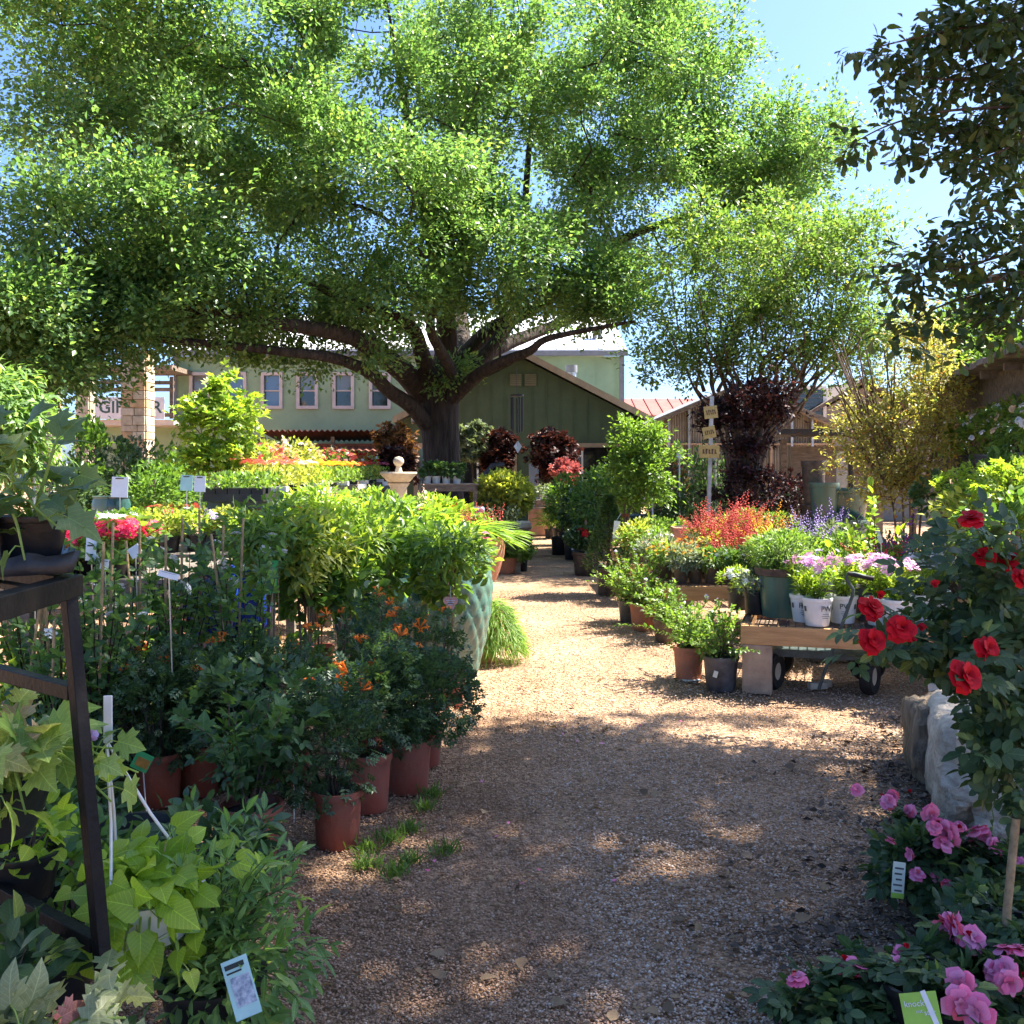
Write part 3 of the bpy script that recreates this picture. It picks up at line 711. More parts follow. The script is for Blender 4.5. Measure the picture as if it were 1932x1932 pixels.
for px, py in ((781,796),(1189,793)):
    c = thing('security_camera', 'small white dome camera under the %s eave of the gabled shop' % ('lower, oak-side' if px < 900 else 'eave end nearest the slender green tree, on the right'), 'camera', (AX(px,YS), YS-.07, AZ_(py,YS)))
    c['label'] = 'white dome camera on the shop wall beside the awning end' if px < 900 else 'white dome camera on the shop wall near the greenhouse'
    MB().box((0, .03, .03), (.14, .08, .14)).obj('bracket', M['white_paint'], c); MB().lathe([(0,-.09),(.05,-.07),(.07,-.02),(.07,.0),(0,.0)], 12, (0,-.03,0)).obj('dome', M['dark_glass'], c, True)
for i, px in enumerate((889, 899, 909)):
    c = thing('pendant_lamp', ['glowing amber pendant lamp inside the shop, nearest the oak trunk', 'glowing amber pendant lamp inside the shop, middle of three', 'glowing amber pendant lamp inside the shop, farthest from the oak'][i], 'lamp', (AX(px,YS-.1), YS-.02, AZ_(845,YS)), group='pendant lamps in the shop window')
    MB().tube([(0,0,.08),(0,0,.3)], .008, 5).obj('cord', M['iron_dark'], c); MB().lathe([(0,-.06),(.05,-.04),(.065,.0),(.05,.05),(.02,.08),(0,.08)], 12).obj('lamp_shade', M['lamp_glow'], c, True)

# ================================================================ two-storey green building
YB = 36.0
tb = thing('two_storey_building', 'pale green two-storey building with white metal roof behind the shop', 'building', (0, YB, 0))
bx0, bx1 = AX(330,YB), AX(1178,YB)-.12; ez = AZ_(672,YB)
wins = [AX(x,YB) for x in (378,445,513,580,648,717,785,852,919)]; ww, wh, wc = .60, 1.13, AZ_(737,YB)
cut = sorted(wins); mb = MB()
mb.box(((bx0+bx1)/2, .15, (wc-wh/2)/2), (bx1-bx0, .3, wc-wh/2)); mb.box(((bx0+bx1)/2, .15, (wc+wh/2+ez)/2), (bx1-bx0, .3, ez-wc-wh/2))
xs_ = [bx0]
for c in cut: xs_ += [c-ww/2, c+ww/2]
xs_.append(bx1)
for a, b in zip(xs_[::2], xs_[1::2]): mb.box(((a+b)/2, .15, wc), (b-a, .3, wh))
mb.box((bx1-.15, 5.3, ez/2), (.3, 9.9, ez)); mb.box((bx0+.15, 5.3, ez/2), (.3, 9.9, ez)); mb.box(((bx0+bx1)/2, 10.1, ez/2), (bx1-bx0-.7, .3, ez))
mb.obj('wall', M['light_green_paint'], tb)
for i in range(24):
    x = bx0+.3+i*.66
    if x < bx1-.1 and all(abs(x-c) > .5 for c in wins): MB().box((x, -.006, ez/2), (.035, .012, ez-.3)).obj('batten', M['light_green_paint'], tb)
for i, c in enumerate(wins):
    fr = frame_rect(c-ww/2+.03, c+ww/2-.03, wc-wh/2+.03, wc+wh/2-.03, -.03, .11, .10, 'window', M['pink_trim'], tb)
    MB().box((c, .09, wc+wh/4), (ww-.06, .02, wh/2-.05)).obj('pane', M['blind_glass' if i not in (1, 2) else 'sky_reflection_glass'], fr)
    MB().box((c, .11, wc-wh/4), (ww-.06, .02, wh/2-.05)).obj('pane', M['dark_glass' if i not in (1, 2) else 'sky_reflection_glass'], fr)
    MB().box((c, .07, wc), (ww-.07, .05, .05)).obj('sash_rail', M['pink_trim'], fr)
rz = AZ_(598, YB+5.2)
for s, y0, y1 in ((1, -.35, 5.2), (-1, 10.75, 5.2)):
    mb = MB(); mb.prism([(bx0-.2, y0, ez+.12), (bx1+.16, y0, ez+.12), (bx1+.16, y1, rz), (bx0-.2, y1, rz)], (0, 0, .08)); mb.obj('roof', M['white_roof'], tb)
for i in range(22):
    x = bx0+.1+i*.74
    if x < bx1+.15: MB().beam((x, -.34, ez+.225), (x, 5.15, rz+.10), .04, .05).obj('roof_seam', M['white_roof'], tb)
MB().box(((bx0+bx1)/2, -.37, ez+.06), (bx1-bx0+.4, .14, .17)).obj('gutter', M['gutter_grey'], tb)
MB().beam((bx1+.02, -.12, 0), (bx1+.02, -.12, ez), .16, .1).obj('downpipe', M['gutter_grey'], tb)
MB().beam((AX(333,YB), -.12, 0), (AX(333,YB), -.12, ez), .1, .08).obj('downpipe', M['gutter_grey'], tb)
for px in (1127, 1137):
    x = AX(px, YB); y = 1.2; z = ez+.2+(y+.35)*(rz-ez-.12)/5.55
    v = MB().tube([(x, y, z-.1), (x, y, z+.32)], .09, 10).obj('roof_vent', M['gutter_grey'], tb, True); MB().tube([(x, y, z+.32), (x, y, z+.40)], .14, 10).obj('cap', M['gutter_grey'], v, True)
# corrugated awning on its front
ay = 33.2; aw = thing('corrugated_awning', 'brown-red corrugated metal awning in front of the pale green wall', 'awning', (0, ay, 0))
x0, x1 = AX(488,ay), AX(764,ay); n_ = 58
def corr(x0, x1, ya, za, yb, zb, n_, amp, name, m, parent, th=.012):
    V = []; F = []
    for i in range(n_*4+1):
        x = x0+(x1-x0)*i/(n_*4); d = amp*math.sin(i*math.pi/2)
        V += [(x, ya, za+d), (x, yb, zb+d), (x, ya, za+d-th), (x, yb, zb+d-th)]
    for i in range(n_*4):
        a = i*4; b = a+4; F += [(a, b, b+1, a+1), (a+2, a+3, b+3, b+2), (a, a+2, b+2, b), (a+1, b+1, b+3, a+3)]
    return MB().add(V, F).obj(name, m, parent)
corr(x0, x1, 0, AZ_(812,ay), 2.7, AZ_(812,ay)-.25, 26, .035, 'corrugated_sheet', M['awning_red'], aw)
corr(AX(560,ay), AX(740,ay), .35, AZ_(842,ay), -.25, AZ_(850,ay), 14, .03, 'lower_sheet', M['awning_sunlit'], aw)
for x in (x0+.1, (x0+x1)/2, x1-.1): MB().box((x, .2, 1.3), (.12, .12, 2.6)).obj('post', M['old_wood'], aw)
MB().box(((x0+x1)/2, 1.2, 1.2), (x1-x0-.4, .1, 2.4)).obj('back_board', M['awning_red'], aw)

# ================================================================ balcony with the sign, stone pillars
bal = thing('balcony', 'timber balcony with brown rails between the stone pillars', 'balcony', (0, 34, 0))
xa, xb = AX(150,34), AX(328,34)
MB().box(((xa+xb)/2, 1, AZ_(797,34)), (xb-xa, 2, .18)).obj('deck', M['pink_trim'], bal)
for z in (AZ_(783,34), AZ_(735,34), AZ_(722,34)): MB().box(((xa+xb)/2, 0, z), (xb-xa, .1, .12)).obj('rail', M['old_wood'], bal)
for x in (xa+.1, (xa+xb)/2+.2, xb-.1): MB().box((x, .06, AZ_(750,34)), (.12, .02, 1.4)).obj('post', M['old_wood'], bal)
MB().box(((xa+xb)/2, 1.9, AZ_(860,34)), (xb-xa, .15, 2.2)).obj('wall', M['light_green_paint'], bal)
MB().box(((xa+xb)/2-.2, .9, AZ_(694,34)), (xb-xa+.4, 2.2, .16)).obj('roof', M['old_wood'], bal)
sg = thing('banner_sign', 'white banner reading GIFT hung on the balcony between stone pillars', 'sign', (0, 33.9, 0))
MB().box((AX(243,33.9), -.04, AZ_(770,33.9)), (AX(312,33.9)-AX(176,33.9), .02, .72)).obj('board', M['sign_white'], sg)
def text(s, x, z, size, parent, m, y=-.055, rot=0, ext=.004):
    c = bpy.data.curves.new('lettering', 'FONT'); c.body = s; c.size = size; c.extrude = ext; c.align_x = 'LEFT'; c.offset = .012*size
    c.materials.append(m); o = bpy.data.objects.new('lettering', c); COL.objects.link(o); o.parent = parent
    o.location = (x, y, z); o.rotation_euler = (R(90), 0, rot); return o
text('GIFT', AX(187,33.9), AZ_(779,33.9), .56, sg, M['sign_ink']); text('R', AX(287,33.9), AZ_(779,33.9), .56, sg, M['sign_ink'])
def pillar(px0, px1, ytop, d, side, label):
    x0, x1 = AX(px0,d), AX(px1,d); h = AZ_(ytop,d); wd = x1-x0
    t = thing('stone_pillar', label, 'pillar', ((x0+x1)/2, d, 0), 0, 'stone pillars by the balcony')
    MB().box((0, wd/2, h/2), (wd-.06, wd-.06, h-.02)).obj('mortar_core', M['concrete'], t)
    rr = random.Random(px0); z = .03; k = 0
    ms = [M['stone_'+str(i)] for i in range(4)]
    while z < h-.05:
        hh = min(rr.uniform(.16, .34), h-z)
        for (ux, uy, ox, oy) in ((1,0,0,0), (0,1,wd/2,wd/2)):
            u = -wd/2; 
            while u < wd/2-.02:
                lw = rr.uniform(.2, .45)
                if wd/2-u-lw < .15: lw = wd/2-u
                c = u+lw/2; j = rr.uniform(0, .025); q = .012
                if ux: MB().box((c, .0-j/2+.01, z+hh/2), (lw-q, .06+j, hh-q)).obj('stone', ms[rr.randrange(4)], t, bevel=.012)
                else: MB().box((wd/2+j/2-.01, wd/2+c, z+hh/2), (.06+j, lw-q, hh-q)).obj('stone', ms[rr.randrange(4)], t, bevel=.012)
                u += lw
        z += hh
    return t
for i, c in enumerate(((.50,.41,.30), (.47,.41,.33), (.53,.45,.34), (.50,.34,.19))): defm('stone_%d' % i, c, .9, .15, 5, .3, 20)
pillar(60, 98, 700, 26, 1, 'rough stone pillar rising beyond the willow-leaved tree, half hidden')
pillar(143, 168, 690, 29, 1, 'narrow stone pillar just beside the GIFT lettering')
pillar(228, 274, 660, 26, 1, 'broad stone pillar standing in front of the banner sign')

# ================================================================ red roof, greenhouse, house behind
rb = thing('red_roof_building', 'low building with dusty red standing-seam roof beyond the greenhouse', 'building', (0, 44, 0))
x0, x1 = AX(1150,44), AX(1420,44); z0, z1 = AZ_(787,44), AZ_(753,46)
MB().prism([(x0,0,z0),(x1,0,z0),(x1,3,z1),(x0,3,z1)], (0,0,.08)).obj('roof', M['red_roof'], rb)
for i in range(12): MB().beam((x0+.2+i*.55, -.01, z0+.10), (x0+.2+i*.55, 2.98, z1+.10), .045, .05).obj('roof_seam', M['red_roof'], rb)
MB().box(((x0+x1)/2, .25, z0-.08), (x1-x0, .1, .16)).obj('fascia', M['cast_stone'], rb); MB().box(((x0+x1)/2, 1.0, (z0-.18)/2), (x1-x0-.4, .3, z0-.18)).obj('wall', M['house_wall'], rb)
gh = thing('greenhouse', 'grey greenhouse clad in ribbed clear sheets with white frame bars', 'greenhouse', (0, 24, 0))
gx0, gx1, gxp = AX(1222,24), AX(1570,24), AX(1392,24); ge, gp = AZ_(802,24), AZ_(728,24)
def gz(x): return ge+(gp-ge)*(1-abs(x-gxp)/(gx1-gxp)) if x > gxp else ge+(gp-ge)*(x-gx0)/(gxp-gx0)
ns_ = 9
for i in range(ns_):
    a = gx0+(gx1-gx0)*i/ns_; b = gx0+(gx1-gx0)*(i+1)/ns_; V = []; F = []; k_ = 24
    for j in range(k_+1):
        x = a+.004+(b-a-.008)*j/k_; y = .022*math.sin(j*math.pi/1.5); V += [(x, y, .1), (x, y, gz(x)-.04)]
    F = [(2*j, 2*j+2, 2*j+3, 2*j+1) for j in range(k_)]
    MB().add(V, F).obj('wall_panel', M['poly_sheet'], gh, True)
for i in range(ns_+1):
    x = gx0+(gx1-gx0)*i/ns_; MB().box((x, -.05, gz(x)/2), (.05, .05, gz(x)-.06)).obj('frame_post', M['galvanised' if i % 3 else 'concrete'], gh)
for z in (AZ_(838,24), AZ_(902,24)): MB().box(((gx0+gx1)/2, -.05, z), (gx1-gx0, .04, .05)).obj('frame_bar', M['concrete'], gh)
for s, xe in ((-1, gx0-.15), (1, gx1+.15)):
    MB().prism([(gxp, -.3, gp), (xe, -.3, ge-.04), (xe, -.3, ge+.01), (gxp, -.3, gp+.05)], (0, 8, 0)).obj('roof', M['poly_sheet'], gh)
    MB().beam((gxp, -.33, gp-.01), (xe, -.33, ge-.06), .05, .09).obj('barge_board', M['grey_wood'], gh)
hs = thing('house', 'brown-roofed house with a louvred window behind the crape myrtle', 'house', (0, 31, 0))
hx0, hx1, hxp = AX(1465,31), AX(1775,31), AX(1628,31); he, hp = AZ_(820,31), AZ_(722,31)
MB().prism([(hx0,0,0),(hx1,0,0),(hx1,0,he),(hxp,0,hp-.15),(hx0,0,he)], (0,8,0)).obj('wall', M['house_wall'], hs)
for a, b in ((hx0-.3, hxp), (hxp, hx1+.3)):
    za, zb = (he-.15, hp) if b == hxp else (hp, he-.15)
    MB().prism([(a,-.35,za),(b,-.35,zb),(b,-.35,zb+.12),(a,-.35,za+.12)], (0,8.7,0)).obj('roof', M['house_roof'], hs)
wx0, wx1 = AX(1475,31), AX(1558,31)
fr = frame_rect(wx0+.1, wx1-.1, AZ_(803,31), AZ_(735,31), -.04, .1, .08, 'window', M['white_paint'], hs)
MB().box(((wx0+wx1)/2, -.02, AZ_(769,31)), (wx1-wx0-.2, .02, AZ_(735,31)-AZ_(803,31))).obj('pane', M['dark_glass'], fr)
for i in range(8): MB().beam((wx0+.12, -.06, AZ_(799-i*8,31)), (wx1-.12, -.06, AZ_(799-i*8,31)), .02, .05).obj('louver', M['grey_steel'], fr)
# wooden pergola on the right
pg = thing('pergola', 'weathered timber pergola with stepped roof boards over hanging pots', 'pergola', (0, 0, 0))
A, B = Vector((5.12, 12.2, 2.30)), Vector((4.02, 7.2, 2.30)); dv = (B-A).normalized(); nv = Vector((-dv.y, dv.x, 0)); nv = nv if nv.x > 0 else -nv
MB().beam(A, B, .09, .27).obj('beam', M['old_wood'], pg)
MB().beam(A+nv*2.6, B+nv*2.6, .09, .24).obj('beam', M['old_wood'], pg)
L_ = (B-A).length; nb = 20
for i in range(nb):
    c = A+dv*(i+.35)*L_/nb; zt = 2.472+.012*(i % 2)
    bm_ = MB(); a = c-nv*.32+Vector((0,0,zt-2.3)); b = c+nv*2.9+Vector((0,0,zt-2.3)); bm_.beam(a, b, .25, .05)
    bm_.obj('roof_board', M['shingle_wood'], pg, bevel=.004)
for i in range(6):
    c = A+dv*(i+.3)*L_/6; MB().beam(c-nv*.18+Vector((0,0,.135)), c+nv*2.8+Vector((0,0,.135)), .05, .1).obj('rafter', M['shingle_wood'], pg)
for t in (.02, .36, .68, .98):
    c = A+dv*L_*t; MB().box((c.x, c.y, 1.09), (.12, .12, 2.18), math.atan2(dv.x, -dv.y)).obj('post', M['grey_wood'], pg)
for t in (.3, .8):
    c = A+nv*2.6+dv*L_*t; MB().box((c.x, c.y, 1.09), (.12, .12, 2.18)).obj('post', M['grey_wood'], pg)
c0, c1 = A+dv*.2+Vector((0,0,1.46-2.3)), B+Vector((0,0,1.46-2.3))
MB().beam(c0, c1, .26, .04).obj('shelf', M['old_wood'], pg)
rp = thing('rust_red_screen', 'rust-red weathered panel standing under the pergola shelf', 'screen', (AX(1797,10.8), 10.8, 0), .2)
MB().box((0,0,.75), (.24,.03,1.30)).obj('panel', M['rust_panel'], rp); MB().box((-.13,0,.72), (.03,.05,1.44)).obj('stile', M['old_wood'], rp); MB().box((.13,0,.72), (.03,.05,1.44)).obj('stile', M['old_wood'], rp)
ls = thing('louvred_shutter', 'grey louvred shutter between the rust-red panel and rust-red post', 'shutter', (AX(1846,10.2), 10.2, 0), .15)
for s in (-.1, .1): MB().box((s,0,.8), (.025,.035,1.4)).obj('stile', M['grey_wood'], ls)
for i in range(20): MB().beam((-.088,0,.15+i*.065), (.088,0,.15+i*.065), .03, .012).obj('slat', M['grey_wood'], ls)
rp2 = thing('rust_red_post', 'narrow rust-red board standing beside the louvred shutter', 'post', (AX(1886,9.6), 9.6, 0)); MB().box((0,0,.7), (.1,.04,1.4)).obj('board', M['rust_panel'], rp2, bevel=.004)
# ================================================================ trees
oak = thing('oak_tree', 'huge spreading oak whose crown covers the top of the yard', 'tree', (AX(834,20), 20, 0))
ob_ = oak.location
mb = MB(); mb.tube([Vector(P(836,885,20))*1-Vector(ob_)+Vector((0,0,-1.6)), P(836,960,20)-ob_, P(834,870,20)-ob_, P(830,800,20)-ob_, P(826,755,20)-ob_, P(824,715,20)-ob_], [.56,.43,.36,.37,.42,.44], 20)
for a in (.4, 1.9, 3.3, 4.9): mb.tube([Vector((math.cos(a)*.85, math.sin(a)*.85, -.05)), Vector((math.cos(a)*.5, math.sin(a)*.5, .12)), Vector((math.cos(a)*.28, math.sin(a)*.28, .7))], [.1,.2,.2], 8)
mb.obj('trunk', M['bark'], oak, True)
limbs = [([(806,800,19.8),(775,765,19.4),(735,738,18.8),(700,705,18),(660,685,17.2),(610,672,16.5),(540,664,16),(430,652,15.6),(300,640,15)], .17, .05),
 ([(800,745,19.9),(765,705,19.2),(720,670,18),(675,640,17),(620,625,16.4),(540,612,15.8),(400,590,15.4),(240,560,15)], .25, .06),
 ([(815,730,19.7),(795,665,19),(775,615,18.4),(720,590,18),(640,560,17.2),(520,500,16.6)], .19, .05),
 ([(828,720,20),(842,660,20.2),(838,560,20),(822,480,19.6),(800,380,19),(770,230,18.5),(740,60,18.2)], .27, .05),
 ([(838,725,19.6),(850,700,18.9),(830,660,18.2),(812,620,17.6),(815,560,17),(790,470,16.5)], .15, .05),
 ([(845,725,20.1),(880,670,20.6),(930,620,21),(1000,585,21),(1060,545,20.8),(1115,485,20.6),(1200,440,20.5),(1320,400,20.3),(1450,370,20)], .22, .05),
 ([(850,735,19.9),(900,690,20.2),(940,640,20.6),(965,600,21),(985,520,21.4),(990,400,21.4),(1000,260,21.2),(1020,100,21)], .20, .04),
 ([(855,750,19.6),(905,705,18.8),(955,680,18.2),(1000,662,17.8),(1030,640,17.6),(1110,622,17.4),(1200,606,17.3)], .15, .025),
 ([(832,720,20.3),(870,640,22),(860,520,24),(900,380,25.5),(960,240,26)], .28, .07),
 ([(840,720,20.2),(930,660,22),(1080,600,24),(1250,520,25)], .24, .06)]
seeds = []; mb = MB()
for pts, r0, r1 in limbs:
    sm = limb(mb, [P(*p)-ob_ for p in pts], r0, r1, 10); seeds += [tuple(q) for q in sm[3:]]
def B_(x, y, d, rx, ry, rz, k): return (P(x, y, d)-ob_, (rx/PX*d, rz, ry/PX*d), k)
blobs = [B_(200,80,15.5,220,120,2.6,85), B_(210,450,15,210,105,2.6,90), B_(120,230,15,90,40,1.2,12), B_(70,630,14,170,95,2.2,90), B_(300,620,15.5,120,50,1.8,28), B_(430,120,17,240,190,3,110), B_(470,300,16.5,230,110,2.5,70), B_(420,560,16,250,85,2.2,85), B_(50,690,14.3,110,36,1.5,28),
 B_(780,120,18,270,200,3.2,130), B_(760,380,17,230,120,2.6,90), B_(700,560,17.5,200,70,2.,55), B_(930,470,17.6,140,110,1.8,50), B_(1120,180,20,210,200,3.2,95), B_(1180,380,20,230,120,2.5,85), B_(1390,300,20,150,85,2.2,50), B_(1090,545,19,130,52,1.8,40),
 B_(1500,330,20,100,95,1.8,40), B_(1560,260,20,60,60,1.2,12), B_(1290,170,20.5,130,110,2.4,45), B_(1210,70,21,110,110,2.4,40), B_(1480,450,19.5,110,70,1.8,30), B_(650,-260,18,520,150,4,90), B_(900,180,25,430,220,2.5,110), B_(350,350,21,330,230,2.5,100), B_(900,560,23.5,330,60,1.8,40), B_(1180,590,18,90,30,1.,12), B_(600,655,17,170,22,1.3,18)]
blobs = [(c, (rd[0]-.25, max(rd[1]-.2, .5), max(rd[2]-.15, .2)), max(2, int(k*.43))) for c, rd, k in blobs]
crown(oak, blobs, 620, 'diamond', .088, 'oak_leaf', .74, fillp=.33, flat=.62, wid=1.15, mb=mb, seeds=seeds, org=np.array(P(828,720,20)-ob_), r0=.009, maxr=.10, pull=.18)
if 0: crown(oak, blobs, 340, 'diamond', .092, 'oak_leaf', .78, mb, seeds, np.array(P(828,720,20)-ob_), r0=.009, maxr=.10, pull=.18)
# leaf tufts sprouting round the fork
r = RNG(); O, out, _ = clumpy(r, P(840,705,19.3)-ob_, (.7,.45,.55), 700, 9, .12); D, N = orient(r, out); leafmesh('foliage', 'diamond', O, D, N, .10*(.6+.6*r.random(700)), M['oak_leaf'], oak, kind='stuff')
mb.obj('limbs', M['bark'], oak, True)

def tree(name, label, base, trunk, blobs, leaves, T, s, m, cr, r0=.006, bark='twig', group=None, limbs=None, maxr=.06, tr=(.06,.03), up=.1, wid=1.):
    base = Vector(base); t = thing(name, label, 'tree' if 'shrub' not in name else 'shrub', base, 0, group); mb = MB(); sd = []
    for pts in trunk:
        sm = limb(mb, [Vector(q)-base for q in pts], tr[0], tr[1], 7); sd += [tuple(q) for q in sm[2:]]
    crown(t, [(Vector(c)-base, rd, k) for c, rd, k in blobs], leaves, T, s, M_(m), cr, mb, sd, np.array(sd[0]), r0=r0, maxr=maxr, up=up, wid=wid)
    mb.obj('trunk', M[bark], t, True); return t
def M_(k): return k
def B2(x, y, d, rx, ry, rz, k): return (P(x, y, d), (rx/PX*d, rz, ry/PX*d), k)
# crape myrtle: a vase of many thin stems
d = 16.5; gb = Vector((AX(1405,d), d, 0)); rs = random.Random(8); tr_ = []
for i in range(26):
    tx = 1260+i*15.5+rs.uniform(-12,12); ty = rs.uniform(500,610); mx = 1405+(tx-1405)*.55
    j = lambda q: rs.uniform(-q, q)
    tr_.append([gb+Vector((j(.15), j(.12), 0)), P(1400+(tx-1405)*.18+j(6), 850, d), P(1405+(tx-1405)*.36+j(14), 785, d+j(.4)), P(mx+j(18), 735, d+j(.5)), P(1405+(tx-1405)*.74+j(20), 688, d+j(.8)), P(1405+(tx-1405)*.9+j(22), 640, d+j(1)), P(tx, ty, d+j(1.3))])
    if i % 2: tr_.append([P(mx, 738, d), P(mx+j(40), 690, d+j(.6)), P(mx+j(80), 640+j(20), d+j(1))])
tree('crape_myrtle', 'vase-shaped crape myrtle with many thin dark stems', gb, tr_, [B2(1420,500,d,170,95,1.6,100), B2(1330,600,d,100,75,1.3,50), B2(1540,560,d,110,110,1.4,80), B2(1620,480,d,70,60,1.,34), B2(1640,640,d,90,75,1.,46), B2(1250,680,d,55,36,.6,12), B2(1420,660,d-.4,160,55,1,34), B2(1330,420,d,60,40,.8,14), B2(1480,395,d,50,30,.8,10), B2(1570,440,d,50,40,.8,14), B2(1540,690,d,80,35,.8,16), B2(1330,700,d,60,30,.7,12)], 90, 'diamond', .08, 'myrtle_leaf', .33, r0=.005, tr=(.035,.009), maxr=.02)
# burgundy loropetalum in front of it
d = 15.2; gb = Vector((AX(1415,d), d, 0))
t = tree('burgundy_shrub', 'tall dark burgundy shrub with bare trunk in front of the greenhouse', gb, [[gb, P(1412,900,d), P(1405,800,d), P(1400,760,d)], [gb+Vector((.1,0,0)), P(1428,880,d), P(1440,790,d), P(1450,740,d)], [gb+Vector((-.1,.1,0)), P(1405,880,d), P(1375,780,d)]],
 [B2(1410,772,d,68,32,.5,30), B2(1452,738,d,36,24,.4,12), B2(1350,790,d,26,26,.3,9), B2(1408,830,d,26,34,.3,13), B2(1450,930,d,75,45,.7,24), B2(1380,925,d,40,30,.4,9)], 105, 'diamond', .075, 'plum_leaf', .19, r0=.006, tr=(.055,.03))
# sparse golden twiggy tree on the right
d = 10.5; gb = Vector((AX(1715,d), d, 0)); rs = random.Random(4); tr_ = []
for bx, by in ((1690,990),(1705,1000),(1722,1005),(1735,1005)):
    kx = bx+(bx-1713)*.5; tr_.append([P(bx+(bx-1713)*-.2,1165,d), P(bx,1000,d), P(kx,920,d)])
    for i in range(9):
        tx = rs.uniform(1565,1795); ty = rs.uniform(630,830); tr_.append([P(kx,922,d), P(kx+(tx-kx)*.5, 850+rs.uniform(-30,20), d+rs.uniform(-.3,.3)), P(tx, ty, d+rs.uniform(-.7,.7))])
tree('golden_shrub_tree', 'sparse golden-leaved twiggy tree with three slim trunks near the pergola', gb, tr_, [B2(1680,860,d,105,75,.7,110), B2(1745,740,d,48,95,.6,80), B2(1640,790,d,80,60,.6,50), B2(1735,630,d,34,60,.4,40), B2(1700,925,d,55,30,.5,20)], 38, 'diamond', .05, 'bronze_leaf', .17, r0=.003, bark='pale_bark', tr=(.02,.006), maxr=.008)
# evergreen whose boughs reach in from the top right and shade the near path
ev = thing('evergreen_tree', 'dark glossy-leaved tree reaching in from the top corner', 'tree', (5.6, 5.2, 0)); eb = ev.location
mb = MB(); sd = limb(mb, [(0,0,-.1),(-.05,.05,1.5),(-.2,.1,3),(-.3,.2,4.6),(-.2,.3,6.6),(.1,.4,9.)], .26, .10, 10)[6:]
for pts in ([(-.1,.05,2.6),(-1.2,.9,3.2),(-2.2,1.2,3.6),(-3.0,1.4,3.75)], [(-.2,.1,2.2),(-1.2,.8,2.55),(-2.2,1.1,2.75),(-2.9,1.2,2.7)], [(-.25,.2,6),(-1.2,.4,8),(-2.4,.6,9.2)], [(-.2,.3,6.4),(-.8,1.6,8.4),(-1.6,2.4,9.4)], [(-.2,.3,6.2),(-.6,-1.2,8.2),(-1.4,-1.8,9.2)], [(-.1,.3,6.5),(1.2,-1,8.5)], [(-.1,.3,6.8),(1.4,1.4,8.8)]): sd += limb(mb, pts, .09, .02, 7)[2:]
def V3(x, y, z): return Vector((x+2.4, y+.93, z+3.8))-eb
ebl = [(P(1900,100,6.0)-eb, (.36,.6,.36), 24), (P(1810,50,6.2)-eb, (.18,.4,.15), 6), (P(1905,240,6)-eb, (.2,.5,.12), 6), (P(1925,470,6)-eb, (.15,.5,.2), 7), (P(1910,560,6)-eb, (.16,.4,.08), 4),
       (V3(4.2,6.6,5.6), (1.3,1.0,.7), 46), (V3(2.4,6.7,5.7), (1.5,.8,.55), 56), (V3(.9,6.5,5.8), (.9,.8,.5), 26), (V3(3.4,4.6,5.5), (1.6,1.2,.7), 62), (V3(1.4,4.8,5.7), (1.3,1.3,.6), 54), (V3(.2,5.0,5.8), (.7,1.3,.5), 24), (V3(4.2,2.4,5.4), (1.6,1.4,.7), 50), (V3(2.0,2.6,5.6), (1.5,1.3,.6), 44), (V3(.4,2.9,5.7), (.8,1.2,.5), 16), (V3(5.8,5,6), (1.4,1.8,.8), 60), (V3(4.8,4.5,4.6), (.9,1.2,.4), 24), (V3(5.0,4.2,5.2), (1.2,1.6,.6), 50), (V3(3.0,3.6,5.6), (1.6,1.4,.6), 40), (V3(1.2,3.6,5.8), (1.2,1.2,.5), 26)]
crown(ev, ebl[5:], 80, 'oblan', .125, 'magnolia_leaf', .36, mb, [tuple(q) for q in sd], np.array((-.2,.3,6)), r0=.006, maxr=.04, pull=.15, up=-.1, jit=.9, wid=1.35)
crown(ev, ebl[:5], 60, 'oblan', .078, 'magnolia_leaf', .2, mb, [tuple(q) for q in sd], np.array((-.2,.1,3)), r0=.004, maxr=.02, pull=.1, up=-.1, jit=.9, wid=1.35)
rr0 = RNG(); tw = []
for line in ([(1930,30),(1780,60),(1690,80),(1635,95)], [(1930,130),(1800,150),(1700,140),(1670,165)], [(1930,200),(1780,210),(1680,235),(1600,275)], [(1900,230),(1760,260),(1690,300)], [(1930,180),(1830,240),(1720,215)], [(1940,260),(1850,300),(1800,285)], [(1940,280),(1900,330),(1855,350)], [(1930,280),(1880,310)],
             [(1940,420),(1850,430),(1770,455),(1745,475)], [(1930,470),(1830,500),(1740,520),(1715,545)], [(1940,540),(1830,560),(1750,590),(1690,640)], [(1930,560),(1860,600),(1800,640)], [(1900,400),(1850,395)], [(1700,500),(1640,505)], [(1930,600),(1880,625)]):
    dd_ = 6+rr0.normal()*.2; sm = limb(mb, [P(x, y, dd_)-eb for x, y in line], .011, .003, 5, 7)
    for i, q in enumerate(sm):
        for k in range(1): tw.append((q+Vector((rr0.normal()*.05, rr0.normal()*.06, rr0.normal()*.05-.03)), (.02,.02,.02), 1))
crown(ev, tw, 12, 'oblan', .074, 'magnolia_leaf', .10, name='spray', up=-.35, jit=.8, wid=1.3)
mb.obj('trunk', M['twig'], ev, True)
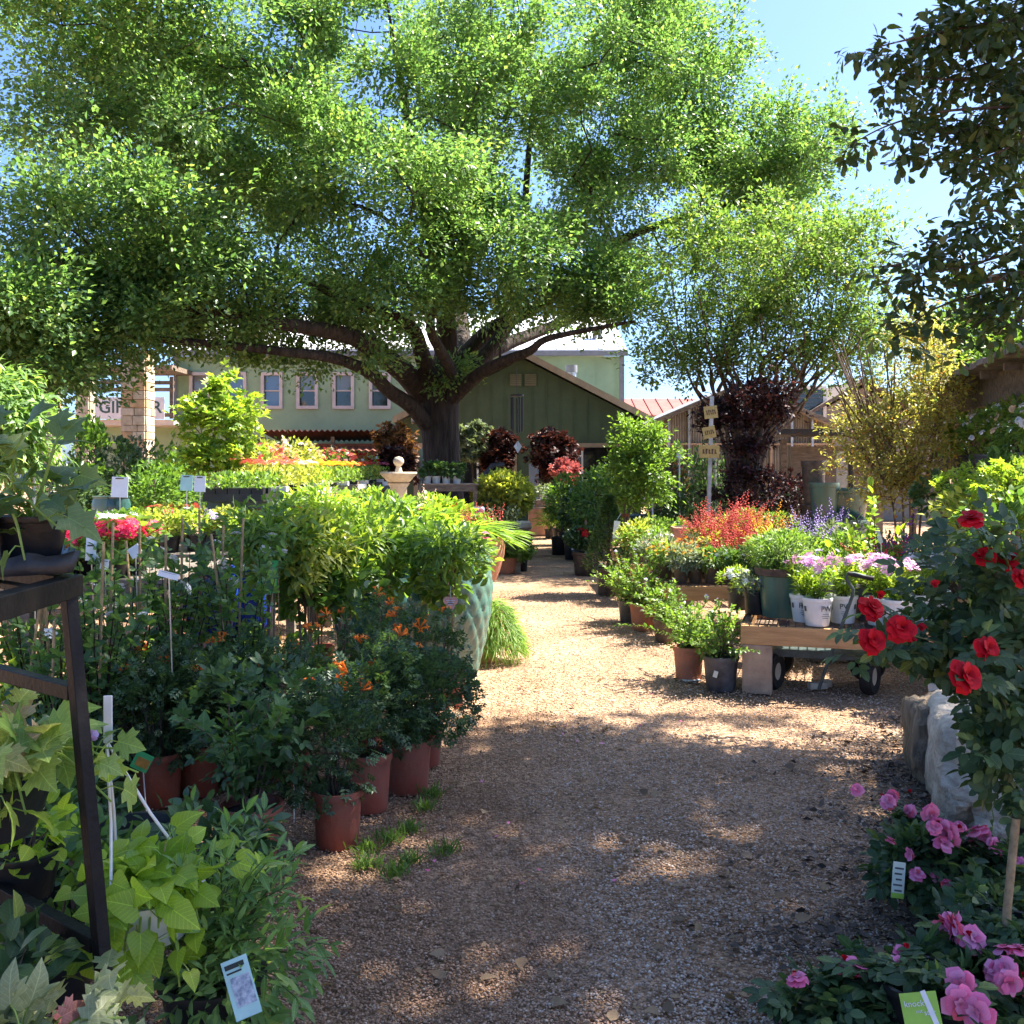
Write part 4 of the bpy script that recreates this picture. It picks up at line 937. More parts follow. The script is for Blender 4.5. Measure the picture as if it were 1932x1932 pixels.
# trees far behind
def far_tree(x, y, rx, ry, d, label, m='back_leaf', k=70, lv=120):
    gb = Vector((AX(x,d), d, 0)); c = P(x, y, d)
    tree('shade_tree', label, gb, [[gb, gb+Vector((.1,0,c.z*.4)), c+Vector((0,0,-.2*ry/PX*d))]], [(c, (rx/PX*d, rx/PX*d*.8, ry/PX*d), k), (c+Vector((rx/PX*d*.5, 0, -ry/PX*d*.6)), (rx/PX*d*.6, 1.5, ry/PX*d*.4), k//2)], lv, 'diamond', .22, m, .75, r0=.02, tr=(.25,.1), maxr=.1)
far_tree(1830, 660, 70, 80, 34, 'bright green tree beyond the pergola roof, the taller one')
far_tree(1925, 700, 55, 60, 30, 'yellow-green tree peeping over the pergola boards at the edge', 'fresh_leaf', 50)
far_tree(1760, 775, 60, 40, 40, 'distant low green tree behind the golden twigs', 'back_leaf', 34)
far_tree(205, 850, 45, 40, 48, 'far tree seen through the gap between the stone pillars', 'back_leaf', 34)
far_tree(-60, 700, 130, 110, 42, 'large far tree beyond the willow-leaved tree at the edge', 'back_leaf', 60)
EYE = np.array([0, 0, HC])
def toward(root): return EYE-np.array(root.location)
# ================================================================ left: black rack and what stands on it
A_, Bp = Vector((-1.04, 2.40, 1.295)), Vector((-.865, 2.27, 0))
rk = thing('plant_rack', 'black angle-iron plant rack with chipped paint at the near edge', 'plant rack', (-.865, 2.27, 0)); o0 = rk.location
ln_ = Vector((-.30, .24, 0)); nr_ = Vector((.05, -1.3, 0))
def rk_bar(a, b, w_, h, name): MB().beam(Vector(a)-o0, Vector(b)-o0, w_, h).obj(name, M['black_steel'], rk, bevel=.002)
def onpost(z): return A_.lerp(Bp, (1.295-z)/1.295)
rk_bar(Bp, A_-Vector((0,0,.03)), .030, .030, 'leg')
rk_bar(A_+ln_*2.2*1.0+Vector((0,0,-1.295)), A_+ln_*2.2-Vector((0,0,.03)), .036, .036, 'leg')
rk_bar(A_+Vector((0,.03,-.02)), A_+nr_+Vector((0,0,-.02)), .045, .05, 'top_rail'); rk_bar(A_+Vector((-.02,.02,-.02)), A_+ln_*2.2+Vector((0,0,-.02)), .045, .05, 'top_rail')
for z in (1.03, .47):
    q = onpost(z); rk_bar(q+Vector((-.016,.012,0)), q+ln_*2.2, .032, .034, 'side_rail')
for i in range(7):
    k = .12+i*.15; rk_bar(A_+nr_*k+Vector((-.03,0,-.002)), A_+nr_*k+ln_*2.2+Vector((0,0,-.002)), .03, .006, 'shelf_slat')
# black trays and pots on top with trailing lobed vine
def vine(root, z0, runs, T, s, m, sp=.05, n_cap=260, stem='vine_pale', jit=.5):
    """trailing stems; runs = list of polylines in root space, leaves on long stalks"""
    r = RNG(); mb = MB(); O = []; D = []; N = []
    for pts in runs:
        sm = limb(mb, pts, .0055, .0025, 5, 5); acc = 0
        for a, b in zip(sm[:-1], sm[1:]):
            acc += (b-a).length
            while acc > sp:
                acc -= sp; tg = (b-a).normalized(); sd = Vector(rdir(r, 1)[0]); sd.z = abs(sd.z)*.9
                e = a+(sd+tg*.4).normalized()*s*(.4+.5*r.random()); mb.tube([a, a.lerp(e,.5)+Vector((0,0,.01)), e], .0018, 3, cap=False)
                O.append(tuple(e)); dd = np.array(sd)*.7+np.array(tg)*.4+r.normal(size=3)*jit*.5; dd[2] -= .35; D.append(dd); N.append(UP*.8-np.array([0,.5,0])+r.normal(size=3)*.45)
    O, D, N = np.array(O), np.array(D), np.array(N); S = s*(.55+.75*r.random(len(O)))
    put_leaves(T, O, D, N, S, M[m], root, True, 280, toward(root)); mb.obj('stem', M[stem], root, True)
tr = thing('plant_tray', 'wavy-edged black plastic tray lying on the black rack', 'tray', (-1.2, 2.36, 1.312), .6)
mb = MB(); V = []; F = []
for i in range(61):
    u = i/60*2*math.pi; rx, ry = .17, .12; k = 1+.02*math.sin(u*14); sq = max(abs(math.cos(u)), abs(math.sin(u)))
    x, y = rx*math.cos(u)/sq, ry*math.sin(u)/sq; V += [(x*.92, y*.92, 0), (x*k, y*k, .045+.006*math.sin(u*14))]
for i in range(60): F.append((2*i, 2*i+2, 2*i+3, 2*i+1))
F.append(tuple(range(0, 120, 2))); mb.add(V, F); to = mb.obj('tray_body', M['black_plastic'], tr, True); sm_ = to.modifiers.new('s', 'SOLIDIFY'); sm_.thickness = .003
pv = []
for i, (x, y, lab) in enumerate(((-1.135, 2.42, 'black nursery pot with trailing green lobed vine on the rack tray'), (-1.27, 2.33, 'round black pot with dusky upright lobed vine farther along the rack tray'))):
    t, z = potted('potted_vine', lab, 'vine', (x, y, 1.326), .085, .06, .115, 'black_plastic', group='trailing vines on the rack'); pv.append((t, z))
t, z = pv[0]
vine(t, z, [[(0,0,z),(.04,-.02,z+.10),(.06,-.02,z+.17),(.07,-.0,z+.22)], [(0,0,z),(.03,-.08,z+.05),(.06,-.1,z+.03),(.12,-.1,z-.02)], [(0,0,z),(.0,-.09,z+.03),(.03,-.13,z-.01),(.05,-.14,z-.08)], [(0,0,z),(-.02,-.05,z+.1),(.0,-.08,z+.16)], [(0,0,z),(.04,.02,z+.06),(.08,.02,z+.06),(.12,.0,z+.01)], [(0,0,z),(-.06,-.1,z+.04),(-.04,-.16,z+.0)]], 'lobed', .075, 'vine_green', .036)
t, z = pv[1]
vine(t, z, [[(0,0,z),(.03,-.02,z+.12),(.09,-.03,z+.2)], [(0,0,z),(.04,.02,z+.14),(.09,.03,z+.22)], [(0,0,z),(-.05,-.05,z+.12),(-.06,-.08,z+.2)], [(0,0,z),(.0,-.1,z+.08),(.05,-.16,z+.05)], [(0,0,z),(.06,.0,z+.1),(.14,-.02,z+.16),(.17,-.02,z+.2)]], 'lobed', .075, 'vine_green', .036)
# lower tiers, seen through the rack
def hang_basket(name, label, loc, m, rt=.14, h=.13, group=None):
    t = thing(name, label, 'hanging basket', loc, 0, group); z = pot(t, rt, rt*.68, h, m, 'bowl'); return t, z
t, z = hang_basket('hanging_basket', 'basket of pale angular vine leaves on the middle rack tier', (-1.27, 2.50, .66), 'black_plastic')
vine(t, z, [[(0,0,z),(a*.5,b*.5,z+.09),(a,b,z+c)] for a, b, c in ((.16,-.05,.05),(.15,-.14,-.02),(.12,-.2,-.03),(.28,.05,.08),(.1,-.18,.08),(.0,-.2,.02),(.18,.1,.14),(-.06,-.18,.1),(.3,-.02,-.03),(.05,.05,.2),(.2,-.1,.12),(.34,.05,.02))], 'maple', .080, 'vine_pale', .036)
leafobjs('blossom', 'rose_open', np.array([[.24,-.02,z+.13]]), np.array([[1,0,0.]]), np.array([[.2,-.5,-.6]]), np.array([.05]), M['lilac_petal'], t, 'drooping pale lilac flower')
t, z = hang_basket('hanging_basket', 'white hanging basket of bright lime heart-leaved vine behind the rack leg', (-.94, 2.62, .36), 'white_plastic', .15, .12)
ap = Vector((-.09, -.02, .50))
for a in (.3, 2.4, 4.5): MB().tube([Vector((.145*math.cos(a), .145*math.sin(a), z)), Vector((.06*math.cos(a)-.05, .06*math.sin(a), z+.2)), ap], .004, 6).obj('strap', M['white_plastic'], t, True)
MB().box((ap.x+.004, ap.y, ap.z+.055), (.022, .006, .12), .2).obj('hanger', M['white_plastic'], t, bevel=.002)
vine(t, z, [[(0,0,z),(a*.35,b*.5,z+.06),(a*.62-.02,b,z+c)] for a, b, c in ((.1,-.14,.02),(.18,-.08,.06),(.2,-.1,-.06),(.02,-.16,.05),(-.1,-.14,.04),(.12,-.0,.13),(.05,-.18,-.08),(-.16,-.1,.0),(.22,-.02,.1),(.14,-.18,-.14),(-.05,-.1,.1),(.0,.0,.12),(.3,-.12,.04),(.3,-.05,-.1),(.1,-.2,-.16),(-.05,-.2,-.1),(.26,-.16,-.16),(.2,-.2,.0),(-.16,-.18,-.12),(.34,.02,.06))], 'heart', .072, 'vine_lime', .028)
t, z = potted('potted_coleus', 'round-leaved lime plant low on the rack beside the white basket', 'plant', (-1.30, 2.72, .42), .1, .075, .12, 'black_plastic')
bush(t, z, .14, .16, 150, 'round', .045, 'vine_lime', 12, near=True, toward=toward(t))
t, z = potted('potted_vine', 'mottled cream and pink-leaved vine trailing at the bottom corner', 'vine', (-1.02, 2.12, .22), .11, .08, .13, 'black_plastic')
vine(t, z, [[(0,0,z),(a*.5,b*.5,z+.07),(a,b,z+c)] for a, b, c in ((.22,.0,.08),(.16,-.1,.02),(.1,-.18,.0),(.0,-.2,.04),(.2,.08,.14),(.05,-.1,.12),(-.1,-.15,.06),(.25,-.05,-.02),(.12,-.15,-.08),(-.05,-.05,.14))], 'maple', .07, 'variegated', .034)
t, z = potted('potted_vine', 'dark blue-green leaved plant just under the lowest rack rail', 'vine', (-1.13, 2.25, .28), .09, .07, .11, 'black_plastic')
bush(t, z, .15, .13, 120, 'oval', .075, 'rose_leaf', 10, near=True, toward=toward(t))
# tall fresh-leaved shrub in a black pot at the path edge
t, z = potted('potted_butterfly_bush', 'airy narrow-leaved green shrub with a teal care card by the rack', 'shrub', (-.80, 2.74, 0), .14, .105, .20, 'black_plastic')
spray(t, z, 32, .48, .27, 'lance', .060, 'willow_leaf', .030, .1, near=True, lim=300, toward=toward(t), droop=.35, wid=1.1)
spray(t, z, 24, .30, .36, 'lance', .058, 'willow_leaf', .034, .15, near=True, lim=300, toward=toward(t), droop=1.2, wid=1.1)
spray(t, z, 14, .12, .30, 'lance', .070, 'willow_leaf', .034, .3, droop=3.2, wid=1.1)
bush(t, .10, .22, .34, 420, 'lance', .055, 'willow_leaf', 20, (.06,-.05), None, cr=.07, wid=1.1)
c = card(t, .062, .135, (.155,-.30,.315), (R(-18), R(-18), R(12)), 'card_teal', 'care_card', .002, pic='card_photo')
l = MB(); l.box((-.002,-.0018,.052), (.046,.0008,.011)); l.box((-.006,-.0018,.038), (.036,.0008,.004)); l.obj('print', M['ink'], c)
t = thing('nursery_pot', 'big black empty tub in deep shade behind the white basket straps', 'pot', (-1.28, 3.42, 0)); pot(t, .2, .17, .34, 'black_plastic')
for x, y, lab, m in ((-1.62,3.6,'dark leafy filler plant behind the rack, left of the black tub','dark_leaf'), (-1.05,3.45,'dark leafy filler plant between the black tub and coarse-leaved red pot','deep_leaf'), (-1.35,3.0,'green low shrub under the white basket','mid_leaf'), (-1.85,4.2,'dark shrub at the frame edge seen through the rack','deep_leaf')):
    t, z = potted('filler_shrub', lab, 'shrub', (x, y, 0), .12, .1, .2, 'black_plastic', group='low shrubs around the rack foot'); bush(t, .12, .24 if x < -.7 else .14, .36 if x < -.7 else .16, 480 if x < -.7 else 160, 'lance' if m == 'willow_leaf' else 'oval', .065, m, 18, near=True, lim=120, toward=toward(t))
# red pot with grape-like leaves
t, z = potted('potted_bramble', 'straggly shrub with coarse lobed leaves in a wide red pot', 'shrub', (-1.03, 4.03, 0), .125, .10, .235, 'red_plastic')
spray(t, z, 12, .66, .30, 'maple', .070, 'bramble_leaf', .055, .12, 'pale_bark', droop=.45, near=True, toward=toward(t), sr=.005)
bush(t, z+.1, .24, .5, 230, 'bramble', .06, 'dark_leaf', 16, near=False)
spray(t, z, 3, .45, .16, 'lance', .06, 'fresh_leaf', .03, .4, near=True, lean=(.1,-.1))
# cape honeysuckles in red pots
def honeysuckle(label, loc, rt, h, fr_, fh, nfl, n=900, seed=0, cx=0.):
    t, z = potted('cape_honeysuckle', label, 'shrub', loc, rt, rt*.82, h, 'red_plastic', group='orange-flowered shrubs in red pots')
    bush(t, z+.0, fr_, fh, n, 'pinnate', .062, 'deep_leaf', 22, (cx,0), 'twig', cr=fr_*.24, fill=.25)
    spray(t, z, 7, fh*1.12, fr_*.8, 'pinnate', .062, 'dark_leaf', .05, .35, 'twig', near=True, lim=160, sr=.003, whorl=2, fl=[('trumpet', nfl, .055, 'orange_petal', True, 'flower')])
    return t
p = G(632,1603); honeysuckle('orange-flowered dark shrub in the nearest, cleanest red pot', (p.x, p.y+.06, 0), .105, .23, .22, .46, 3, 950, cx=-.06)
p = G(690,1540); honeysuckle('orange-flowered dark shrub in the tall red pot between its two neighbours', (p.x, p.y+.1, 0), .105, .26, .20, .55, 5, 800)
p = G(766,1503); honeysuckle('broad orange-flowered shrub in the red pot at the path edge', (p.x, p.y+.1, 0), .115, .25, .27, .42, 5, 1200, cx=.04)
p = G(795,1452); honeysuckle('orange-flowered shrub in a red pot half hidden behind the broad one', (p.x, p.y+.1, 0), .105, .24, .22, .60, 6, 800)
for x, d, lab in ((300,4.75,'dark shrub in shade behind the white strap hanger'), (375,4.9,'dark shrub between the strap hanger and coarse-leaved red pot'), (455,5.0,'dark orange-flowered shrub behind the coarse-leaved red pot'), (545,5.0,'dark orange-flowered shrub under the tall bamboo stakes'), (690,5.7,'upright orange-flowered shrub in front of the dark teal pot')):
    honeysuckle(lab, (AX(x,d), d, 0), .11, .24, .23, .50 if d < 5.5 else .62, 4, 650)
tg = thing('plant_tag', 'green and orange plant tag tilted among dark leaves', 'tag', (AX(268,4.4), 4.4, AZ_(1437,4.4)))
card(tg, .075, .075, (0,0,0), (R(-10), R(28), R(10)), 'card_green', 'tag', .002, pic='card_orange'); MB().tube([(0,.01,-.03),(.02,.02,-.35)], .003, 5).obj('stake', M['white_plastic'], tg)
tg = thing('plant_tag', 'pale grey plant tag standing behind the nearest red pot', 'tag', (AX(553,4.5), 4.5, AZ_(1405,4.5))); card(tg, .05, .15, (0,0,0), (0, R(8), 0), 'card_white', 'tag', .002, lines=5); MB().tube([(0,.01,-.07),(0,.02,-.4)], .003, 5).obj('stake', M['white_plastic'], tg)
tg = thing('plant_tag', 'blue-green picture tag among the cape honeysuckle leaves', 'tag', (AX(872*1.0-20-180,5.2), 5.2, AZ_(1275,5.2))); card(tg, .06, .14, (0,0,0), (0, R(-14), 0), 'card_teal', 'tag', .002, pic='card_photo'); MB().tube([(0,.01,-.07),(0,.02,-.5)], .003, 5).obj('stake', M['white_plastic'], tg)
# tall staked brambles
def staked(label, x, d, ztop, canes=2, m='bramble_leaf', T='bramble', n=1.0, fl='white_petal', spread=.25, s=.072, near=True):
    t, z = potted('staked_bramble', label, 'shrub', (AX(x,d), d, 0), .125, .1, .24, 'brown_plastic', group='staked brambles in a row'); r = RNG()
    for k in range(canes):
        a = r.random()*6; MB().tube([(.04*math.cos(a), .04*math.sin(a), z-.05), (.06*math.cos(a+.4)+r.normal()*.05, .06*math.sin(a)+r.normal()*.04, ztop-.08*k)], .007, 6).obj('bamboo_cane', M['bamboo'], t, True)
    spray(t, z, int(12*n), ztop-z-.02, spread, T, s, m, .066, .12, 'plum_leaf', droop=.25, near=near, lim=170, toward=toward(t), sr=.005, fl=[('cluster', 5, .05, fl, True, 'flower')])
    spray(t, z, 6, (ztop-z)*.55, spread*1.1, T, s, m, .07, .15, 'plum_leaf', droop=.5, sr=.004)
    return t
for x, d, zt, lab in ((185,4.7,1.30,'staked bramble with white blossom just right of the rack leg'), (255,5.0,1.28,'staked bramble with white blossom behind the rectangular white label'), (325,5.2,1.30,'staked bramble in front of the cobalt pots, with paired canes'), (395,5.5,1.33,'staked bramble standing over the bright blue bowl'), (455,5.2,1.30,'staked bramble with bluish blossom, nearest the lime foliage'), (60,5.2,1.15,'staked bramble seen through the upper opening of the rack'), (110,4.6,.95,'short staked bramble close behind the rack leg')): staked(lab, x, d, zt)
for x, y, d, w_, h_, rz, lab, ln in ((318,1085,4.6,.095,.028,.25,'narrow white label on a forked stake among the brambles',1), (255,1040,5,.06,.055,-.6,'small tilted white tag at bramble leaf height',0), (172,1030,4.9,.05,.14,0,'tall pale tag hanging in the bramble by the rack',3), (197,1065,4.9,.04,.05,.1,'short white tag under the tall pale one',2)):
    tg = thing('plant_tag', lab, 'tag', (AX(x,d), d, AZ_(y,d))); card(tg, w_, h_, (0,0,0), (R(-8), rz, 0), 'card_white', 'tag', .002, lines=ln); MB().tube([(0,.006,-h_/2),(.01,.02,-.45)], .003, 5).obj('stake', M['galvanised'], tg)
# lime-leaved standards in sun
def standard(label, x, y, d, rx, hh, m='lime_leaf', n=900, T='lance', s=.078, fl=(), pm='red_plastic'):
    z0 = AZ_(y,d)-hh*.5; t, z = potted('lime_shrub', label, 'shrub', (AX(x,d), d, 0), .12, .1, .24, pm, group='lime-leaved staked shrubs'); mb = MB()
    for k in range(3): mb.tube([(.02*k-.02, .01*k, z-.03), (.03*k-.03, .02, z0*.6), (.05*k-.05, .0, z0+hh*.3)], .009, 6)
    mb.obj('trunk', M['pale_bark'], t, True); MB().tube([(.03,-.03,z-.04),(.035,-.03,z0+hh*.4)], .007, 6).obj('bamboo_cane', M['bamboo'], t, True)
    z0 += .04*math.sin(x); bush(t, z0, rx, hh, n, T, s, ('lime_leaf','fresh_leaf','lime_leaf','gold_leaf')[int(x/5) % 4], 20, (0,0), 'green_stem', near=True, lim=230, toward=toward(t), cr=rx*.26, up=.0, jit=1.3, wid=1.9, fl=fl)
    spray(t, z0+.05, 9, hh*.95, rx*.7, 'oval', s*.8, m, .05, .3, droop=.3)
    bush(t, z0-.2, rx*.8, .36, 240, 'oval', .085, 'mid_leaf', 14, stem=None, jit=1.2)
    return t
for x, y, d, rx, hh, lab in ((505,1010,6.1,.26,.36,'lime shrub over the green seed tag'), (575,1040,6.3,.27,.42,'lime shrub just behind the tall paired canes'), (650,1030,6.5,.29,.46,'lime shrub with the palest round leaves at its front'), (725,1010,6.9,.29,.42,'lime shrub directly above the dark teal pot'), (790,1000,7.6,.30,.40,'lime shrub with pink blooms between the teal pots'), (845,1045,6.7,.26,.32,'lime shrub with a twisted pale trunk beside the light teal pot'), (600,970,7.6,.28,.34,'lime shrub in the back row below the metal bench leg'), (700,975,8.2,.3,.32,'lime shrub in the back row below the stone fountain')): standard(lab, x, y, d, rx, hh)
for x, y, lab in ((508,1087,'bright green seed packet tag hanging under lime leaves'),):
    tg = thing('plant_tag', lab, 'tag', (AX(x,5.9), 5.9, AZ_(y,5.9))); card(tg, .095, .19, (0,0,0), (0, R(4), 0), 'card_green', 'tag', .002, pic='card_lime'); MB().tube([(.05,.01,.1),(.05,.02,-.8)], .003, 5).obj('stake', M['bamboo'], tg)
for x, y, d, m, lab in ((850,1137,6.45,'card_salmon','salmon clover-shaped tag on the twisted pale trunk'), (714,1105,6.55,'card_salmon','salmon clover-shaped tag under the lime shrubs, half behind a white one'), (700,1106,6.5,'card_white','white clover-shaped tag under the lime shrubs')):
    tg = thing('plant_tag', lab, 'tag', (AX(x,d), d, AZ_(y,d))); mb = MB()
    for a in (.5, 2.6, 4.7): mb.tube([(.024*math.cos(a),-.001,.024*math.sin(a)), (.024*math.cos(a),.001,.024*math.sin(a))], .026, 14)
    mb.obj('tag', M[m], tg, True); MB().tube([(0,.004,.02),(0,.03,.1)], .0015, 4).obj('tie', M['white_plastic'], tg)
    if m == 'card_salmon':
        l = MB(); [l.box((0,-.0018,.014-.012*i), (.05-.008*i,.0008,.004)) for i in range(3)]; l.obj('print', M['white_plastic'], tg)
# teal pots
def big_glaze(label, loc, rt, h, m, dimple):
    t = thing('glazed_pot', label, 'pot', loc); n, k = 144, 70; V = []; F = []
    for j in range(k+1):
        v = j/k; rr = rt*(.62+.42*math.sin(min(v*1.25, 1)*math.pi*.5)-.05*max(0, v-.8)/.2)
        for i in range(n):
            a = 2*math.pi*i/n; q = rr+(dimple*rt*(abs(math.sin(a*9+v*h*16)*math.sin(a*9-v*h*16))**.6-.5) if .05 < v < .87 else 0)
            V.append((q*math.cos(a), q*math.sin(a), v*h))
    for j in range(k):
        for i in range(n): F.append((j*n+i, j*n+(i+1) % n, (j+1)*n+(i+1) % n, (j+1)*n+i))
    b = len(V); rt2 = rt*.99
    for rr, z in ((rt2*1.0, h+.01), (rt2*.9, h+.005), (rt2*.88, h-.12)): V += [(rr*math.cos(2*math.pi*i/n), rr*math.sin(2*math.pi*i/n), z) for i in range(n)]
    for j in range(3):
        o1 = k*n if j == 0 else b+(j-1)*n; o2 = b+j*n
        for i in range(n): F.append((o1+i, o1+(i+1) % n, o2+(i+1) % n, o2+i))
    MB().add(V, F).obj('pot_body', M[m], t, True); MB().lathe([(rt*.88, h-.11),(0, h-.1)], 20).obj('soil', M['soil'], t); return t
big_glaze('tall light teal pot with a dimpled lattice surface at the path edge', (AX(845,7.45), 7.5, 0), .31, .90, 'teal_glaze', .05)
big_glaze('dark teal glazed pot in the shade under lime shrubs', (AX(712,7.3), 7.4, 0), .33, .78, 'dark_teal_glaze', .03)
t = thing('glazed_pot', 'large cobalt blue glazed pot behind the brambles', 'pot', (AX(372,7.6), 7.6, 0)); pot(t, .29, .19, .82, 'cobalt_glaze', 'urn', n=32)
t = thing('glazed_pot', 'squat bright blue bowl on the sunny gravel behind the brambles', 'pot', (AX(352,6.6), 6.6, 0)); pot(t, .2, .13, .24, 'cobalt_glaze', 'bowl', n=32)
t = thing('glazed_pot', 'second cobalt pot, slimmer, beside the green seed tag', 'pot', (AX(470,7.9), 7.9, 0)); pot(t, .17, .12, .80, 'cobalt_glaze', 'urn', n=32)
t = thing('glazed_pot', 'dusky pink square planter beside the cobalt pot', 'pot', (AX(322,7.1), 7.1, 0)); MB().box((0,0,.28), (.17,.17,.56)).obj('pot_body', M['salmon_clay'], t, bevel=.01); MB().box((0,0,.556), (.14,.14,.02)).obj('soil', M['soil'], t)
bush(t, .56, .14, .2, 200, 'oval', .05, 'bramble_leaf', 8)
# plants seen through the rack opening and low down between the brambles
t, z = potted('potted_citrus', 'yellow-green leafy plant in an orange-red pot with a bamboo tripod', 'plant', (AX(22,5.1), 5.1, 0), .115, .09, .24, 'terracotta', 'clay')
bush(t, z+.02, .24, .36, 420, 'oval', .06, 'lime_leaf', 18)
for a in (0, 2.1, 4.2): MB().tube([(.09*math.cos(a)+.12, .09*math.sin(a), z-.04), (.16, .0, 1.02)], .007, 6).obj('bamboo_cane', M['bamboo'], t, True)
t, z = potted('potted_citrus', 'yellow-green leafy plant beside the tripod, against the rack leg', 'plant', (AX(128,5.5), 5.5, 0), .11, .09, .22, 'brown_plastic'); bush(t, z, .2, .42, 360, 'oval', .06, 'lime_leaf', 16)
for i, (x, d, fm, lab) in enumerate(((75,4.2,'geranium_petal','magenta-flowered low plant behind the middle rack tier'), (225,5.9,'pink_petal','pale pink-flowered plant low between the brambles'), (255,6.3,'coral_petal','scarlet-flowered plant low between the brambles'), (285,5.6,'white_petal','low leafy plant with white flowers under the brambles'), (430,6.2,'lilac_petal','low leafy plant in front of the cobalt pots'), (500,6.6,'yellow_petal','low leafy plant beneath the seed tag'), (590,6.9,'lime_leaf','low lime plant in the shade of the standards'))):
    t, z = potted('bedding_plant', lab, 'plant', (AX(x,d), d, 0), .1, .075, .16, 'brown_plastic', group='low bedding plants between the brambles')
    bush(t, z, .2, .30+.04*(i % 3), 420, 'oval', .05, 'fresh_leaf', 16, fl=[('flower5', 16, .045, fm, .1)] if 'petal' in fm else ())
# geranium bench
def bench(name, label, x0, x1, y0, y1, h, m, slat=.09, gap=.012, legm=None, rz=0, front='pine'):
    t = thing(name, label, 'bench', ((x0+x1)/2, (y0+y1)/2, 0), rz); X, Y = (x1-x0)/2, (y1-y0)/2
    n = int(2*Y/(slat+gap))
    for i in range(n): MB().box((0, -Y+(i+.5)*(2*Y/n), h-.0125), (2*X-.01, 2*Y/n-gap, .025)).obj('slat', M[m], t, bevel=.002)
    for s in (-1, 1):
        MB().box((0, s*(Y-.03), h-.075), (2*X-.1, .04, .09)).obj('apron', M[m], t)
        for q in (-1, 1): MB().box((q*(X-.06), s*(Y-.09), (h-.03)/2), (.07, .07, h-.03)).obj('leg', M[legm or m], t)
    return t
bench('display_bench', 'grey weathered bench carrying the magenta geraniums', -2.95, -2.02, 6.0, 7.5, .90, 'grey_wood')
bench('display_bench', 'low grey bench under the yellow-green foliage plants', -3.1, -1.75, 8.3, 10.2, .86, 'grey_wood')
gl = [(120,975,6.2),(165,965,6.3),(215,985,6.15),(255,985,6.35),(105,985,5.9),(185,940,7.2),(235,945,7.3)]
for i, (x, y, d) in enumerate(gl):
    lab = ['magenta geranium behind the rack vine, deepest coloured of the bench', 'magenta geranium in the middle of the weathered bench', 'magenta-red geranium at the bench edge nearest the brambles', 'red geranium on the bench corner with drooping blooms', 'magenta geranium half hidden by the vine leaves', 'white geranium in the rear row under the blank white card', 'cream geranium in the rear row right of the blank card'][i]
    t, z = potted('potted_geranium', lab, 'geranium', (max(AX(x,d), -2.9), d, .90), .085, .065, .13, 'black_plastic', group='geraniums on the weathered bench')
    bush(t, z, .17, .2, 260, 'round', .055, 'fresh_leaf', 12, fl=[('cluster', 34, .088, 'white_petal' if i > 4 else 'geranium_petal', .25, True, 'flower')])
for i, (x, d) in enumerate(((270,8.6),(320,8.5),(370,8.6),(420,8.7),(465,8.6),(300,9.6),(350,9.6),(410,9.7),(460,9.6))):
    t, z = potted('potted_coleus', 'yellow-green bedding plant number %s along the low bench' % i, 'plant', (AX(x,d), d, .86), .09, .07, .14, 'black_plastic', group='yellow-green bedding plants on the low bench')
    t['label'] = ['yellow-green bedding plant, front corner nearest the geraniums', 'yellow-green bedding plant in front of the blank white card', 'yellow-green bedding plant with lilac specks, mid front row', 'yellow-green bedding plant in front of the twin white cards', 'yellow-green bedding plant at the front corner by the metal bench', 'red-topped bedding plant, rear corner behind the geraniums', 'red-topped bedding plant, rear row middle', 'yellow-green bedding plant in the rear row below the twin cards', 'yellow-green bedding plant, rear corner by the metal bench'][i]
    bush(t, z, .19, .22, 330, 'oval', .045, 'gold_leaf' if i % 2 else 'lime_leaf', 14, fl=[('cluster', 12, .07, 'coral_petal' if i in (5,6) else 'lilac_petal', .4)] if i in (2,5,6) else ())
for x, y, d, w_, h_, m, lab in ((226,919,8.0,.125,.16,'card_white','blank pale price card on a stake above the geraniums'), (377,913,8.4,.09,.13,'card_white','bright white price card on a stake near the flats'), (352,911,8.6,.10,.13,'card_teal','grey-teal price card just left of the bright white one')):
    tg = thing('price_card', lab, 'sign', (AX(x,d), d, AZ_(y,d)), .1); card(tg, w_, h_, (0,0,0), (R(-5), R(2), 0), m, 'card', .004); MB().tube([(0,.006,-h_/2),(0,.01,-h_/2-.3)], .004, 6).obj('stake', M['galvanised'], tg); MB().box((0,-.004,h_/2-.012), (w_*.5,.003,.01)).obj('clip', M['grey_plastic'], tg)
# grey metal bench with flats of seedlings, running away towards the fountain
mb_ = thing('metal_bench', 'long grey metal bench loaded with black seedling flats', 'bench', (0, 0, 0)); hz = 1.265
xL, xR = -2.66, -2.17
for x in (xL, xR):
    MB().box((x, 13.6, hz-.03), (.045, 9.2, .06)).obj('top_rail', M['grey_steel'], mb_)
for y in (9.0, 11.2, 13.6, 16, 18.2): MB().box(((xL+xR)/2, y, hz-.035), (xR-xL-.046, .045, .055)).obj('cross_rail', M['grey_steel'], mb_)
for y in (9.05, 12.6, 18.1):
    for x in (xL, xR): MB().box((x+(.03 if x > -2.4 else -.03), y, hz/2-.03), (.06, .06, hz-.06)).obj('leg', M['grey_steel'], mb_)
MB().beam((xR+.0, 9.1, hz-.55), (xR, 10.0, hz-.06), .03, .03).obj('brace', M['grey_steel'], mb_); MB().beam((xR, 12.5, hz-.5), (xR, 11.7, hz-.06), .03, .03).obj('brace', M['grey_steel'], mb_); MB().beam((xL, 9.1, hz-.5), (xL+.4, 9.06, hz-.08), .03, .03).obj('brace', M['grey_steel'], mb_)
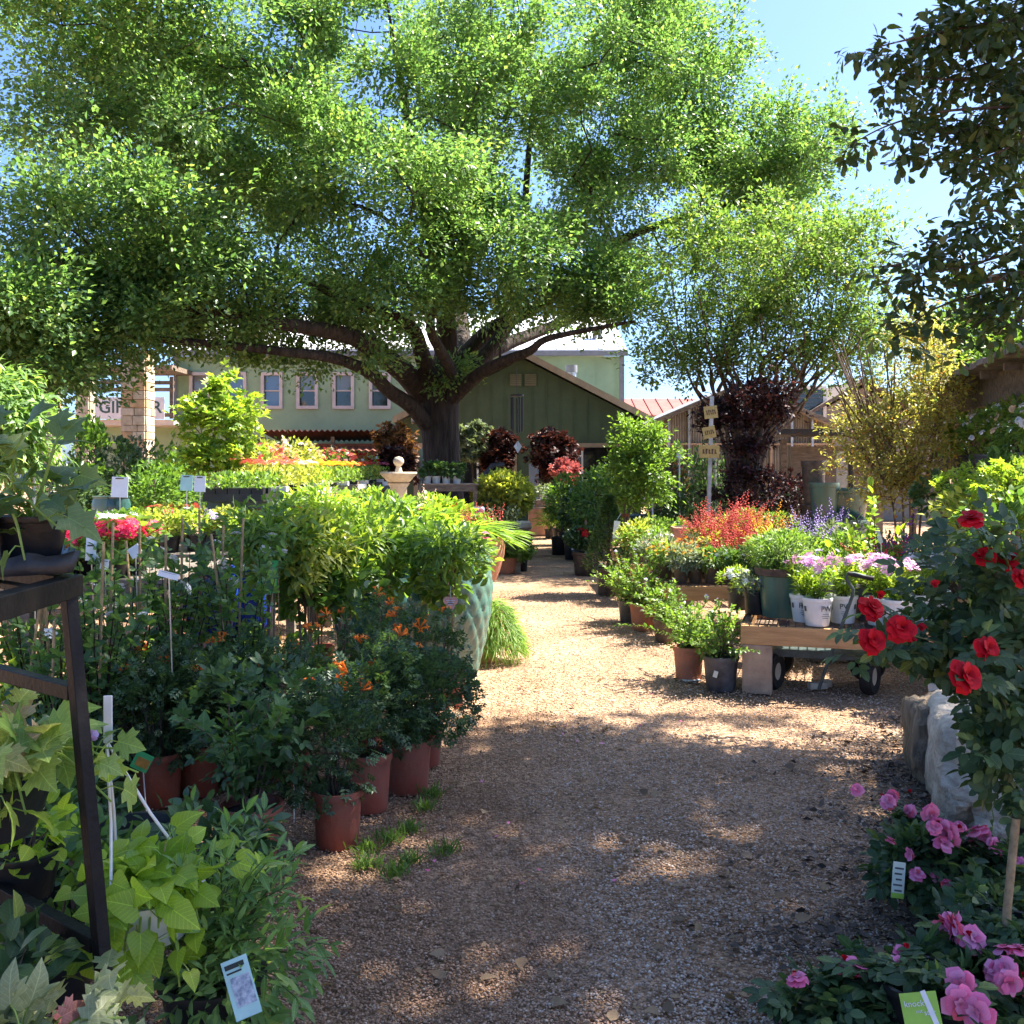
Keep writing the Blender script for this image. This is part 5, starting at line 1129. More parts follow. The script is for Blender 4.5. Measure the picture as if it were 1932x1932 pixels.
r = RNG(); kinds = [('fresh_leaf',None,.14,'green seedlings with glossy leaves, at the near end'), ('gold_leaf','coral_petal',.20,'yellow-green bedding with salmon heads'), ('gold_leaf','white_petal',.20,'yellow-green bedding with cream heads'), ('lime_leaf','yellow_petal',.2,'lime bedding with sparse yellow flowers'), ('fresh_leaf','yellow_petal',.2,'golden-yellow marigolds, first flat'), ('fresh_leaf','yellow_petal',.2,'golden-yellow marigolds, next to the orange ones'), ('fresh_leaf','orange_petal',.2,'bright orange marigolds'), ('fresh_leaf','coral_petal',.22,'coral and pink flowers'), ('gold_leaf','red_petal',.22,'deep red flowers'), ('fresh_leaf','pink_petal',.22,'pink flowers, nearest the fountain')]
for i, (lm, fm, hh, lab) in enumerate(kinds):
    y = 9.25+i*.92; t = thing('seedling_flat', 'flat of '+lab, 'flat', ((xL+xR)/2, y, hz+.004), 0, 'seedling flats on the grey metal bench')
    mb = MB(); wx, wy, hh_ = .52, .78, .065
    mb.box((0,0,.004), (wx,wy,.008))
    for sx in (-1, 1): mb.box((sx*wx/2, 0, hh_/2), (.006, wy, hh_)); mb.box((0, sx*wy/2, hh_/2), (wx, .006, hh_))
    mb.obj('tray', M['black_plastic' if i < 2 or i % 3 else 'white_plastic'], t)
    for q in range(5):
        for e in range(2 if i == 0 else 1):
            MB().box((-wx/2+wx*(q+.5)/5, -wy/2+.06+e*.2, .07), (wx/5-.008, .1, .09)).obj('cell_pot', M['black_plastic' if i % 2 == 0 else 'white_plastic'], t)
    n = 800 if i < 5 else 420; O = np.stack([(r.random(n)-.5)*wx*1.08, (r.random(n)-.5)*wy*1.05, .09+hh*r.random(n)**.7], 1)
    D, N = orient(r, unit(np.stack([r.normal(size=n)*.5, r.normal(size=n)*.5-.1, np.ones(n)], 1)), .2, .9); leafmesh('foliage', 'diamond', O, D, N, .05*(.6+.6*r.random(n)), M[lm], t, 1.2)
    if fm:
        k = 46; O = np.stack([(r.random(k)-.5)*wx, (r.random(k)-.5)*wy, .12+hh+.04*r.random(k)], 1); leafmesh('blossom', 'cluster', O, rdir(r,k)*np.array([1,1,.2]), UP+rdir(r,k)*.4, .05+.035*r.random(k), M[fm], t)
# second tier behind: taller flower banks
for i, (x, y, d, fm, lm, lab) in enumerate(((520,862,10.8,'coral_petal','gold_leaf','bank of salmon-headed flowers rising behind the flats'), (570,850,12.2,'peach_petal','gold_leaf','bank of peach and cream flowers below the awning'), (640,862,14.6,'coral_petal','fresh_leaf','bank of mixed coral flowers below the awning edge'), (690,868,16.8,'red_petal','fresh_leaf','bank of deep red flowers nearest the fountain'))):
    t, z = potted('flower_bank', lab, 'plant', (AX(x,d)-.12, d, hz+.0), .2, .17, .16, 'brown_plastic', group='flower banks behind the flats'); hh = AZ_(y,d)-hz-z+.12
    bush(t, z, .36, max(hh, .25), 700, 'diamond', .06, lm, 20, fl=[('cluster', 60, .06, fm, .1), ('cluster', 14, .055, 'white_petal', .2)])
# golden maple, willow-leaved tree, hedgy shrubs behind
gb = Vector((AX(405,10.2), 10.2, 0)); tree('golden_maple', 'small golden-leaved maple in sun before the pale green wall', gb, [[gb, P(406,960,10.2), P(408,880,10.2), P(402,810,10.2)], [P(406,930,10.2), P(420,860,10.2), P(440,800,10.2)]], [B2(400,800,10.2,46,55,.3,20), B2(445,790,10.2,30,45,.25,11), B2(430,865,10.1,55,30,.3,15), B2(375,850,10.1,25,25,.2,6), B2(418,735,10.2,20,26,.15,6)], 34, 'tri', .062, 'lime_leaf', .13, r0=.004, bark='pale_bark', tr=(.025,.01), maxr=.02)
gb = Vector((AX(15,8.5), 8.5, 0)); tree('willow_leaved_tree', 'slender willow-leaved young tree at the picture edge before the stone pillar', gb, [[gb, P(20,900,8.5), P(15,800,8.5), P(10,730,8.5)]], [B2(10,760,8.5,45,45,.3,20), B2(35,810,8.5,45,50,.3,24), B2(0,860,8.5,50,40,.3,18), B2(-40,760,8.5,50,80,.4,24)], 62, 'lance', .10, 'willow_leaf', .17, r0=.004, tr=(.025,.008), maxr=.012, up=-.5)
st = thing('metal_stake', 'thin pale metal stake beside the willow-leaved tree', 'stake', (AX(64,8.6), 8.6, 0)); MB().tube([(0,0,0),(0,0,AZ_(780,8.6))], .012, 8).obj('rod', M['galvanised'], st, True)
for i, (x, y0, y1, d, rx, m, lab) in enumerate(((165,795,900,13,.28,'mid_leaf','narrow dark green shrub between two stone pillars'), (215,835,930,13.4,.36,'deep_leaf','dark rounded shrub at the foot of the broad pillar'), (245,830,900,14.6,.5,'grey_leaf','soft grey-green shrub in front of the broad stone pillar'), (300,838,915,14.6,.5,'fern_leaf','feathery green shrub right of the broad stone pillar'), (335,860,940,13,.4,'mid_leaf','leafy green shrub beside the golden maple'), (290,880,935,12,.4,'mid_leaf','low glossy shrub behind the price cards'), (120,880,950,12,.4,'deep_leaf','low dark shrub behind the rack vine'), (480,835,880,16,.4,'rust_leaf','reddish shrub under the pale green wall'), (540,822,850,15.5,.3,'fresh_leaf','green bush before the corrugated awning'))):
    t, z = potted('garden_shrub', lab, 'shrub', (AX(x,d), d, 0), .17, .14, .3, 'brown_plastic', group='shrubs in pots before the pillars'); zt, zb = AZ_(y0,d), AZ_(y1,d)
    bush(t, min(zb, .9), rx, zt-min(zb, .9), 1300, 'diamond', .085, m, 26, cr=rx*.26); MB().tube([(0,0,z),(0,0,zb+.2)], .02, 6).obj('trunk', M['twig'], t, True)
for x, m, lab in ((198,'teal_glaze','pale green glazed jar behind the geraniums'), (222,'dark_teal_glaze','dark green glazed jar behind the geraniums')):
    t = thing('glazed_jar', lab, 'pot', (AX(x,11), 11, .86)); pot(t, .13, .09, .4, m, 'urn')
bench('display_bench', 'grey bench carrying the glazed jars', -5.0, -4.0, 10.6, 11.5, .86, 'grey_wood')
# stone fountain, oak-side plants
ft = thing('stone_fountain', 'pale stone bowl fountain with a ball finial by the oak', 'fountain', (AX(752,14.5), 14.5, 0)); zb = AZ_(893,14.5)
MB().lathe([(0,0),(.34,0),(.34,.12),(.22,.16),(.13,.3),(.10,.7),(.12,zb-.20),(.16,zb-.14)], 20).obj('pedestal', M['cast_stone'], ft, True)
MB().lathe([(.0,zb-.16),(.14,zb-.14),(.25,zb-.02),(.265,zb+.0),(.255,zb+.02),(.2,zb-.02),(0,zb-.06)], 28).obj('bowl', M['cast_stone'], ft, True)
MB().lathe([(.07,zb-.05),(.05,zb+.04),(.032,zb+.1),(.05,zb+.115),(.075,zb+.15),(.075,zb+.19),(.05,zb+.225),(0,zb+.24)], 18).obj('finial', M['cast_stone'], ft, True)
MB().lathe([(0,.56),(.38,.62),(.55,.78),(.56,.8),(.5,.8),(0,.66)], 28).obj('lower_bowl', M['cast_stone'], ft, True)
bench('display_bench', 'dark bench under the oak trunk with white pots', AX(795,16.5), AX(905,16.5), 16.1, 17.0, AZ_(912,16.5), 'grey_wood')
for i, x in enumerate((806, 823, 842, 862)):
    t, z = potted('white_potted_plant', ['dark leafy plant in a white pot, end nearest the fountain', 'dark leafy plant in a white pot, left of the trunk middle', 'dark leafy plant in a white pot right under the trunk', 'dark leafy plant in a white pot beneath the lit trunk side'][i], 'plant', (AX(x,16.4), 16.4, AZ_(912,16.5)), .07, .055, .12, 'white_plastic', group='white potted plants under the oak'); bush(t, z, .14, .22, 220, 'oval', .07, 'dark_leaf', 10)
t = thing('blue_grey_tub', 'blue-grey tub behind the spiky palm leaves', 'pot', (AX(878,13.5), 13.5, 0)); MB().box((0,0,.525), (.5,.5,1.05)).obj('pot_body', M['blue_sheet'], t, bevel=.03); MB().box((0,0,1.045), (.42,.42,.02)).obj('soil', M['soil'], t)
for x, y, d, lab in ((880,975,9.2,'spiky fan palm behind the lime shrubs'), (912,985,9.6,'smaller fan palm leaning to the path behind the terracotta bowl')):
    t, z = potted('fan_palm', lab, 'palm', (AX(x,d), d, 0), .14, .11, .3, 'brown_plastic'); r = RNG(); n = 13
    aa = np.arange(n)*2.4; zt = AZ_(y,d); u = np.stack([np.cos(aa), np.sin(aa), .5+.5*r.random(n)], 1); O = np.array([0,0,zt-.22])+unit(u)*.16; mb = MB()
    for q in O: mb.tube([(0,0,z),(q[0]*.3,q[1]*.3,zt-.3),tuple(q)], .006, 4)
    mb.obj('stem', M['green_stem'], t); leafobjs('leaf', 'palm', O, u, UP-unit(u)*.4, np.full(n, .33), M['fern_leaf'], t)
for i, (x, y, d, m, fm) in enumerate(((805,945,9.6,'lime_leaf','red_petal'),(770,955,9.2,'fresh_leaf','coral_petal'),(840,950,9.8,'lime_leaf','red_petal'),(875,1005,8.6,'lime_leaf','pink_petal'),(655,950,9.8,'gold_leaf','peach_petal'),(600,955,10.2,'lime_leaf','orange_petal'))):
    t, z = potted('flowering_shrub', ['scarlet-topped lime plant in front of the palms', 'lime plant with buff flower spikes below the fountain', 'lime plant with a scarlet bloom nearest the palms', 'lime plant with pink blooms over the terracotta bowl', 'golden plant with buff spikes before the metal bench leg', 'lime plant beside the metal bench leg'][i], 'plant', (AX(x,d), d, 0), .13, .1, .25, 'brown_plastic', group='sunny plants behind the lime shrubs'); zt = AZ_(y,d)
    bush(t, zt-.42, .3, .44, 640, 'oval', .07, m, 20, fl=[('cluster', 9, .075, fm, .6)]+([('spike', 8, .2, 'peach_petal', .5)] if i in (1,4) else [])); MB().tube([(0,0,z),(0,0,zt-.3)], .014, 6).obj('trunk', M['pale_bark'], t, True)
# terracotta bowl with coral flowers on a timber stand
t = thing('timber_stand', 'timber display stand behind the light teal pot', 'stand', (AX(896,9.4), 9.5, 0)); zs = AZ_(1095,9.4)
MB().box((0,0,zs-.08), (.26,.7,.16)).obj('top_board', M['pine'], t, bevel=.006)
for q in (-.28, .28): MB().box((.07,q,(zs-.16)/2), (.08,.08,zs-.16)).obj('leg', M['pine'], t); MB().box((-.07,q,(zs-.16)/2), (.08,.08,zs-.16)).obj('leg', M['pine'], t)
t, z = potted('terracotta_planter', 'salmon terracotta planter of coral-red flowers behind the teal pot', 'planter', (AX(912,9.4), 9.45, zs), .19, .12, .40, 'salmon_clay', 'urn'); bush(t, z, .18, .22, 260, 'oval', .05, 'fresh_leaf', 12, fl=[('spike', 26, .16, 'coral_petal', .0)])
t, z = potted('potted_fern', 'feathery fern in a small red clay pot on the path edge', 'fern', (AX(955,15.2), 15.3, 0), .17, .12, .24, 'terracotta', 'clay'); bush(t, z, .3, .34, 700, 'pinnate', .1, 'mid_leaf', 16, c=(.08,0))
t, z = potted('foxtail_fern', 'fluffy bright green asparagus fern spilling onto the path', 'fern', (AX(908,8.1), 8.25, 0), .14, .11, .26, 'terracotta', 'clay'); r = RNG()
n = 2600; a = r.random(n)*6.28; q = r.random(n)**.6; O = np.stack([.25*q*np.cos(a)+.08, .2*q*np.sin(a)-.04, z+.24*(1-q*q)-.1*q+.03*r.normal(size=n)], 1); leafmesh('foliage', 'blade', O, np.stack([np.cos(a), np.sin(a), .5-1.2*q], 1)+r.normal(size=(n,3))*.25, UP+r.normal(size=(n,3))*.4, .09+.05*r.random(n), M['fern_leaf'], t, .8)
# golden dome shrub, silver plants and the low stand farther up the path
d = 16.5; t, z = potted('golden_conifer', 'domed golden conifer in a tall grey pot beside the path', 'shrub', (AX(955,d), d, 0), .26, .16, .62, 'brown_plastic', 'urn')
bush(t, AZ_(975,d), .46, .72, 2600, 'tuft', .075, 'gold_leaf', 40, (-.05,0), cr=.11); bush(t, AZ_(990,d), .40, .4, 700, 'oval', .07, 'deep_leaf', 16, (-.1,-.15), cr=.1)
t = bench('low_stand', 'low timber stand of silver-leaved pots beside the path', AX(925,15.6), AX(985,15.6), 15.2, 16.2, .42, 'grey_wood')
for i, x in enumerate((936, 953, 970)):
    t, z = potted('silver_plant', ['silver-leaved plant in a black pot at the stand end nearest the fan palms', 'silver-leaved plant in a black pot in the middle of the low stand', 'silver-leaved plant in a black pot at the path end of the low stand'][i], 'plant', (AX(x,15.4), 15.45, .42), .075, .06, .19, 'black_plastic', group='silver-leaved plants on the low stand'); bush(t, z, .12, .17, 300, 'needle', .06, 'silver_leaf', 12); spray(t, z, 6, .42, .1, 'lance', .07, 'grey_leaf', .04)
t = thing('black_bucket', 'black bucket on the gravel beside the low stand', 'pot', (AX(985,15.6), 15.6, 0)); pot(t, .09, .075, .24, 'black_plastic')
cw = thing('stone_kerb_wall', 'low rounded cast-stone wall end at the bend of the path', 'wall', (AX(985,18.2), 18.2, 0)); MB().box((-.12,.3,.26), (.5,1.2,.52)).obj('wall_body', M['cast_stone'], cw, bevel=.03); MB().tube([(-.16,-.35,.56),(.16,-.35,.56)], .06, 12).obj('cap', M['cast_stone'], cw, True)
MB().box((-.12,.3,.555), (.56,1.1,.07)).obj('coping', M['cast_stone'], cw, bevel=.02)
# path end
t, z = potted('clay_box_planter', 'tan box planter with strappy green plant at the path end', 'planter', (AX(1022,24), 24, 0), .01, .01, .01, 'salmon_clay'); MB().box((0,0,.32), (.62,.5,.64)).obj('pot_body', M['salmon_clay'], t, bevel=.02)
t, z = potted('strappy_plant', 'strappy green clump on the gravel in front of the tan box planter', 'plant', (AX(1040,23), 23, 0), .15, .13, .2, 'brown_plastic'); spray(t, z, 40, .5, .35, 'blade', .32, 'fern_leaf', .12, .2, droop=.6)
MB_ = bench('display_bench', 'bench of pale seedlings in front of the shop window', AX(1008,25.5), AX(1075,25.5), 25.2, 26.2, .78, 'grey_wood')
t, z = potted('pale_seedlings', 'tray of pale green plants under the shop window', 'plant', (AX(1040,25.5), 25.6, .78), .3, .28, .12, 'white_plastic'); bush(t, z, .42, .26, 600, 'diamond', .09, 'grey_leaf', 16)
t = thing('blue_sheet_roll', 'pale blue upright sheet leaning on the shop window post', 'sheet', (AX(1007,27.5), 27.5, 0)); MB().box((0,0,.85), (.26,.06,1.7), .2).obj('sheet', M['blue_sheet'], t, bevel=.01)
# maples before the shop
for x, y, d, rx, ry, m, k, lab in ((745,838,22,28,32,'rust_leaf',26,'coppery maple between the awning and the oak trunk'), (890,828,24,26,30,'grey_leaf',18,'dusty green shrub just right of the oak trunk'), (940,852,24,28,34,'maroon_leaf',28,'maroon maple below the wind chime'), (1045,852,24,36,36,'maroon_leaf',40,'burgundy maple before the wide shop window'), (745,875,21,30,22,'maroon_leaf',18,'dark maroon shrub beside the fountain bowl'), (1068,890,23,20,12,'rosy_leaf',7,'pink-leaved shrub below the burgundy maple')):
    gb = Vector((AX(x,d), d, 0)); tree('maple_shrub', lab, gb, [[gb, P(x+3,930,d), P(x,y+ry*.4,d)]], [B2(x,y,d,rx,ry,.4,k), B2(x,y+ry*.9,d,rx*.8,ry*.6,.35,k//2)], 75, 'tri', .10, m, .17, r0=.006, tr=(.04,.02), maxr=.02)
hose = thing('hose_arch', 'pale curved hose arch beside the golden conifer', 'hose', (AX(925,19), 19, 0)); MB().tube([P(908,925,19)-hose.location, P(915,895,19)-hose.location, P(930,878,19)-hose.location, P(952,876,19)-hose.location], [.05,.05,.05,.04], 10).obj('tube', M['grey_plastic'], hose, True); MB().tube([P(908,925,19)-hose.location, Vector((P(908,925,19)-hose.location).xy.to_3d())], .05, 10).obj('stem', M['grey_plastic'], hose, True)
# wind chime on the oak
wcd = 18; wc_ = thing('wind_chime', 'black tube wind chime hanging from the oak in front of the shop', 'wind chime', P(975,690,wcd)); q = wc_.location
MB().tube([(0,0,0), P(975,744,wcd)-q], .006, 5).obj('cord', M['iron_dark'], wc_)
MB().lathe([(0,-.015),(.12,-.015),(.12,.015),(0,.015)], 18, tuple(P(975,746,wcd)-q)).obj('top_ring', M['iron_dark'], wc_, True)
for a, l in ((.3,.60),(1.5,.62),(2.8,.56),(4.0,.58),(5.2,.62)):
    o = P(975,750,wcd)-q+Vector((.1*math.cos(a), .1*math.sin(a), 0)); MB().tube([o, o-Vector((0,0,l))], .017, 10).obj('chime_tube', M['iron_dark'], wc_, True)
o = P(977,842,wcd)-q; MB().tube([P(976,748,wcd)-q, o], .004, 4).obj('clapper_cord', M['iron_dark'], wc_); MB().prism([o+Vector((0,0,.1)), o+Vector((.07,0,0)), o-Vector((0,0,.12)), o+Vector((-.07,0,0))], (0,.012,0)).obj('sail', M['galvanised'], wc_)
# ================================================================ right: benches
def mesh_bench(label, loc, rz, X, Y, h, leg='concrete', cell=.06):
    """pine frame with a wire mesh top on block legs; loc is the near-left corner"""
    t = thing('mesh_bench', label, 'bench', loc, rz)
    for y in (.02, Y-.02): MB().box((X/2, y, h-.065), (X, .04, .13)).obj('apron', M['pine'], t, bevel=.004)
    for x in (.02, X-.02): MB().box((x, Y/2, h-.065), (.04, Y-.082, .13)).obj('apron', M['pine'], t, bevel=.004)
    MB().box((X*.5, Y/2, h-.06), (.04, Y-.082, .09)).obj('joist', M['pine'], t)
    mb = MB(); nx, ny = int(X/cell), int(Y/cell)
    for i in range(nx+1): mb.box((X*i/nx, Y/2, h+.004), (.007, Y, .004))
    for j in range(ny+1): mb.box((X/2, Y*j/ny, h+.0085), (X, .007, .004))
    mb.obj('wire_mesh', M['wire'], t, kind='stuff')
    for x in (.11, X-.12):
        for y in (.10, Y-.2): MB().box((x, y, (h-.131)/2), (.20, .20, h-.131)).obj('leg', M[leg], t, bevel=.008)
    return t
f0, f1 = Vector((1.58, 7.08, 0)), Vector((2.98, 6.66, 0)); brz = math.atan2(f1.y-f0.y, f1.x-f0.x); HB = .47
mesh_bench('front pine bench with wire mesh top on concrete blocks', f0, brz, 1.46, 1.35, HB)
ux, uy = Vector((math.cos(brz), math.sin(brz), 0)), Vector((-math.sin(brz), math.cos(brz), 0))
def on1(px, d, z=HB+.011): return (AX(px,d), d, z)
mesh_bench('second pine bench behind, carrying a row of small brown pots', (1.44, 9.42, 0), 0, 1.6, 1.25, HB)
mesh_bench('long back bench of salvias and herbs near the golden twiggy tree', (2.35, 8.55, 0), -.05, 2.4, 2.0, HB)
mesh_bench('farther bench with the yellow-green sedums and the square clay planter', (1.35, 11.6, 0), 0, 2.6, 2.4, HB)
# things on the front bench
t, z = potted('potted_rosemary', 'big green glazed tub of feathery herb on the front bench', 'herb', on1(1474,7.45), .172, .135, .35, 'green_glaze', 'nursery')
MB().lathe([(.174,.30),(.19,.305),(.192,.352),(.172,.354)], 28).obj('rim', M['pot_rim_clay'], t, True)
bush(t, z+.02, .225, .27, 3000, 'lance', .036, 'fresh_leaf', 34, cr=.05, fill=.2); spray(t, z, 26, .28, .2, 'needle', .03, 'grey_leaf', .012)
def pw(px, d, lab, fm='mauve_petal'):
    t, z = potted('potted_phlox', lab, 'phlox', on1(px, d), .102, .078, .19, 'white_plastic', group='pink phlox in white printed pots'); r = RNG()
    for a in (-1.57+r.normal()*.25, .4, 2.6):
        q = Vector((math.cos(a), math.sin(a), 0)); rot = a+math.pi/2
        for s, zz, sz in (('PW', .105, .052),):
            c = bpy.data.curves.new('print', 'FONT'); c.body = s; c.size = sz; c.extrude = .0006; c.align_x = 'CENTER'; c.materials.append(M['ink']); o = bpy.data.objects.new('print', c); COL.objects.link(o); o.parent = t
            o.location = q*.0985+Vector((0,0,zz)); o.rotation_euler = (R(90)-.13*0, 0, rot)
        l = MB()
        for i in range(3): l.box((0,0,0), (.001,.001,.001))
        l = MB(); tn = Vector((-math.sin(a), math.cos(a), 0))
        for i, w_ in enumerate((.05,.06,.045)):
            zz = .085-.014*i; rr = .080+.022*zz/.19+.0035; l.beam(q*rr-tn*w_/2+Vector((0,0,zz)), q*rr+tn*w_/2+Vector((0,0,zz)), .0012, .003)
        for i in range(5):
            a2 = a+.75+i*.05; rr = .0975; q2 = Vector((math.cos(a2), math.sin(a2), 0)); l.beam(q2*(rr-.004)+Vector((0,0,.10)), q2*rr+Vector((0,0,.135)), .003, .0012)
        l.obj('print', M['grey_plastic'], t)
    spray(t, z, 15, .22, .11, 'lance', .075, 'lime_leaf', .026, .05, near=True, lim=120, droop=.2, sr=.003, wid=1.1)
    bush(t, z+.17, .11, .11, 60, 'lance', .05, 'fresh_leaf', 8, stem=None, fl=[('cluster', 12, .075, fm, -.05, True, 'flower')])
    return t
pw(1542, 7.02, 'pink phlox in the nearest white printed pot, nearest the green tub'); pw(1518, 7.2, 'pink phlox in the white printed pot wedged against the green tub'); pw(1590, 7.15, 'pink phlox in the white pot directly behind the hooked steel rod')
pw(1692, 6.92, 'pale pink phlox in the white pot right of the nearest rose bloom'); pw(1660, 7.05, 'pink phlox in the white pot behind the nearest rose bloom'); pw(1735, 7.2, 'whitish phlox in the white pot at the far right of the bench', 'white_petal'); pw(1765, 7.45, 'white phlox in the rear white pot beside the rose bush', 'white_petal')
t, z = potted('potted_phlox', 'pink phlox in the plain grey pot between the white ones', 'phlox', on1(1636,7.25), .11, .085, .24, 'grey_plastic'); spray(t, z, 12, .2, .1, 'lance', .07, 'lime_leaf', .03, near=True); bush(t, z+.14, .12, .1, 40, 'lance', .05, 'fresh_leaf', 6, stem=None, fl=[('cluster', 13, .075, 'mauve_petal', .0, True, 'flower')])
for i, (px, d, m, lab) in enumerate(((1424,7.55,'black_plastic','white-flowered trailing plant in a black pot against the green tub'), (1392,7.8,'brown_plastic','white-flowered trailing plant in a brown pot at the bench corner'))):
    t, z = potted('potted_alyssum', lab, 'plant', on1(px, d), .08, .07, .17, m); bush(t, z, .13, .15, 380, 'lance', .045, 'grey_leaf' if i == 0 else 'lime_leaf', 12, fl=[('cluster', 18, .045, 'white_petal', .2)])
# second bench rows
bp = [(1285,'grey_leaf','yellow_petal'),(1312,'grey_leaf','yellow_petal'),(1342,'mid_leaf','yellow_petal'),(1372,'mid_leaf','white_petal'),(1404,'deep_leaf','white_petal')]
for i, (px, lm, fm) in enumerate(bp):
    t, z = potted('potted_herb', ['grey-leaved herb in the first small brown pot, nearest the path', 'grey-leaved herb in the second small brown pot from the path', 'reddish-green herb in the middle small brown pot', 'white-flowered plant in the fourth small brown pot from the path', 'white-flowered plant in the small brown pot next to the green tub'][i], 'herb', (AX(px,9.6), 9.6, HB+.011), .072, .055, .15, 'brown_plastic', group='small brown pots along the second bench')
    bush(t, z, .13, .2 if i < 2 else .17, 480, 'lance', .055, lm, 16, fl=[('flower5', 10 if i < 3 else 26, .04, fm, .2)])
rows = [(1255,1035,10.0,'fresh_leaf','yellow_petal','golden-flowered plant at the path corner of the second bench'), (1300,1025,10.1,'grey_leaf','orange_petal','orange-yellow flowered plant behind the first brown pots'), (1345,1020,10.2,'gold_leaf','yellow_petal','yellow-flowered plant behind the middle brown pot'), (1230,1025,10.4,'grey_leaf','peach_petal','pale pink-flowered grey plant at the bench end'), (1330,1005,10.5,'fresh_leaf','orange_petal','orange-flowered plant before the square clay planter'), (1215,1010,10.6,'fresh_leaf','white_petal','white-flowered plant in the rear corner of the second bench')]
for x, y, d, lm, fm, lab in rows:
    t, z = potted('flowering_plant', lab, 'plant', (max(AX(x,d), 1.5), d, HB+.011), .08, .06, .15, 'brown_plastic', group='yellow and orange flowers on the second bench'); h = AZ_(y,d)-HB-z-.02
    bush(t, z, .2, max(h+.06, .2), 520, 'lance', .06, lm, 18, fl=[('flower5', 46, .05, fm, .0)])
sv = [(1330,985,10.45),(1372,985,10.3),(1395,960,10.45),(1418,1000,10.2),(1440,985,10.4),(1385,1010,10.0)]
for i, (x, y, d) in enumerate(sv):
    t, z = potted('red_salvia', ['coral-red salvia beside the square clay planter', 'coral-red salvia in the middle of the red drift', 'tallest coral-red salvia of the red drift', 'coral-red salvia at the edge nearest the green tub', 'deep red salvia at the back, nearest the tall salvias', 'coral-red salvia hanging over the brown pots'][i], 'salvia', (AX(x,d), d, HB+.011), .08, .06, .15, 'brown_plastic', group='coral-red salvias on the second bench'); h = (AZ_(y,d)-HB-z)*.86
    spray(t, z, 16, h, .2, 'oval', .05, 'fresh_leaf', .04, .05, fl=[('spike', 34, .19, 'coral_petal', False, 'blossom')]); blooms(t, RNG(), (0,0,z+h*.62), (.2,.2,h*.45), 'spike', 46, .15, 'coral_petal', -.3)
# back bench: salvias, lime shrub, purple flowers, herbs
bk = [(1480,1000,8.9,'grey_leaf',None,'soft grey-green herb behind the green tub'), (1520,985,9.1,'fresh_leaf','lilac_petal','tall green salvia with lilac wands, left of the lime shrub'), (1560,975,9.5,'grey_leaf','lilac_petal','grey-green salvia with mauve wands behind the white planter box'), (1600,1000,9.0,'fresh_leaf',None,'green bushy herb right of the white planter box'), (1590,965,9.9,'grey_leaf','purple_petal','purple-wanded salvia at the back of the bench'), (1690,1000,9.3,'grey_leaf',None,'silver-green sage beside the slim trunks'), (1700,1035,8.75,'mid_leaf','purple_petal','deep purple flower spikes beside the white stake tag'), (1735,1035,8.9,'mid_leaf','purple_petal','violet flower spikes nearest the rose bush'), (1672,1045,8.7,'mid_leaf','geranium_petal','magenta flower spikes below the white stake tag'), (1640,1040,8.8,'lime_leaf','coral_petal','lime plant with a few red flowers under the lime shrub'), (1770,1010,9.0,'gold_leaf',None,'pale yellow-green spiky herb beside the rose bush'), (1800,1020,8.8,'gold_leaf','white_petal','pale green plant hidden behind the rose bush'), (1450,985,9.4,'gold_leaf','yellow_petal','yellow-flecked plant between the salvias'), (1655,1020,9.6,'mid_leaf',None,'plain green herb behind the lime shrub stem')]
for x, y, d, lm, fm, lab in bk:
    t, z = potted('potted_salvia', lab, 'salvia', (AX(x,d), d, HB+.011), .09, .07, .16, 'brown_plastic', group='salvias and herbs on the back bench'); h = AZ_(y,d)-HB-z
    bush(t, z, .22, h*.85, 620, 'lance', .065, lm, 20, jit=1.); spray(t, z, 12, h, .18, 'lance', .06, lm, .05, .3, fl=[('spike', 16, .17, fm, False, 'blossom')] if fm else ())
gb = Vector((AX(1640,8.2), 8.2, 0)); t, z = potted('lime_shrub', 'bright lime-leaved young shrub on a thin stem behind the phlox', 'shrub', (gb.x, gb.y, 0), .12, .1, .24, 'brown_plastic'); spray(t, z, 10, AZ_(920,8.2)-z, .3, 'oval', .08, 'lime_leaf', .055, .62, 'twig', near=True, lim=200, sr=.006)
tg = thing('plant_tag', 'white tilted stake tag among the purple flower spikes', 'tag', (AX(1658,8.5), 8.5, AZ_(1010,8.5))); card(tg, .035, .13, (0,0,0), (R(-12), R(-14), 0), 'card_white', 'tag', .003); MB().tube([(0.02,.01,-.06),(.05,.02,-.35)], .004, 5).obj('stake', M['white_plastic'], tg)
t = thing('planter_box', 'long white planter box with printed edge behind the green tub', 'planter', (AX(1565,8.3), 8.35, HB+.2)); MB().box((0,0,0), (.33,.2,.12)).obj('box', M['white_plastic'], t, bevel=.006); MB().box((0,-.1005,.03), (.26,.001,.012)).obj('print', M['grey_plastic'], t); bush(t, .06, .2, .16, 420, 'lance', .05, 'fresh_leaf', 12, stem=None, fl=[('flower5', 6, .05, 'lilac_petal', .2)])
t = thing('timber_riser', 'timber riser under the white planter box', 'stand', (AX(1565,8.3), 8.35, 0)); MB().box((0,0,(HB+.14)/2), (.36,.24,HB+.14)).obj('block', M['grey_wood'], t, bevel=.005)
t = thing('clay_box_planter', 'square salmon clay planter among the salvias', 'planter', (AX(1297,11.9), 11.9, HB+.011)); MB().box((0,0,.2), (.36,.3,.4)).obj('pot_body', M['salmon_clay'], t, bevel=.012); MB().box((0,0,.395), (.3,.24,.02)).obj('soil', M['soil'], t)
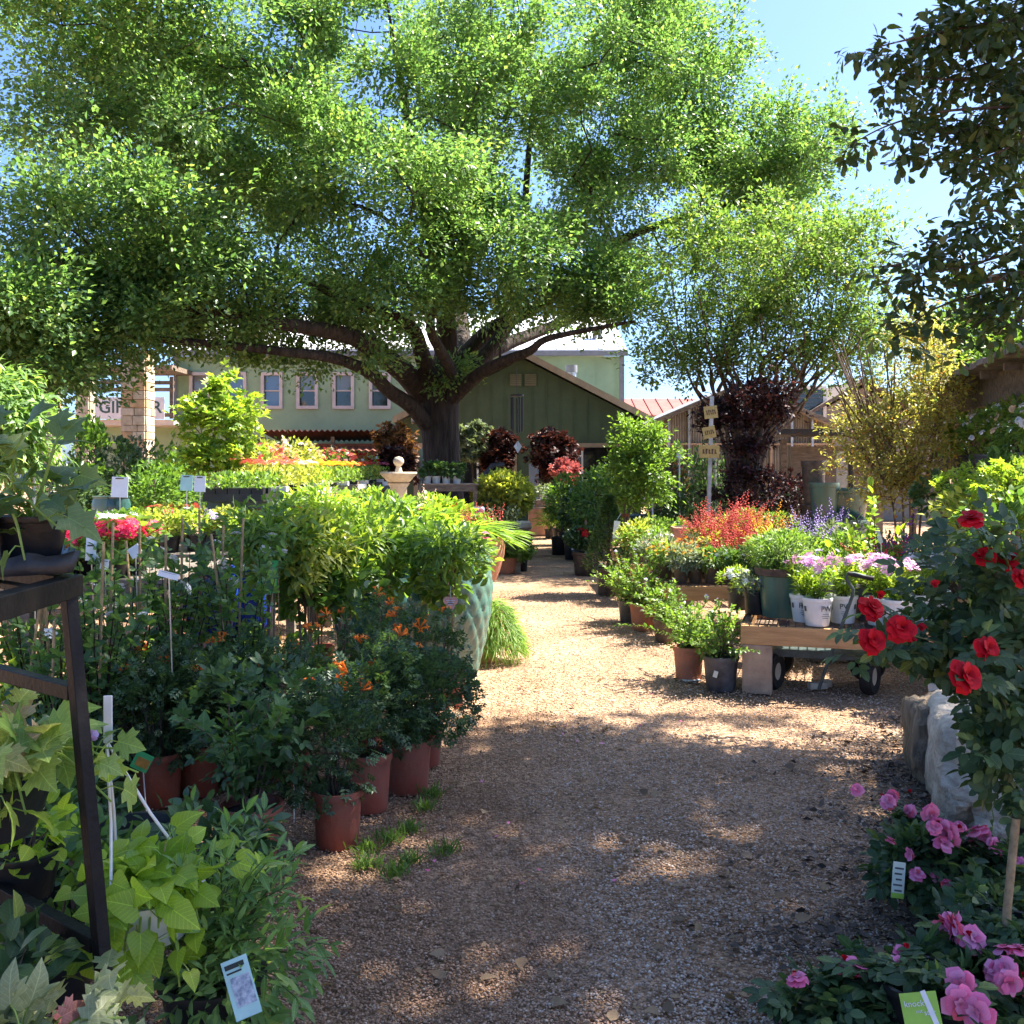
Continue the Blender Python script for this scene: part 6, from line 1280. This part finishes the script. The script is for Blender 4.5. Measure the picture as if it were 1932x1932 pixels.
for i, (x, y, d) in enumerate(((1205,985,12.1),(1240,985,12.2),(1270,985,13),(1215,975,13.3),(1250,975,13.5),(1190,1000,11.9),(1360,975,12.3),(1410,965,12.6),(1470,970,12.4))):
    t, z = potted('potted_sedum', ['yellow-green sedum at the path corner of the farther bench', 'yellow-green sedum next to the square clay planter', 'green sedum behind the square clay planter', 'green sedum in the back row near the blue tub', 'green sedum in the back row under the white stake sign', 'golden sedum at the very end of the farther bench', 'light green leafy plant behind the coral salvias', 'light green plant under the pole with yellow plates', 'light green plant behind the tall salvias'][i], 'plant', (max(AX(x,d), 1.45), d, HB+.011), .1, .08, .14, 'brown_plastic', group='sedums on the farther bench'); bush(t, z, .24, max(AZ_(y,d)-HB-z, .2), 520, 'diamond', .06, 'gold_leaf' if i % 3 == 0 else 'fresh_leaf', 18)
# potted shrubs in front of the benches
def arching(label, px, d, rt, h, m, hh, sp, n=16, fl=True, lean=(-.1,-.1), near=True):
    t, z = potted('lavender_star_shrub', label, 'shrub', (AX(px,d), d, 0), rt, rt*.8, h, m, group='arching small-leaved shrubs along the benches')
    spray(t, z, n, hh, sp, 'oval', .036, 'fresh_leaf', .021, .12, 'twig', .55, near, 240, fl=[('cluster', 7, .03, 'lilac_petal', True, 'flower')] if fl else (), lean=lean, sr=.003)
    bush(t, z, sp*.55, hh*.7, 420, 'oval', .036, 'fresh_leaf', 20); spray(t, z, 5, hh*.7, sp*1.6, 'oval', .034, 'fresh_leaf', .022, .2, 'twig', .9, sr=.0025)
    return t
arching('arching small-leaved shrub in a pinkish-brown pot before the front bench', 1299, 7.58, .115, .24, 'terracotta', .52, .34)
t = arching('arching small-leaved shrub with mauve sprigs in a grey-black pot', 1360, 7.2, .125, .24, 'grey_plastic', .44, .34); card(t, .03, .045, (-.06,-.112,.13), (R(-6), R(15), R(-25)), 'card_pale', 'sticker', .001)
arching('arching shrub in a terracotta pot beside the second bench', 1213, 9.9, .13, .25, 'terracotta', .55, .38, 18); arching('arching shrub in a grey pot behind the terracotta one', 1188, 10.4, .12, .22, 'grey_plastic', .6, .36, 16); arching('arching shrub low at the second bench leg', 1255, 9.2, .11, .2, 'brown_plastic', .45, .3, 12)
p = G(1305,1285); fp = thing('fallen_card', 'flat white card lying on the gravel by the shrub pots', 'card', (p.x, p.y, .008)); MB().box((0,0,.0), (.13,.06,.003), .2).obj('card', M['card_white'], fp)
t, z = potted('boxwood_cone', 'dark clipped boxwood cone in a tall pinkish pot beside the path', 'shrub', (AX(1148,12.6), 12.6, 0), .16, .13, .34, 'brown_plastic'); r = RNG(); n = 3000; v = r.random(n)**.8; a = r.random(n)*6.28; rr = (.29*(1-v)+.03)*(.75+.3*r.random(n)); O = np.stack([rr*np.cos(a), rr*np.sin(a), z+v*.92], 1); D, N = orient(r, np.stack([np.cos(a), np.sin(a), .3+0*a], 1)); leafmesh('foliage', 'diamond', O, D, N, .045*(.7+.5*r.random(n)), M['dark_leaf'], t, 1.4); MB().tube([(0,0,z),(0,0,z+.7)], .02, 6).obj('trunk', M['twig'], t)
# slender light tree by the path
d = 12.8; gb = Vector((AX(1183,d), d, 0)); tree('slender_tree', 'slender sunlit green young tree beside the path with red tie', gb, [[gb+Vector((0,0,.15)), P(1181,1040,d), P(1178,960,d), P(1185,880,d), P(1195,820,d)], [P(1180,1000,d), P(1200,900,d), P(1225,850,d)]], [B2(1205,835,d,42,38,.28,34), B2(1190,890,d,38,40,.28,30), B2(1220,900,d,40,45,.28,30), B2(1185,945,d,25,30,.2,12), B2(1262,860,d,20,10,.1,4), B2(1245,930,d,18,20,.15,6)], 62, 'diamond', .062, 'fresh_leaf', .15, r0=.004, bark='pale_bark', tr=(.022,.008), maxr=.012)
t = thing('nursery_pot', 'brown pot at the foot of the slender green tree', 'pot', (gb.x, gb.y, 0)); pot(t, .15, .12, .28, 'brown_plastic'); 
tg = thing('plant_tag', 'red tie ring on the slender green tree stem', 'tie', P(1180,972,d)); MB().lathe([(.035,-.02),(.045,-.02),(.045,.02),(.035,.02)], 12).obj('ring', M['rust_panel'], tg)
for i, (x, y, d, rx, m, pm, lab) in enumerate(((1072,900,19.5,.42,'mid_leaf','black_plastic','bushy green shrub in a black pot, first on the far right of the path'), (1095,925,18.5,.34,'dark_leaf','black_plastic','dark green shrub in a black pot with a white sticker'), (1120,890,17.5,.36,'mid_leaf','black_plastic','tall green shrub behind the boxwood cone'), (1105,1000,15,.28,'deep_leaf','brown_plastic','low dark shrub with one red bloom by the boxwood cone'), (1140,880,20,.5,'mid_leaf','black_plastic','broad green shrub before the dark shop window'), (1060,915,21,.35,'fern_leaf','black_plastic','fern-like shrub at the path bend'))):
    t, z = potted('path_shrub', lab, 'shrub', (AX(x,d), d, 0), .2, .16, .34, pm, group='dark shrubs along the far path'); zt = AZ_(y,d); bush(t, z+.12, rx, zt-z-.12, 1500, 'oval', .075, m, 26, fl=[('cluster', 3, .1, 'red_petal', .6)] if i == 3 else ())
    MB().tube([(0,0,z),(0,0,z+.5)], .018, 6).obj('trunk', M['pale_bark'], t)
for i, (x, d) in enumerate(((1055,18.6),(1080,17.6),(1098,17.2))):
    t = thing('nursery_pot', ['empty black pot at the far bend of the path', 'black pot with a white sticker on the far path', 'black pot right of the stickered one on the far path'][i], 'pot', (AX(x,d), d, 0)); pot(t, .15, .13, .32, 'black_plastic')
    if i == 1: card(t, .05, .06, (0,-.148,.2), (0,0,0), 'card_white', 'sticker', .002)
t = thing('blue_tub', 'blue plastic tub under the slender tree by the greenhouse', 'tub', (AX(1220,19), 19, 0)); MB().lathe([(0,.3),(.34,.3),(.42,.68),(.44,.7),(.38,.7),(.35,.4)], 24).obj('pot_body', M['blue_tub'], t, True); MB().box((0,0,.15), (.6,.5,.3)).obj('plinth', M['grey_wood'], t)
st = thing('stake_sign', 'white card on a white stake beside the blue tub', 'sign', (AX(1229,16.5), 16.5, 0)); zc = AZ_(905,16.5); MB().tube([(.05,0,0),(0,0,zc)], .014, 6).obj('stake', M['white_paint'], st); card(st, .2, .24, (0,-.02,zc+.0), (R(-10), R(15), 0), 'card_white', 'card', .006)
d = 14; lab = 'hanging white tag on the slender tree trunk'; tg = thing('plant_tag', lab, 'tag', P(1163,1000,12.4)); card(tg, .075, .22, (0,0,0), (0, R(6), 0), 'card_white', 'tag', .003); MB().tube([(0,0,.11),(.06,0.05,.2)], .003, 4).obj('tie', M['white_plastic'], tg)
# pole with yellow plates
d = 12.4; pl = thing('sign_pole', 'galvanised pole with three yellow plates before the greenhouse', 'sign', (AX(1332,d), d, 0)); q = pl.location
MB().beam((0,0,0), P(1343,748,d)-q, .045, .045).obj('pole', M['galvanised'], pl)
for x, y, w_, h_, rt in ((1340,778,.165,.15,.12), (1337,816,.16,.14,.22), (1337,852,.24,.155,-.02)):
    pt = MB().box((0,0,0), (w_,.01,h_)).obj('sign_plate', M['sign_yellow'], pl); pt.location = P(x,y,d)-q+Vector((0,-.035,0)); pt.rotation_euler = (0, -rt, rt*.8)
    l = MB(); k = 5
    for i in range(k): l.box((-w_*.3+w_*.6*i/(k-1), -.0062, .0), (w_*.07, .001, h_*(.42 if i % 2 else .34))); l.box((-w_*.27+w_*.6*i/(k-1), -.0062, h_*(.14 if i % 2 else -.12)), (w_*.1, .001, h_*.07))
    l.obj('lettering', M['pot_rim_clay'], pt)
# shaded shrubs before the greenhouse
for i, (x, y0, d, rx, m, lab) in enumerate(((1250,880,18.5,.5,'deep_leaf','dark shrub in deep shade behind the blue tub'), (1290,860,18.5,.5,'deep_leaf','dark climbing shrub with white card before the greenhouse'), (1340,845,18,.5,'dark_leaf','dark green shrub behind the yellow-plated pole'), (1310,915,17,.5,'deep_leaf','low black-green shrub in front of the greenhouse'), (1380,900,17,.5,'deep_leaf','low shrub left of the burgundy trunk'), (1470,905,17,.5,'plum_leaf','low purple shrub right of the burgundy trunk'), (1500,930,16.5,.4,'deep_leaf','dark low shrub beside the stacked pots'), (1272,868,19,.25,'rust_leaf','coppery top shrub before the greenhouse wall'))):
    t, z = potted('shade_shrub', lab, 'shrub', (AX(x,d), d, 0), .2, .17, .3, 'black_plastic', group='shaded shrubs before the greenhouse'); bush(t, z, rx, AZ_(y0,d)-z, 1200, 'diamond', .09, m, 26)
for x, y, lab in ((1282,856,'white card on a thin stake before the greenhouse, left one'), (1350,858,'tilted white card behind the yellow-plated pole')):
    st = thing('stake_sign', lab.replace(', left one', ', squarer one'), 'sign', (AX(x,16.9), 16.9, 0)); zc = AZ_(y,16.9); MB().tube([(0,0,0),(0,0,zc)], .012, 6).obj('stake', M['white_paint'], st); card(st, .1, .16, (0,-.02,zc), (R(-10), R(2 if x < 1300 else 30), 0), 'card_white', 'card', .006)
t = thing('clay_trough', 'salmon clay trough in the shade by the ribbed greenhouse wall', 'planter', (AX(1510,18.5), 18.5, 0)); MB().box((0,0,.45), (.55,.4,.9)).obj('pot_body', M['salmon_clay'], t, bevel=.02)
# stacked pots and cans
for i, (x, zb, rt, rb, h, m, lab, d) in enumerate(((1533,.0,.22,.17,.55,'brown_plastic','tall brown pot, lowest of the stack by the greenhouse',14.5), (1537,.55,.18,.14,.5,'brown_plastic','dark brown pot in the middle of the tall stack',14.5), (1535,1.05,.17,.14,.62,'brown_plastic','tall brown pot on top of the stack',14.5), (1518,.0,.16,.12,.4,'black_plastic','small black pot in front of the tall stack',13.9), (1580,.0,.42,.4,.85,'green_glaze','large green drum beside the pot stack',14.4), (1590,.86,.38,.3,.42,'dark_teal_glaze','upturned green tub lying on the drum',14.5), (1555,.86,.2,.16,.5,'green_glaze','green bucket standing on the drum',14.3))):
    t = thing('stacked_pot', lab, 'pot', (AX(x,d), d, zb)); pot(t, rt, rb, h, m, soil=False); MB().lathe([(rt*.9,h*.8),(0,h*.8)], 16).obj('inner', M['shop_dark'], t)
t = thing('board_sign', 'tall mossy board leaning above the stacked pots', 'board', (AX(1588,15), 15, 1.3)); MB().box((0,0,.2), (.16,.03,.62)).obj('board', M['cast_stone'], t); MB().box((.14,0.02,.1), (.05,.05,.8)).obj('post', M['iron_dark'], t)
lc = thing('lean_to', 'dark lean-to roof behind the golden twigs', 'shed', (AX(1600,19), 19, 0)); MB().box((0,.6,AZ_(815,19)), (2.6,1.6,.1)).obj('roof', M['shop_dark'], lc); MB().box((.2,1.3,1.0), (1.8,.1,2.0)).obj('wall', M['grey_wood'], lc)
for q in (-1.2, 1.2): MB().box((q,.0,1.05), (.1,.1,2.1)).obj('post', M['old_wood'], lc)
# pots on the pergola shelf
sdv = (c1-c0).normalized()
for i in range(7):
    q = c0+sdv*(.35+i*.62); fm = ('white_petal','white_petal','peach_petal')[i % 3]
    t, z = potted('shelf_rose', ['white-flowered rose pot at the far end of the pergola shelf', 'white-flowered rose pot second along the pergola shelf', 'peach-flowered rose pot in the middle of the shelf', 'white-flowered rose pot left of the pergola post', 'white rose pot just right of the pergola post', 'peach rose pot near the frame edge of the shelf', 'white rose pot at the near end of the shelf'][i], 'rose', (q.x-.02, q.y, q.z+.02), .13, .105, .21, 'grey_plastic', group='roses in pots on the pergola shelf'); bush(t, z, .24, .48, 620, 'oval', .055, 'mid_leaf', 20, fl=[('rose_open', 12, .065, fm, -.3, True, 'flower')])
for x, y, d, rx, hh, m, lab in ((1775,935,9.4,.22,.4,'dark_leaf','dark glossy shrub at the foot of the rust-red panel'), (1850,935,7.6,.28,.36,'lime_leaf','lime shrub in sun below the louvred shutter'), (1915,930,6.9,.24,.34,'lime_leaf','lime shrub at the frame edge behind the roses'), (1895,900,7.8,.2,.34,'mid_leaf','green climber leaning on the pergola post'), (1840,985,7.2,.3,.4,'gold_leaf','yellow-green shrub directly behind the top red rose'), (1900,1000,6.6,.3,.45,'mid_leaf','green shrub with mauve specks behind the red roses')):
    t, z = potted('sunny_shrub', lab, 'shrub', (AX(x,d), d, 0), .15, .12, .3, 'brown_plastic', group='shrubs before the pergola'); zt = AZ_(y,d); bush(t, zt-hh*.5, rx, hh, 520, 'pinnate' if 'lime' in m else 'oval', .085 if 'lime' in m else .06, m, 20); mb = MB(); mb.tube([(0,0,z),(.02,0,zt-hh*.2)], .014, 6); mb.obj('trunk', M['pale_bark'], t)
# garden cart under the bench and hooked rod
ct = thing('garden_cart', 'dark green flat garden cart parked under the front bench', 'cart', (AX(1560,7.15), 7.35, 0), brz); 
MB().box((0,0,.262), (.86,.5,.012)).obj('deck', M['green_steel'], ct)
for y in (-.25, .25): MB().box((0,y,.262), (.88,.03,.05)).obj('side_rail', M['green_steel'], ct)
for x in (-.43, .43): MB().box((x,0,.262), (.03,.468,.05)).obj('end_rail', M['green_steel'], ct)
for x in (-.30, .34):
    MB().tube([(x,-.27,.13),(x,.27,.13)], .012, 8).obj('axle', M['black_steel'], ct)
    for s in (-1, 1):
        MB().beam((x-.1,s*.2,.25), (x,s*.2,.13), .02, .02).obj('strut', M['black_steel'], ct)
        w_ = MB(); w_.lathe([(.06,-.035),(.115,-.04),(.13,-.02),(.13,.02),(.115,.04),(.06,.035)], 24); o = w_.obj('wheel', M['rubber'], ct, True); o.location = (x, s*.24, .13); o.rotation_euler = (R(90), 0, R(70 if s < 0 else 0))
        h_ = MB(); h_.lathe([(0,-.03),(.062,-.03),(.062,.03),(0,.03)], 16); h_.obj('hub', M['cast_stone'], o, True)
hk = thing('hooked_rod', 'dark steel cart handle with a crooked top leaning on the bench', 'handle', G(1545,1303)); q = hk.location
rd_ = [P(1545,1300,6.95), P(1562,1250,6.93), P(1590,1175,6.90), P(1608,1125,6.88), P(1610,1112,6.88), P(1603,1102,6.88), P(1597,1092,6.88), P(1600,1082,6.88), P(1612,1082,6.87), P(1648,1092,6.85)]
MB().tube([p-q for p in rd_], .0115, 10).obj('rod', M['green_steel'], hk, True); MB().tube([rd_[-3]-q, rd_[-1]-q], .0155, 10).obj('grip', M['rubber'], hk, True)
MB().box((0,.03,.03), (.13,.06,.045), .15).obj('foot', M['cast_stone'], hk, bevel=.005); MB().box((.09,.1,.03), (.05,.05,.05), .4).obj('foot_bracket', M['cast_stone'], hk, bevel=.004)
# ================================================================ stone planter, red roses
t = thing('stone_trough', 'rough hollowed stone trough full of pale gravel under the red roses', 'planter', (2.55, 4.72, 0), -.29)
def wallrock(c, dim, seed, m, name='stone', rz=0, amt=.10, pw=5):
    o = rock(dim, seed, amt, pw).obj(name, M[m], t, True); o.location = c; o.rotation_euler = (0, 0, rz); return o
wallrock((.08,-.42,-.03), (1.16,.24,.31), 3, 'limestone', 'front_stone', .06, .16); wallrock((-.44,-.04,-.03), (.30,.92,.47), 5, 'limestone', 'side_stone', 0, .15, 6); wallrock((-.53,.34,-.03), (.24,.62,.40), 8, 'brown_stone', 'side_stone', .05, .22)
wallrock((.1,.5,-.02), (1.0,.26,.46), 11, 'limestone', 'back_stone', 0, .16); wallrock((.62,.05,-.02), (.26,.9,.42), 13, 'limestone', 'side_stone', 0, .16)
MB().lathe([(.5,.17),(.3,.20),(0,.21)], 20, (.1,.05,0)).obj('gravel_fill', M['white_gravel'], t, kind='stuff')
t2 = thing('stone_block', 'pale limestone block standing behind the trough among rose leaves', 'stone', (2.42, 5.46, 0), .05); rock((.34,.30,.50), 21, .09, 5).obj('block', M['pale_stone'], t2, True)
t3 = thing('stone_block', 'second pale stone slab standing beside the block behind the trough', 'stone', (2.72, 5.5, 0), -.1); rock((.6,.32,.46), 25, .08, 5).obj('block', M['pale_stone'], t3, True)
rr_ = thing('red_rose_bush', 'large dark-leaved rose bush with red blooms over the stone trough', 'rose', (2.02, 3.75, 0)); r = RNG(); o = rr_.location
lz = pot(rr_, .19, .15, .34, 'black_plastic')
canes = []; mb = MB()
tips = [(1845,1000,3.0),(1870,1075,3.1),(1905,1065,3.2),(1660,1150,3.05),(1650,1215,2.95),(1700,1190,2.95),(1862,1225,2.85),(1820,1280,2.8),(1930,1150,3.0),(1800,1110,3.2),(1760,1130,3.3),(1925,1010,3.3),(1620,1190,3.0),(1850,1420,2.9),(1800,1240,3.2),(1900,1330,2.9),(1930,1420,3.),(1960,1200,3),(1980,1350,3),(1600,1235,3.05)]
for k, (x, y, d) in enumerate(tips):
    e = P(x,y,d)-o; b = Vector((r.normal()*.05, r.normal()*.05, lz)); m_ = b.lerp(e, .55)+Vector((0,0,.16)); canes.append(limb(mb, [b, m_, e], .0055, .0022, 5, 8))
mb.obj('stem', M['green_stem'], rr_, True)
O = []; D = []; N = []
for c in canes:
    for j, q in enumerate(c):
        if j < 3: continue
        for w_ in range(2):
            a = r.random()*6.28; dd = np.array([math.cos(a), math.sin(a), r.normal()*.35]); O.append(np.array(q)+dd*.015); D.append(dd+np.array([0,0,-.15])); N.append(UP*.8+np.array([0,-.45,0])+r.normal(size=3)*.4)
O, D, N = np.array(O), np.array(D), np.array(N); put_leaves('roseleaf', O, D, N, .10*(.6+.6*r.random(len(O))), M['rose_leaf'], rr_, True, 300, toward(rr_))
cc = [(1850,1130,3.2,.24,.22),(1900,1240,3.15,.24,.28),(1800,1180,3.3,.18,.13),(1910,1360,3.1,.12,.12),(1925,1100,3.2,.16,.24),(1925,1460,3.05,.09,.09)]
OO = []; UU = []
for x, y, d, rx, rz_ in cc:
    O, out, _ = clumpy(r, P(x,y,d)-o, (rx, .18, rz_), 115, 16, .05); OO.append(O); UU.append(out)
O = np.concatenate(OO); D, N = orient(r, np.concatenate(UU), -.05, 1.); N = N+np.array([0,-.35,0]); put_leaves('roseleaf', O, D, N, .092*(.6+.6*r.random(len(O))), M['rose_leaf'], rr_)
rs_ = [(1832,980,2.95,.105,(0,-.25,1)),(1858,1050,3.05,.10,(0,-.5,.8)),(1902,1057,3.1,.09,(.2,-.9,.5)),(1643,1147,3.0,.115,(-.2,-.7,.7)),(1645,1208,2.9,.115,(-.1,-.9,.4)),(1700,1186,2.9,.12,(.0,-.8,.5)),(1860,1223,2.82,.105,(0,-1,.25)),(1820,1275,2.76,.135,(.0,-.9,.5)),(1925,1090,3.,.085,(0,-.8,.5))]
leafobjs('flower', 'rose', np.array([P(x,y,d)-o for x,y,d,s,nn in rs_]), np.array([[1,.1,.1]]*len(rs_))+r.normal(size=(len(rs_),3))*.4, np.array([nn for *_, nn in rs_], float), np.array([s for _,_,_,s,_ in rs_])*.56, M['red_petal'], rr_)
leafobjs('bud', 'bud', np.array([P(x,y,2.95)-o for x,y in ((1765,1108),(1738,1190),(1715,1212),(1660,1130))]), rdir(r,4), UP+rdir(r,4)*.3, np.full(4,.05), M['red_petal'], rr_)
# pink roses
def pinkrose(label, loc, rt, blooms_, foliage, tags=(), m='pink_petal', n=140):
    t, z = potted('pink_rose_bush', label, 'rose', loc, rt, rt*.8, .2, 'black_plastic', group='pink roses in black pots'); o = t.location; r = RNG(); mb = MB(); O = []; D = []; N = []
    for x, y, d, s, *_ in blooms_+[(*f[:3], .0) for f in foliage]:
        e = P(x,y,d)-o; b = Vector((r.normal()*.03, r.normal()*.03, z-.01)); c = limb(mb, [b, b.lerp(e,.5)+Vector((0,0,.05)), e-Vector((0,0,.01))], .004, .0018, 5, 6)
        for q in c[3:-1]:
            a = r.random()*6.28; dd = np.array([math.cos(a), math.sin(a), .1]); O.append(np.array(q)); D.append(dd); N.append(UP+r.normal(size=3)*.4)
    mb.obj('stem', M['green_stem'], t, True)
    for x, y, d, rx, rz_ in foliage:
        P_, out, _ = clumpy(r, P(x,y,d)-o, (rx, rx, rz_), n, 12, .035); d_, n_ = orient(r, out, .05, .9); O += list(P_); D += list(d_); N += list(n_)
    O, D, N = np.array(O), np.array(D), np.array(N); O[:, 2] = np.maximum(O[:, 2], .02); put_leaves('roseleaf', O, D, N, .09*(.6+.6*r.random(len(O))), M['rose_leaf'], t, True, 240, toward(t))
    blooms_ = blooms_+[(x+r.normal()*28, y+r.normal()*20, d+.03, s*.8) for x, y, d, s, *_ in blooms_ if r.random() < .6]
    B = np.array([P(x,y,d)-o+Vector((0,-.02,.022)) for x,y,d,*_ in blooms_]); kk = len(B); nn = np.array([(b[4] if len(b) > 4 else (0,-.45,.8)) for b in blooms_], float)+r.normal(size=(kk,3))*.22
    i0 = np.arange(kk) % 3 != 1; ss = np.array([b[3] for b in blooms_])*.9*(.7+.5*r.random(kk))
    leafobjs('flower', 'rose_open', B[i0], rdir(r, int(i0.sum())), nn[i0], ss[i0], M[m], t); leafobjs('flower', 'rose', B[~i0], rdir(r, int((~i0).sum())), nn[~i0], ss[~i0]*.9, M[m], t)
    k = 5; leafobjs('bud', 'bud', B[:k]+r.normal(size=(len(B[:k]),3))*.035+np.array([0,0,.01]), rdir(r,len(B[:k])), UP+rdir(r,len(B[:k]))*.3, np.full(len(B[:k]),.03), M['red_petal'], t)
    return t
t1 = pinkrose('pink rose bush in a black pot close to the stone trough foot', (1.50, 3.62, 0), .13, [(1672,1520,3.75,.07),(1680,1508,3.8,.06),(1712,1538,3.7,.05),(1765,1565,3.5,.07),(1785,1580,3.45,.075),(1775,1600,3.4,.06),(1838,1575,3.5,.075),(1852,1585,3.5,.07),(1870,1600,3.45,.06),(1712,1620,3.4,.05),(1726,1658,3.35,.06),(1780,1675,3.3,.045),(1920,1640,3.4,.07)], [(1770,1640,3.5,.20,.10),(1850,1640,3.55,.20,.12),(1730,1620,3.6,.1,.07),(1900,1700,3.5,.15,.1)])
c = card(t1, .10, .085, P(1838,1712,3.2)-t1.location, (R(-14), R(-4), R(6)), 'card_pale', 'care_tag', .002, lines=4, ink='grey_plastic'); MB().box((0,-.0004,.052), (.10,.002,.02)).obj('band', M['card_lime'], c)
c2 = MB(); l_ = bpy.data.curves.new('lettering', 'FONT'); l_.body = 'rock'; l_.size = .02; l_.extrude = .0004; l_.materials.append(M['white_plastic']); lo = bpy.data.objects.new('lettering', l_); COL.objects.link(lo); lo.parent = c; lo.location = (.0,-.0022,.047); lo.rotation_euler = (R(90),0,0)
c = card(t1, .05, .11, P(1695,1660,3.3)-t1.location, (R(-10), R(14), R(20)), 'card_pale', 'care_tag', .002, lines=5, ink='grey_plastic'); MB().box((0,-.0004,-.048), (.05,.002,.016)).obj('band', M['card_lime'], c)
t2 = pinkrose('pink rose bush spreading lowest at the bottom corner of the path', (1.10, 2.72, 0), .13, [(1500,1855,2.78,.07),(1590,1838,2.8,.075),(1615,1840,2.78,.07),(1700,1805,2.85,.06,(0,-.8,.4)),(1690,1830,2.8,.05),(1805,1865,2.62,.085,(0,-.9,.4)),(1835,1920,2.5,.085)], [(1620,1890,2.85,.17,.07),(1730,1880,2.8,.17,.08),(1540,1910,2.75,.1,.05),(1800,1920,2.7,.16,.08)])
c = card(t2, .085, .075, P(1737,1905,2.42)-t2.location, (R(-18), R(-8), R(-6)), 'card_lime', 'care_tag', .002)
for s, x, z, sz in (('knock', -.036, .008, .019), ('out', -.012, -.006, .011), ('star', .006, -.012, .017)):
    l_ = bpy.data.curves.new('lettering', 'FONT'); l_.body = s; l_.size = sz; l_.extrude = .0004; l_.materials.append(M['white_plastic']); lo = bpy.data.objects.new('lettering', l_); COL.objects.link(lo); lo.parent = c; lo.location = (x,-.0022,z); lo.rotation_euler = (R(90),0,0)
MB().beam((.012,-.0015,.04), (.03,-.0015,-.035), .002, .012).obj('strip', M['white_plastic'], c)
t3 = pinkrose('pink rose bush beside the wooden stake at the frame edge', (1.46, 3.02, 0), .14, [(1785,1755,2.95,.08),(1800,1762,2.9,.075),(1830,1780,2.85,.075,(.3,-.8,.5)),(1890,1835,2.7,.085),(1895,1862,2.65,.085,(0,-.9,.3)),(1915,1800,2.75,.085),(1945,1850,2.7,.08)], [(1830,1830,2.95,.15,.08),(1900,1780,3.0,.16,.12),(1880,1870,2.8,.14,.08)])
sk = thing('wooden_stake', 'round weathered stake rising beside the pink roses', 'stake', (AX(1893,2.88), 2.88, 0)); MB().tube([(0,0,-.02),(.02,.02,.3),(.06,.05,.55)], .012, 9).obj('stake', M['bamboo'], sk, True)
for o in list(COL.objects):
    if o.type == 'FONT': o.data.resolution_u = 3
# lettering becomes plain mesh so that it is an object of its own
dg = bpy.context.evaluated_depsgraph_get()
for o in [q for q in COL.objects if q.type == 'FONT']:
    me = bpy.data.meshes.new_from_object(o.evaluated_get(dg)); me.name = o.name
    n = bpy.data.objects.new('lettering', me); COL.objects.link(n); n.parent = o.parent; n.location = o.location; n.rotation_euler = o.rotation_euler; bpy.data.objects.remove(o)
